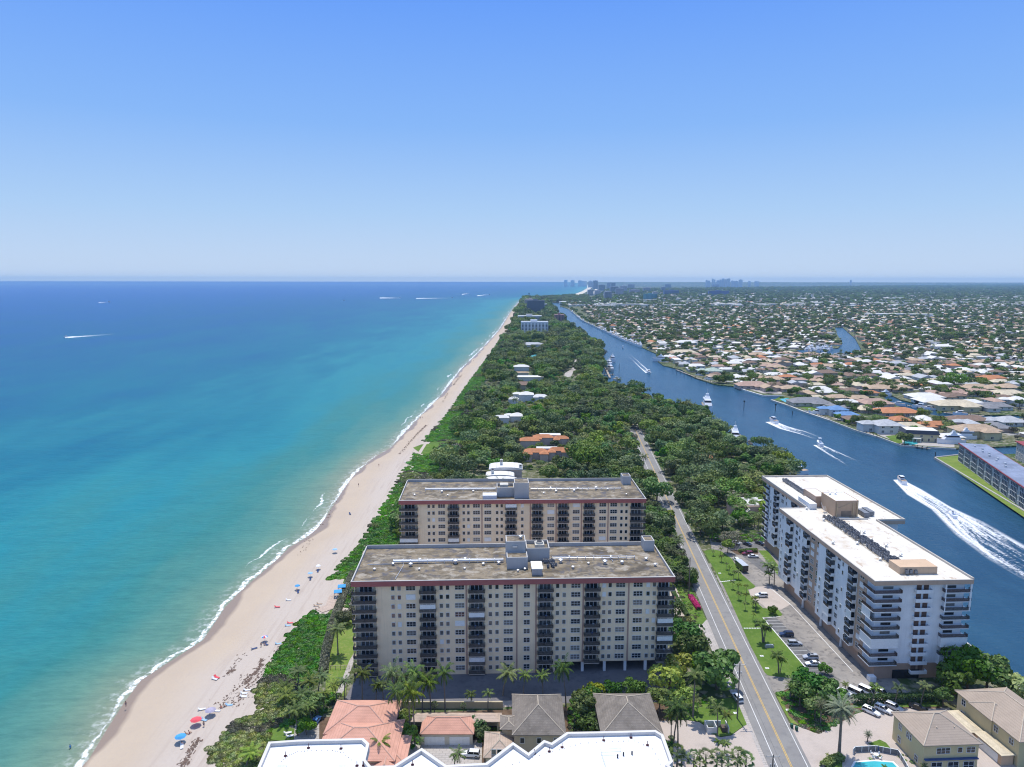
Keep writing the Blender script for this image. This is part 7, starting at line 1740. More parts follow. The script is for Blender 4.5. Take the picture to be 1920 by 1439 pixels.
MB().box(-3.4, 3.4, -1.25, 1.25, .6, 3.0).build('body', paint('car_black', PC_['black']), t); MB().box(-3.45, 3.45, -1.3, 1.3, 3.003, 3.15).build('roof', METAL, t)
for s in (-1, 1):
    for x in (-1.2, .1): obj('wheel', CACHE[('car', 'suv')][3], t, (x, s*1.2, .36))
# ---- parking lines
def bar(mb, a, b_, w_=.12):
    l = math.hypot(b_[0]-a[0], b_[1]-a[1]); mb.cbox((a[0]+b_[0])/2, (a[1]+b_[1])/2, l, w_, LZ+.10, LZ+.125, math.atan2(b_[1]-a[1], b_[0]-a[0]))
mb = MB()
A, B = L(1431, 1156), L(1522, 1262); n = 16
for i in range(n+1):
    t_ = i/n; p = (A[0]+(B[0]-A[0])*t_, A[1]+(B[1]-A[1])*t_); bar(mb, p, (p[0]+5.2, p[1]+.25))
A, B = L(1392, 1040), L(1436, 1074); n = 8
A = (A[0]+4.5, A[1]); B = (B[0]+4, B[1])
for i in range(n+1):
    t_ = i/n; p = (A[0]+(B[0]-A[0])*t_, A[1]+(B[1]-A[1])*t_); bar(mb, p, (p[0]+5.0, p[1]+.2))
A, B = L(1356, 1012), L(1424, 1012)
for i in range(9):
    t_ = i/8; p = (A[0]+(B[0]-A[0])*t_, A[1]+(B[1]-A[1])*t_); bar(mb, p, (p[0]+2.4, p[1]-4.4))
bar(mb, L(1431, 1156), L(1522, 1262), .35); bar(mb, L(1431, 1156), L(1464, 1154), .3); bar(mb, L(1444, 1100), L(1483, 1131), .3); bar(mb, L(1483, 1131), L(1600, 1257), .22)
tag(mb.build('parking_line', M_WHT), kind='structure')
# ================================================================ street furniture
WOODP = mat('weathered_pole', (.20, .165, .135), .95, .3, 2); 
def pole(bx, by, ty, label, arm=True):
    x, y = L(bx, by); h = zat(y, ty)-LZ; t = thing('utility_pole', label, 'utility pole', (x, y, LZ)); mb = MB(); mb.cyl(0, 0, -.3, h, .22, .15, 8); mb.build('pole', WOODP, t)
    if arm:
        MB().box(-1.6, 1.6, -.08, .08, h-.55, h-.38).build('crossarm', mat('pale_arm', (.5, .48, .44), .8), t)
        for s in (-1.5, -.5, 1.5): MB().cyl(s, 0, h-.38, h-.1, .06, n=6).build('insulator', METAL, t)
        for s in (-1, 1): MB().cyl(s*.45, 0, h-3.1, h-2.4, .14, n=6).build('transformer', METAL, t)
    return (x, y, h)
pole(1383, 1345, 1241, 'tall utility pole with crossarm on the grass verge beside the driveway'); pole(1447, 1478, 1412, 'utility pole with crossarm at the bottom edge beside the road')
pole(1292, 1112, 1043, 'bare utility pole beside the road near the bougainvillea', False); pole(1256, 1008, 960, 'bare utility pole beside the road right of the second block', False)
for i, (px, py, lb) in enumerate(((1485, 1362, 'left green wheeled bin at the road edge'), (1494, 1367, 'right green wheeled bin at the road edge'))):
    t = thing('wheeled_bin', lb, 'bin', (*L(px, py), LZ+.1)); gm = mat('green_plastic', (.02, .10, .06), .5); MB().box(-.3, .3, -.35, .35, .08, 1.0).build('body', gm, t); MB().box(-.33, .33, -.4, .38, 1.003, 1.1).build('lid', gm, t)
t = thing('entrance_sign', 'low pale stone sign block on the lawn opposite the silver SUV', 'sign', (*L(1443, 1212), LZ+.1)); mb = MB(); mb.prism([(-1.4, -.25), (1.4, -.25), (1.4, .25), (-1.4, .25)], 0, .9); mb.build('base', CONC, t); MB().box(-1.1, 1.1, -.2, .2, .903, 1.15).build('cap', SHUT, t)
t = thing('bin_enclosure', 'white walled bin enclosure on the lawn tip beside the driveway', 'enclosure', (*L(1345, 1366), LZ+.1))
for a in ((-3.0, -2.8, -1.6, 1.6), (-2.797, 1.4, 1.4, 1.6), (-.6, -.4, -1.6, 1.397), (2.6, 2.8, -1.6, 1.6), (-2.797, -.603, -1.6, -1.4)): MB().box(*a, 0, 1.7).build('wall', WM[0], t)
MB().box(1.0, 2.2, -1.2, .4, 0, 1.3).build('cabinet', mat('bin_brown', (.12, .09, .07), .8), t)
# small white markers along the paths on the lawn
t = thing('stepping_stones', 'upper line of pale stepping stones crossing the roadside lawn', 'path stones', (0, 0, LZ+.13)); t2 = thing('stepping_stones', 'lower line of pale stepping stones crossing the roadside lawn', 'path stones', (0, 0, LZ+.13))
for tt, (a, b_) in ((t, (L(1352, 1089), L(1378, 1086))), (t2, (L(1397, 1176), L(1436, 1176)))):
    for i in range(9):
        s = i/8; MB().box(-.32, .32, -.25, .25, 0, .03).build('stone', SHUT, tt, (a[0]+(b_[0]-a[0])*s, a[1]+(b_[1]-a[1])*s, 0))
for px, py, lb in ((1429, 1228, 'white inspection cover on the lawn near the lower palm clump, upper'), (1439, 1251, 'white inspection cover at the lower tip of the roadside lawn'), (1350, 1073, 'white inspection cover beside the upper stepping stones'), (1380, 1335, 'white meter cover near the tall pole'), (1478, 1329, 'white cover on the verge above the green bins')):
    t = thing('inspection_cover', lb, 'cover', (*L(px, py), LZ+.14)); MB().box(-.55, .55, -.4, .4, 0, .05).build('frame', SHUT, t); MB().box(-.25, .25, -.18, .18, .052, .08).build('lid', CONC, t)
# ================================================================ pool court at the lower right
t = thing('pool', 'kidney-edged turquoise swimming pool with pale deck at the bottom right', 'pool', (0, 0, 0))
MB().prism([L(*p) for p in [(1592, 1420), (1606, 1408), (1640, 1405), (1680, 1412), (1705, 1440), (1715, 1500), (1570, 1500), (1580, 1440)]][::-1], LZ, LZ+.18).build('deck', M_PAV, t)
MB().prism([L(*p) for p in [(1602, 1426), (1640, 1423), (1676, 1426), (1686, 1436), (1680, 1470), (1606, 1470), (1596, 1436)]][::-1], LZ+.16, LZ+.24).build('coping', SHUT, t)
MB().prism([L(*p) for p in [(1605, 1428), (1640, 1425.5), (1674, 1428), (1683, 1437), (1677, 1467), (1609, 1467), (1600, 1437)]][::-1], LZ+.2, LZ+.26).build('water', M_POOL, t)
def fence(name, label, pts, h, m_post, m_panel, step=2.0, cat='fence', open_=False):
    t = thing(name, label, cat, (0, 0, 0))
    for a, b_ in zip(pts[:-1], pts[1:]):
        l = math.hypot(b_[0]-a[0], b_[1]-a[1]); an = math.atan2(b_[1]-a[1], b_[0]-a[0]); n = max(1, round(l/step))
        mb = MB(); mb.cbox((a[0]+b_[0])/2, (a[1]+b_[1])/2, l, .04, LZ+(h*.45 if open_ else .2), LZ+(h*.45+.07 if open_ else h-.1), an); mb.build('panel', m_panel, t)
        mb = MB(); mb.cbox((a[0]+b_[0])/2, (a[1]+b_[1])/2, l, .12, LZ+h-.097, LZ+h, an); mb.build('top_rail', m_post, t)
        for i in range(n+1):
            MB().box(-.07, .07, -.07, .07, 0, h+.05).build('post', m_post, t, (a[0]+(b_[0]-a[0])*i/n, a[1]+(b_[1]-a[1])*i/n, LZ), an)
    return t
fence('pool_fence', 'white pool fence with grey mesh panels curving round the pool deck', [L(1600, 1412), L(1603, 1408), L(1642, 1406), L(1684, 1414), L(1694, 1430), L(1712, 1462)], 1.7, SHUT, mat('grey_mesh', (.20, .20, .20), .8))
fence('lawn_fence', 'thin pale fence closing the lawn left of the block', [L(621, 1254), L(640, 1254), L(656, 1252)], 1.3, mat('pale_wood', (.5, .38, .28), .8), mat('pale_fence_panel', (.5, .40, .3), .8), 1.6, 'fence', True)  # panel has its own pale wood colour
def table_mesh():
    mb = MB(); mb.cyl(0, 0, .68, .74, .62, n=12); mb.cyl(0, 0, 0, .68, .06, n=6); mb.cyl(0, 0, 0, .04, .32, n=8); return mb.mesh('table', SHUT)
t = thing('garden_table', 'round white table on the pool deck', 'table', (*L(1643, 1417), LZ+.19)); obj('table_top', table_mesh(), t)
def chair_mesh():
    mb = MB(); mb.box(-.25, .25, -.25, .25, .38, .44); mb.box(-.25, .25, .2, .26, .44, .95)
    for x in (-.22, .22):
        for y in (-.22, .22): mb.box(x-.025, x+.025, y-.025, y+.025, 0, .38)
    return mb
CH = chair_mesh().mesh('seat', SHUT)
for i in range(4):
    a = i*1.57+.6; x, y = L(1643, 1417); t = thing('garden_chair', 'white chair around the round table on the pool deck', 'chair', (x+1.15*math.cos(a), y+1.15*math.sin(a), LZ+.19), a-1.57, 'white chairs round the pool table'); obj('seat', CH, t)
def umbrella(label, px, py, r, h, cols, z=LZ, closed=False, group=None, tilt=0):
    t = thing('umbrella', label, 'umbrella', (*G(px, py, z), z), R4.uniform(0, 6), group); MB().cyl(0, 0, 0, h, .03, n=6).build('pole', SHUT, t); mb = MB(); n = 8
    if closed: mb.cyl(0, 0, h*.45, h, .16, .05, 8); mb.build('canopy', cols[0], t); return t
    for i in range(n):
        a0, a1 = 6.2832*i/n, 6.2832*(i+1)/n; V = [(0, 0, h+.35)]
        for a in (a0, a1): V += [(math.cos(a)*r*.6, math.sin(a)*r*.6, h+.18), (math.cos(a)*r, math.sin(a)*r, h-.12)]
        mb.add(V, [(0, 1, 3), (1, 2, 4, 3)], i % len(cols))
    c = mb.build('canopy', cols, t); c.rotation_euler = (tilt, 0, 0); return t
FB = mat('fabric_blue', (.06, .30, .58), .8); FR = mat('fabric_red', (.70, .09, .11), .8); FP = mat('fabric_mauve', (.36, .33, .42), .8); FW = mat('fabric_white', (.72, .72, .74), .8); FLB = mat('fabric_pale_blue', (.30, .48, .66), .8); FN = mat('fabric_navy', (.03, .06, .16), .8)
umbrella('closed navy umbrella beside the white table by the pool', 1647, 1412, 1.2, 2.5, [FN], LZ+.2, True)
# ================================================================ beach
def bz(px, py):
    x, y = L(px, py); return .85
def beach_pt(px, py): return G(px, py, .85)
BG_ = None
for a in [('blue beach umbrella, the lowest one on the sand', 341, 1391, 1.45, 1.9, [FB]), ('large red beach umbrella', 370, 1359, 1.5, 1.9, [FR]), ('mauve grey beach umbrella beside the red one', 397, 1341, 1.5, 1.9, [FP]), ('red, white and blue striped beach umbrella', 498, 1202, 1.1, 1.9, [FR, FW, FB]),
          ('blue beach umbrella over two dark chairs, middle of the beach', 559, 1105, 1.1, 1.9, [FB]), ('pale blue beach umbrella left of the deck canopies', 583, 1081, 1.1, 1.9, [FLB]), ('white beach umbrella close to the dune', 598, 1067, 1.1, 1.9, [FW]), ('pale blue umbrella below the second block, by the dune', 629, 1036, 1.2, 1.9, [FLB])]:
    umbrella(a[0], a[1], a[2], a[3], a[4], a[5], .8)
def lounger_mesh(m_):
    mb = MB(); mb.box(-.35, .35, -1.0, .45, .28, .36); mb.add([(-.35, .45, .30), (.35, .45, .30), (.35, 1.0, .78), (-.35, 1.0, .78), (-.35, .45, .38), (.35, .45, .38), (.35, .97, .85), (-.35, .97, .85)], [(4, 5, 6, 7), (0, 3, 2, 1), (0, 1, 5, 4), (1, 2, 6, 5), (2, 3, 7, 6), (3, 0, 4, 7)]); return mb.mesh('cushion', m_)
LG_ = {}
def lounger(px, py, a, m_, label, z=.85, group=None, nm='beach_lounger'):
    if m_.name not in LG_:
        f = MB()
        for x in (-.3, .3):
            for y in (-.85, .3, .85): f.box(x-.03, x+.03, y-.03, y+.03, 0, .27)
        f.box(-.36, -.32, -1, 1, .24, .28); f.box(.32, .36, -1, 1, .24, .28); LG_[m_.name] = (lounger_mesh(m_), f.mesh('frame', SHUT))
    t = thing(nm, label, 'lounger', (*G(px, py, z), z), a, group); obj('cushion', LG_[m_.name][0], t); obj('frame', LG_[m_.name][1], t); return t
for px, py, a, m_, lb in [(458, 1306, 1.6, FW, 'lowest of three white loungers near the dune'), (459, 1300, 1.6, FW, 'middle of three white loungers near the dune'), (465, 1294, 1.75, FW, 'topmost of three white loungers near the dune'), (523, 1207, 1.8, FLB, 'grey blue lounger right of the striped umbrella'), (541, 1173, 1.7, FLB, 'blue lounger at the dune edge, upper pair'), (545, 1168, 1.7, FR, 'pinkish lounger above the blue one at the dune edge'), (542, 1125, 1.5, FW, 'white lounger in the middle of the upper beach'),
                          (521, 1138, 1.6, FR, 'salmon lounger left of the white one on the upper beach'), (343, 1400, .4, FW, 'white lounger under the lowest blue umbrella'), (384, 1350, 1.2, FLB, 'pale blue lounger between red and mauve umbrellas'), (380, 1330, 1.9, FW, 'white chair above the mauve umbrella'), (408, 1333, 1.5, FW, 'white lounger right of the mauve umbrella'), (431, 1322, 1.6, FLB, 'pale lounger at the right end of the group near the mauve umbrella'),
                          (408, 1270, 1.1, FR, 'red lounger alone in the middle of the beach'), (404, 1273, 1.2, FW, 'white lounger next to the lone red one'), (560, 1110, .3, FN, 'dark chair under the blue umbrella in the middle of the beach'), (583, 1086, .2, FN, 'dark chair under the pale blue umbrella'), (597, 1071, .2, FN, 'dark chair under the white umbrella close to the dune'), (657, 963, .5, FN, 'dark lounger at the dune beside the second block'), (762, 866, 1.5, FW, 'white lounger near the dune behind the second block'),
                          (478, 1216, 2.2, FN, 'dark lounger left of the striped umbrella'), (500, 1208, .9, FN, 'dark chair under the striped umbrella')]:
    lounger(px, py, a, m_, lb)
for px, py, a in ((1110, 1378, 0),): pass
for px, py, lb in ((541, 1374, 'white lounger on the small lawn above the white roof, upper'), (545, 1380, 'white lounger on the small lawn above the white roof, lower')): lounger(px, py, 1.9, FW, lb, LZ+.12, nm='garden_lounger')
# deck with blue canopies and stairs by the dune
t = thing('beach_deck', 'wooden beach deck cut into the dune beside the nearest block', 'deck', (0, 0, 0)); MB().prism([L(*p) for p in [(612, 1134), (618, 1118), (628, 1108), (640, 1092), (650, 1094), (640, 1118), (628, 1140), (606, 1148), (594, 1142)]][::-1], LZ-.3, LZ+.28).build('floor', mat('bleached_deck', (.46, .36, .29), .9, .3, 1.5, world=True), t)
for a, b_ in ((L(622, 1122), L(642, 1095)), (L(630, 1126), L(648, 1100))):
    l = math.hypot(b_[0]-a[0], b_[1]-a[1]); mb = MB(); mb.cbox(0, 0, l, .06, 1.0, 1.08, math.atan2(b_[1]-a[1], b_[0]-a[0])); mb.build('handrail', SHUT, t, ((a[0]+b_[0])/2, (a[1]+b_[1])/2, LZ+.2))
for px, py, lb in ((642, 1108, 'upper blue canopy on the beach deck'), (635, 1118, 'lower blue canopy on the beach deck')):
    t = thing('canopy_tent', lb, 'canopy', (*L(px, py), LZ+.28), .2)
    for x in (-1.3, 1.3):
        for y in (-1.3, 1.3): MB().cyl(x, y, 0, 2.1, .04, n=6).build('pole', METAL, t)
    MB().hip(0, 0, 2.8, 2.8, 2.1, .55, 0, .1).build('canopy', FB, t)
t = thing('picnic_furniture', 'stacked wooden beach chairs at the foot of the deck', 'chairs', (*beach_pt(598, 1142), .9)) if False else None
for i, (px, py) in enumerate(((594, 1136), (600, 1132), (597, 1142), (603, 1139))):
    lounger(px, py, 1.5+.1*i, mat('sling_tan', (.38, .28, .2), .8), 'wooden beach lounger in the cluster at the foot of the deck', .9, 'wooden loungers at the deck foot')
# ---- people
SKIN = mat('skin', (.48, .29, .20), .6)
def person_mesh(kind):
    if ('person', kind) in CACHE: return CACHE[('person', kind)]
    if kind == 'stand':
        P = [(0, 0, .95, .15), (0, 0, 1.15, .14), (0, 0, 1.38, .15), (0, 0, 1.50, .06), (0, .01, 1.60, .09), (0, .01, 1.68, .085),
             (.10, 0, .86, .09), (.12, .05, .48, .065), (.13, .02, .08, .04), (.13, -.12, .04, .035), (-.10, 0, .86, .09), (-.12, -.12, .48, .065), (-.13, .06, .10, .04), (-.13, -.06, .05, .035),
             (.20, 0, 1.40, .055), (.27, .03, 1.12, .042), (.28, -.08, .88, .032), (.28, -.1, .80, .03), (-.20, 0, 1.40, .055), (-.27, -.02, 1.12, .042), (-.29, .08, .88, .032), (-.29, .1, .80, .03)]
        E = [(0, 1), (1, 2), (2, 3), (3, 4), (4, 5), (0, 6), (6, 7), (7, 8), (8, 9), (0, 10), (10, 11), (11, 12), (12, 13), (2, 14), (14, 15), (15, 16), (16, 17), (2, 18), (18, 19), (19, 20), (20, 21)]
    else:
        P = [(0, 0, .42, .16), (0, .06, .62, .14), (0, .12, .86, .15), (0, .14, .98, .06), (0, .13, 1.08, .09), (0, .13, 1.16, .085),
             (.10, -.08, .42, .09), (.13, -.48, .46, .065), (.13, -.62, .10, .04), (.13, -.74, .06, .035), (-.10, -.08, .42, .09), (-.13, -.48, .46, .065), (-.13, -.64, .10, .04), (-.13, -.76, .06, .035),
             (.20, .1, .88, .055), (.28, -.02, .66, .042), (.2, -.22, .55, .032), (.18, -.3, .53, .03), (-.20, .1, .88, .055), (-.28, -.02, .66, .042), (-.2, -.22, .55, .032), (-.18, -.3, .53, .03)]
        E = [(0, 1), (1, 2), (2, 3), (3, 4), (4, 5), (0, 6), (6, 7), (7, 8), (8, 9), (0, 10), (10, 11), (11, 12), (12, 13), (2, 14), (14, 15), (15, 16), (16, 17), (2, 18), (18, 19), (19, 20), (20, 21)]
    me = bpy.data.meshes.new('person'); me.from_pydata([p[:3] for p in P], E, []); o = bpy.data.objects.new('tmp_person', me); COL.objects.link(o)
    md = o.modifiers.new('skin', 'SKIN'); 
    if not me.skin_vertices: 
        bpy.context.view_layer.objects.active = o
    for i, sv in enumerate(me.skin_vertices[0].data): sv.radius = (P[i][3], P[i][3]); sv.use_root = (i == 0)
    o.modifiers.new('sub', 'SUBSURF').levels = 1
    dg = bpy.context.evaluated_depsgraph_get(); e = o.evaluated_get(dg); m2 = bpy.data.meshes.new_from_object(e); m2.name = 'person'; m2.materials.clear(); m2.materials.append(SKIN)
    for p in m2.polygons: p.use_smooth = True
    bpy.data.objects.remove(o); CACHE[('person', kind)] = m2; return m2
def person(kind, px, py, rz, m_, label, z=.85, hair=(.05, .03, .02), top=None, base=0.0):
    o = obj('person', person_mesh(kind), None, (*G(px, py, z), z+base), rz); tag(o, label, 'person')
    zc = .95 if kind == 'stand' else .42; yc = 0 if kind == 'stand' else 0; mb = MB(); mb.cyl(0, yc, zc-.16, zc+.14, .185, .17, 10); mb.build('shorts' , m_, o)
    if top: mb = MB(); y2 = 0 if kind == 'stand' else .08; mb.cyl(0, y2, zc+.15, zc+.50, .18, .2, 10); mb.build('shirt', top, o)
    hz_ = (1.70, .01) if kind == 'stand' else (1.17, .14); mb = MB(); mb.cyl(0, hz_[1]+.02, hz_[0]-.08, hz_[0]+.03, .105, .11, 8); mb.cyl(0, hz_[1]+.02, hz_[0]+.03, hz_[0]+.09, .11, .05, 8); mb.build('hair', mat('hair', hair, .8), o); return o
try:
    for a in [('stand', 238, 1324, .6, FN, 'person in dark clothes walking along the wet sand'), ('stand', 384, 1362, 0, FN, 'person standing right of the red umbrella'), ('sit', 344, 1396, 2.8, FN, 'person sitting in the shade of the lowest blue umbrella'), ('sit', 350, 1377, 2.0, FN, 'person sitting above the lowest blue umbrella, left'), ('sit', 357, 1375, 2.4, FR, 'person sitting above the lowest blue umbrella, right'),
              ('sit', 416, 1327, 1.4, FR, 'person sitting in the group right of the mauve umbrella, left'), ('sit', 422, 1325, 1.8, FN, 'person sitting in the group right of the mauve umbrella, right'), ('stand', 491, 1212, .3, FN, 'person standing left of the striped umbrella'), ('sit', 497, 1209, .9, FB, 'person sitting under the striped umbrella'), ('sit', 558, 1108, .5, FN, 'person sitting under the blue umbrella in the middle of the beach'),
              ('stand', 673, 910, 0, FN, 'lone person walking on the sand behind the second block'), ('stand', 711, 873, 0, FR, 'person walking beside the tyre tracks far up the beach'), ('stand', 789, 784, 0, FN, 'left one of two people at the waterline far up the beach'), ('stand', 792, 783, 0, FB, 'right one of two people at the waterline far up the beach'), ('stand', 888, 676, 0, FN, 'distant person on the beach near the wrack line')]:
        person(*a)
    person('stand', 134, 1402, .4, FB, 'person in blue wading in the surf at the lower left', 0.0, base=-.55, top=FB)
except Exception as ex: print('PERSON', ex)
# ---- seaweed wrack
g = np.random.default_rng(5); P = []
for (pl, n, wd) in [([(565, 1190), (530, 1213), (500, 1250), (470, 1285), (445, 1320)], 240, 2.2), ([(455, 1227), (430, 1262), (436, 1257)], 90, 1.2), ([(492, 1236), (488, 1252), (470, 1270), (461, 1282)], 200, .9), ([(372, 1385), (362, 1403), (350, 1425), (340, 1440)], 170, 1.0), ([(560, 1040), (590, 1000), (640, 930)], 60, 2), ([(800, 795), (780, 815), (750, 850)], 420, 1.2), ([(866, 700), (850, 720)], 260, 1.5), ([(840, 735), (830, 752)], 90, 1), ([(400, 1330), (440, 1300), (470, 1262)], 90, 3)]:
    W_ = [G(*p, .9) for p in pl]
    for (x0, y0), (x1, y1) in zip(W_[:-1], W_[1:]):
        k = max(4, n//(len(W_)-1)); t_ = g.uniform(0, 1, k); q = np.stack([x0+(x1-x0)*t_+g.normal(0, wd*.45, k), y0+(y1-y0)*t_+g.normal(0, wd*.6, k), np.zeros(k)], 1); P.append(q)
P = np.concatenate(P); V = []; 
for x, y, _ in P:
    a0 = interp(WL, y); e0 = max(interp(VG, y), a0+4)+3; tt = (x-a0)/(e0-a0); zz = float(np.interp(tt, fr, fz))+.05; r = g.uniform(.1, .42)*(1+y/900); n = 5; an = g.uniform(0, 6.28, n)
    an.sort(); V.append([(x+math.cos(b)*r*g.uniform(.5, 1.2), y+math.sin(b)*r*g.uniform(.8, 2.2), zz+g.uniform(0, .05)) for b in an[:4]])
V = np.array(V).reshape(-1, 3); tag(put(bpy.data.objects.new('seaweed', npmesh('seaweed', V, np.arange(len(V)).reshape(-1, 4), mat('wrack', (.15, .10, .075), .95, .4, 1)))), kind='stuff', label='brown seaweed wrack scattered along the sand')
# ================================================================ boats and wakes
GEL = paint('gelcoat', (.80, .80, .80), .3); BGL = mat('boat_glass', (.03, .035, .05), .1); TEAK = mat('teak', (.40, .30, .21), .8)
def boat_parts(kind):
    if ('boat', kind) in CACHE: return CACHE[('boat', kind)]
    st = [(-.5, .40, .0), (-.3, .46, 0), (0, .48, 0), (.22, .42, .06), (.38, .25, .14), (.5, .02, .26)]; V = []
    for x, w, up in st: V += [(x, -w*.32, .20+up*.2), (x, -w*.29, 0), (x, 0, -.06), (x, w*.29, 0), (x, w*.32, .20+up*.2)]
    F = []; n = len(st)
    for i in range(n-1):
        for k in range(4): F.append((i*5+k, i*5+k+1, (i+1)*5+k+1, (i+1)*5+k))
    F.append((4, 3, 2, 1, 0)); h = MB(); h.add(V, F)
    dk = MB(); dk.add([(x, -w*.30, .185+up*.2) for x, w, up in st]+[(x, w*.30, .185+up*.2) for x, w, up in st], [(i, i+1, n+i+1, n+i) for i in range(n-1)])
    def trap(mb, x0, x1, w, z0, z1, s=.05): mb.add([(x0, -w, z0), (x1, -w, z0), (x1, w, z0), (x0, w, z0), (x0+s*.3, -w*.9, z1), (x1-s, -w*.9, z1), (x1-s, w*.9, z1), (x0+s*.3, w*.9, z1)], [(4, 5, 6, 7), (0, 1, 5, 4), (1, 2, 6, 5), (2, 3, 7, 6), (3, 0, 4, 7)])
    c, wi, top = MB(), MB(), MB()
    if kind == 'cruiser': trap(c, -.12, .34, .105, .18, .27, .12); trap(wi, -.12, .16, .095, .27, .345, .08); trap(top, -.22, .12, .10, .348, .36, .02)
    elif kind == 'console': trap(c, -.08, .06, .05, .18, .33, .03); trap(wi, .0, .05, .045, .33, .37, .02); trap(top, -.16, .1, .10, .47, .485, .02); [c.cyl(x, y, .2, .47, .006, n=4) for x in (-.14, .07) for y in (-.08, .08)]
    else: trap(c, -.32, .30, .115, .19, .29, .08); trap(wi, -.28, .2, .10, .29, .345, .07); trap(top, -.38, .16, .105, .347, .375, .03); trap(top, -.2, .06, .075, .376, .44, .05); trap(top, -.14, -.02, .05, .44, .52, .03); c.cyl(-.08, 0, .5, .66, .006, n=4)
    CACHE[('boat', kind)] = (h.mesh('hull', GEL), dk.mesh('deck', [TEAK, GEL][kind == 'console']), c.mesh('cabin', GEL), wi.mesh('windscreen', BGL), top.mesh('hardtop', GEL)); return CACHE[('boat', kind)]
def boat(kind, px, py, ang, ln, label, group=None, beam=1.0, nm='motor_boat', z=0.15):
    t = thing(nm, label, 'boat', (*G(px, py, 0), z), math.radians(ang), group); t.scale = (ln, ln*beam, ln*min(1, 1.1))
    for nme, me in zip(('hull', 'deck', 'cabin', 'windscreen', 'hardtop'), boat_parts(kind)): obj(nme, me, t)
    return t
def hd(a, b_):  # heading between two pixels
    p, q = G(*a, 0), G(*b_, 0); return math.degrees(math.atan2(q[1]-p[1], q[0]-p[0]))
boat('cruiser', 1450, 790, hd((1470, 798), (1440, 784)), 14, 'white cabin cruiser speeding away past the slate-roofed garden, left of the two')
boat('console', 1537, 832, hd((1548, 840), (1528, 824)), 11, 'white open boat with T-top following the cabin cruiser'); boat('cruiser', 1690, 902, hd((1705, 912), (1680, 892)), 11.5, 'white cruiser at the head of the longest wake')
boat('console', 1786, 966, hd((1800, 975), (1776, 955)), 8, 'small runabout bouncing in the longest wake'); boat('cruiser', 1217, 698, hd((1205, 690), (1222, 702)), 13, 'white boat coming towards the camera in the upper waterway'); boat('console', 1168, 651, hd((1167, 645), (1169, 655)), 9, 'small white boat farther up the waterway')
Y_ = 'white motor yachts moored at the island marina'
boat('yacht', 1326, 769, hd((1314, 744), (1340, 786)), 31, 'largest white yacht with a mast, moored behind the trees of the island', beam=.95, nm='yacht')
for i, a in enumerate([('console', 1325, 790, 70, 12, 'white open boat in front of the largest yacht, right one'), ('console', 1319, 796, 70, 11, 'white open boat in front of the largest yacht, left one'), ('yacht', 1378, 828, hd((1372, 808), (1384, 845)), 24, 'white yacht in the little inlet behind the rock spit'), ('yacht', 1148, 676, 95, 22, 'white yacht at the marina, upper right'), ('yacht', 1143, 684, -80, 20, 'white yacht at the marina, left of the upper one'), ('yacht', 1145, 694, -75, 20, 'white yacht at the marina, nearest'), ('cruiser', 1157, 713, -70, 14, 'white sport boat at the end of the small pier'),
           ('yacht', 1237, 676, 150, 22, 'white yacht moored at the little canal beach, left'), ('cruiser', 1245, 678, 150, 14, 'white boat moored at the little canal beach, right'), ('cruiser', 1330, 711, 145, 12, 'white boat on the lift beside the mangrove'), ('cruiser', 1312, 703, 145, 11, 'white boat at the dock in front of the pale green roof'), ('cruiser', 1532, 776, 150, 14, 'white cabin boat tied below the blue-roofed house'), ('console', 1517, 772, 160, 8, 'small tender tied left of the cabin boat'),
           ('yacht', 1782, 831, 178, 20, 'big motor yacht lying beside the low apartments lawn', None, .9), ('yacht', 1806, 822, 178, 18, 'white motor yacht inside the side canal right of the mansard villa'), ('cruiser', 1496, 888, 200, 14, 'white boat just behind the white tower'), ('cruiser', 1480, 884, 190, 10, 'small white boat at the rocks behind the white tower'),
           ('yacht', 1662, 741, 20, 15, 'white boat in the inner canal, left end'), ('cruiser', 1684, 758, 150, 12, 'white boat lying in front of the orange roof on the inner canal'), ('cruiser', 1725, 763, 150, 13, 'white boat in the middle of the inner canal'), ('cruiser', 1742, 766, 150, 11, 'white boat at the left end of the pink dock'), ('cruiser', 1800, 776, 170, 12, 'white boat in front of the pink dock')]): boat(*a)
for i in range(46):
    t_ = i/46; j = 0
    pts_ = [(1069, 579), (1094, 600), (1134, 619), (1172, 637), (1206, 650)]
    s = t_*4; k = int(s); f_ = s-k; x_ = pts_[k][0]+(pts_[k+1][0]-pts_[k][0])*f_-2.2; y_ = pts_[k][1]+(pts_[k+1][1]-pts_[k][1])*f_+.6
    boat('yacht' if i % 3 == 0 else 'cruiser', x_, y_, hd(pts_[k], pts_[k+1]), R5.uniform(12, 22), 'white boat moored in the long row along the mainland bank', 'boats moored in a row along the mainland bank')
for i in range(24):
    boat('yacht', R5.uniform(1500, 1562), R5.uniform(652.5, 658), R5.choice([90, -90, 80]), R5.uniform(11, 18), 'white boat packed in the inner marina', 'boats packed in the inner marina')
for i in range(12):
    boat('yacht' if i % 2 else 'cruiser', R5.uniform(1028, 1033)-i*.0, 570+i*2.2, 80, 16, 'white boat on the island side near the purple-brown tower', 'boats on the island side near the purple-brown tower')
for px, py, lb in ((124, 632, 'tiny boat at the head of the long white streak out at sea, far left'), (750, 556.5, 'distant fishing boat with red hull on the horizon side of the sea'), (876, 549, 'distant boat left of the beach tip'), (918, 551, 'distant boat close to the beach tip'), (645, 562.5, 'white speck of a boat in the middle of the sea'), (848, 557, 'distant boat with a thin trail right of the red one'), (205, 566, 'farthest small boat at the left of the sea')):
    boat('cruiser', px, py, 175, 16 if py < 600 else 10, lb)
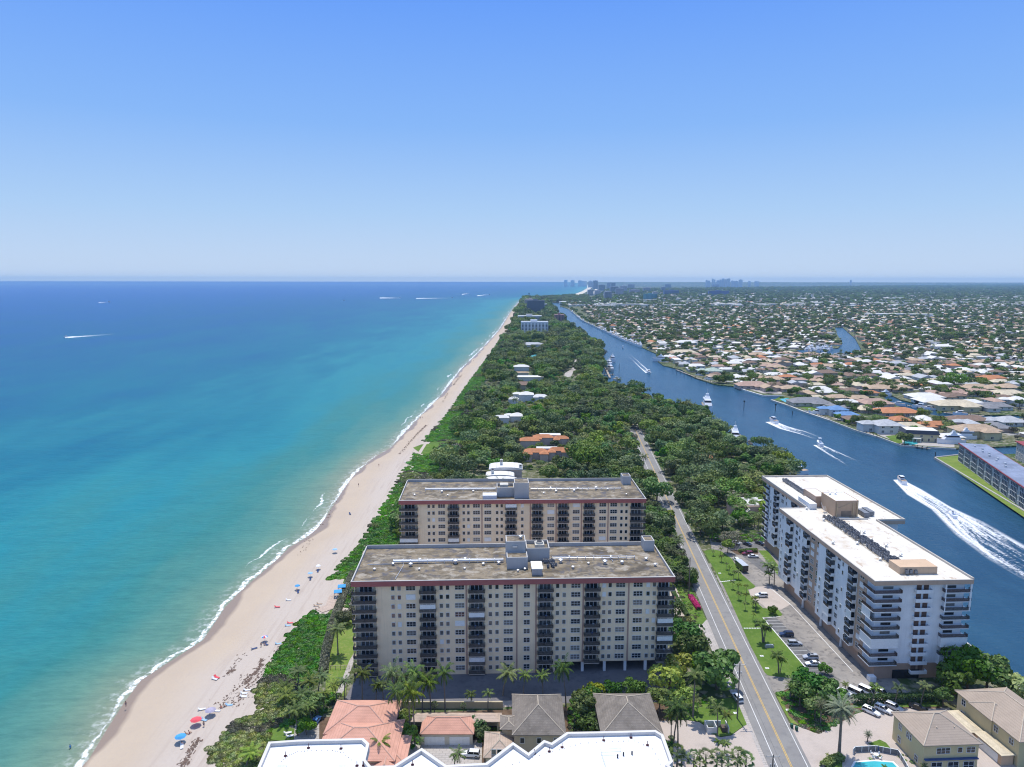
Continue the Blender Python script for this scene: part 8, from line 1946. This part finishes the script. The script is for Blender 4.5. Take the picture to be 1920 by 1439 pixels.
def wakemat(name, thr, streak):
    m = bpy.data.materials.new(name); m.use_nodes = True; nt = m.node_tree; nt.nodes.clear(); out = nt.nodes.new('ShaderNodeOutputMaterial'); d = nt.nodes.new('ShaderNodeBsdfDiffuse'); tr = nt.nodes.new('ShaderNodeBsdfTransparent'); mx = nt.nodes.new('ShaderNodeMixShader')
    d.inputs[0].default_value = (.84, .86, .88, 1); au = N(nt, 'ShaderNodeAttribute', attribute_name='wu'); av = N(nt, 'ShaderNodeAttribute', attribute_name='wv'); p = wpos(nt)
    n1 = noise(nt, p, .8, 5, .75); cb = N(nt, 'ShaderNodeCombineXYZ'); nt.links.new(mth(nt, 'MULTIPLY', au.outputs['Fac'], 9), cb.inputs[0]); nt.links.new(mth(nt, 'MULTIPLY', av.outputs['Fac'], 5), cb.inputs[1]); n2 = noise(nt, cb.outputs[0], 1.0, 4, .6)
    e = mth(nt, 'ABSOLUTE', mth(nt, 'SUBTRACT', au.outputs['Fac'], .5)); edge = rng(nt, e, .5, .36); rim_ = rng(nt, e, .18, .42)
    dens = mth(nt, 'ADD', mth(nt, 'MULTIPLY', n1, .55), mth(nt, 'MULTIPLY', n2, .6)); dens = mth(nt, 'ADD', dens, mth(nt, 'MULTIPLY', rim_, streak)); dens = mth(nt, 'SUBTRACT', dens, mth(nt, 'MULTIPLY', av.outputs['Fac'], .30))
    f = mth(nt, 'MULTIPLY', rng(nt, dens, thr-.07, thr+.13), edge); nt.links.new(f, mx.inputs[0]); nt.links.new(tr.outputs[0], mx.inputs[1]); nt.links.new(d.outputs[0], mx.inputs[2]); nt.links.new(mx.outputs[0], out.inputs[0]); return m
WK1 = wakemat('wake_foam', .46, .13); WK2 = wakemat('wake_foam_thin', .56, .22)
def wake(lo, up, label, m_=None, z=.05):
    a = [G(*p, 0) for p in lo]; b_ = [G(*p, 0) for p in up]; V = []; U = []; W = []; n = 24; k = 8
    def at(P, t): s = t*(len(P)-1); i = min(int(s), len(P)-2); f = s-i; return (P[i][0]+(P[i+1][0]-P[i][0])*f, P[i][1]+(P[i+1][1]-P[i][1])*f)
    for i in range(n+1):
        p, q = at(a, i/n), at(b_, i/n)
        for j in range(k+1): u = j/k; V.append((p[0]+(q[0]-p[0])*u, p[1]+(q[1]-p[1])*u, z)); U.append(u); W.append(i/n)
    F = [(i*(k+1)+j, i*(k+1)+j+1, (i+1)*(k+1)+j+1, (i+1)*(k+1)+j) for i in range(n) for j in range(k)]
    tag(put(bpy.data.objects.new('boat_wake', npmesh('boat_wake', np.array(V), np.array(F), m_ or WK1, attr={'wu': U, 'wv': W}))), kind='stuff', label=label)
wake([(1674, 897), (1700, 925), (1745, 952), (1790, 1000), (1850, 1045), (1925, 1088), (1990, 1125)], [(1694, 897), (1730, 915), (1785, 948), (1845, 975), (1925, 1020), (2000, 1060), (2100, 1110)], 'long white wake of the cruiser')
wake([(1775, 962), (1795, 990), (1835, 1025), (1925, 1078)], [(1792, 960), (1818, 975), (1865, 1005), (1940, 1045)], 'white wake of the small runabout', z=.09)
wake([(1434, 789), (1462, 802), (1500, 812), (1530, 822)], [(1456, 788), (1478, 797), (1510, 806), (1540, 817)], 'white wake of the cabin cruiser'); wake([(1524, 832), (1540, 842), (1562, 856), (1590, 872)], [(1544, 832), (1558, 838), (1580, 848), (1612, 862)], 'thin wake of the open boat', WK2)
wake([(1210, 697), (1202, 690), (1190, 678), (1172, 660)], [(1222, 697), (1212, 688), (1196, 674), (1176, 658)], 'wake of the approaching boat in the upper waterway', WK2)
wake([(122, 633.5), (165, 630.3), (220, 625.8)], [(122, 631), (165, 628.5), (220, 624.5)], 'long white wake streak out at sea on the left', WK1)
for a in (((712, 558), (755, 558), 1.4), ((866, 551), (882, 549), 1.2), ((895, 553.5), (918, 551), 1.2), ((780, 558.5), (846, 558), 1.0), ((185, 567), (205, 566.5), .7)): wake([a[0], a[1]], [(a[0][0], a[0][1]-a[2]), (a[1][0], a[1][1]-a[2])], 'thin white wake far out at sea', WK1, .3)
# ================================================================ docks, pilings, rocks
WD = mat('dock_wood', (.36, .31, .25), .9, .3, .6, world=True); PILM = mat('piling', (.09, .075, .06), .9)
def dock(a, b_, label, w_=2.0, posts=5):
    p, q = G(*a, 1), G(*b_, 1); l = math.hypot(q[0]-p[0], q[1]-p[1]); an = math.atan2(q[1]-p[1], q[0]-p[0]); t = thing('dock', label, 'dock', (p[0], p[1], 0), an); MB().box(0, l, -w_/2, w_/2, 1.0, 1.25).build('planking', WD, t)
    for i in range(posts):
        for s in (-1, 1): MB().cyl(0, 0, -1, 2.3, .2, n=6).build('piling', PILM, t, (l*(i+.3)/posts, s*(w_/2+.15), 0))
for a in (((1127, 700), (1152, 700), 'small wooden pier with a sport boat at its end', 2.5), ((1134, 685), (1144, 706), 'long white gangway at the marina', 2.5), ((1126, 676), (1140, 680), 'short finger dock at the marina', 2), ((1305, 706), (1344, 716), 'dock with pilings left of the mangrove', 2.6), ((1268, 691), (1302, 704), 'dock along the bank in front of the pale green roof', 2.0), ((1700, 832), (1745, 839), 'thin dock finger off the mansard villa corner', 1.2), ((1515, 769), (1556, 783), 'dock below the blue-roofed house', 2.2), ((1620, 806), (1652, 818), 'dock in front of the pale blue-white villa', 2.0), ((1770, 771), (1846, 777), 'pink-edged dock of the cream gabled house', 3.0), ((1700, 757), (1735, 764), 'dock on the inner canal', 2)): dock(*a)
for px, py, ty, lb in ((1395, 766, 749, 'channel marker pile with a board in the waterway, left of two'), (1454, 768, 755, 'channel marker on three piles in the waterway'), (1486, 775, 768, 'single piling off the seawall of the slate-roofed house'), (1391, 833, 815, 'dark piling beside the rock spit'), (1161, 693, 680, 'single piling right of the marina'), (1198, 735, 722, 'dark pile in front of the island dock, upper waterway'), (1754, 853, 845, 'piling at the corner of the apartments lawn')):
    x, y = G(px, py, 0); h = max(2, zat(y, ty)); t = thing('channel_marker', lb, 'piling', (x, y, 0)); MB().cyl(0, 0, -1, h, .28, n=7).build('pile', PILM, t)
    if 'marker' in lb: MB().box(-.8, .8, -.35, -.29, h-1.2, h+.2).build('board', mat('marker_dark', (.05, .06, .05), .7), t)
# pilings in front of the dock row
GP2 = 'row of dark mooring piles in front of the mainland dock'
for i in range(12): 
    x, y = G(1262+i*7, 694+i*2.3+(i % 2)*3, 0); t = thing('mooring_pile', 'dark mooring pile in front of the dock left of the mangrove', 'piling', (x, y, 0), 0, GP2); MB().cyl(0, 0, -1, 3.4, .22, n=6).build('pile', PILM, t)
ROCK = mat('jetty_rock', (.30, .25, .19), .95, .4, .5, world=True); q = random.Random(3)
def rocks(pl, n, label, wd=2.5):
    t = thing('rock_jetty', label, 'rocks', (0, 0, 0)); W_ = [G(*p, 0) for p in pl]
    for i in range(n):
        s = q.uniform(0, len(W_)-1.001); k = int(s); f = s-k; x = W_[k][0]+(W_[k+1][0]-W_[k][0])*f+q.uniform(-wd, wd)*.5; y = W_[k][1]+(W_[k+1][1]-W_[k][1])*f+q.uniform(-wd, wd)*.5; r = q.uniform(.6, 1.3); mb = MB()
        V = [(math.cos(a+q.uniform(-.3, .3))*r*q.uniform(.7, 1.1)*c, math.sin(a)*r*c*q.uniform(.7, 1.1), z+q.uniform(-.1, .1)) for z, c in ((-.6, 1), (.35, .9), (.9, .45)) for a in [k_*1.047 for k_ in range(6)]]
        mb.add(V, [(l_*6+k_, l_*6+(k_+1) % 6, (l_+1)*6+(k_+1) % 6, (l_+1)*6+k_) for l_ in range(2) for k_ in range(6)]+[tuple(range(12, 18))]); mb.build('rock', ROCK, t, (x, y, .2))
rocks([(1383, 814), (1395, 820), (1410, 832)], 44, 'low rock spit reaching out from the olive bush into the waterway', 3.2); rocks([(1442, 849), (1455, 857), (1466, 866)], 30, 'pale rocks right of the olive bush', 4)
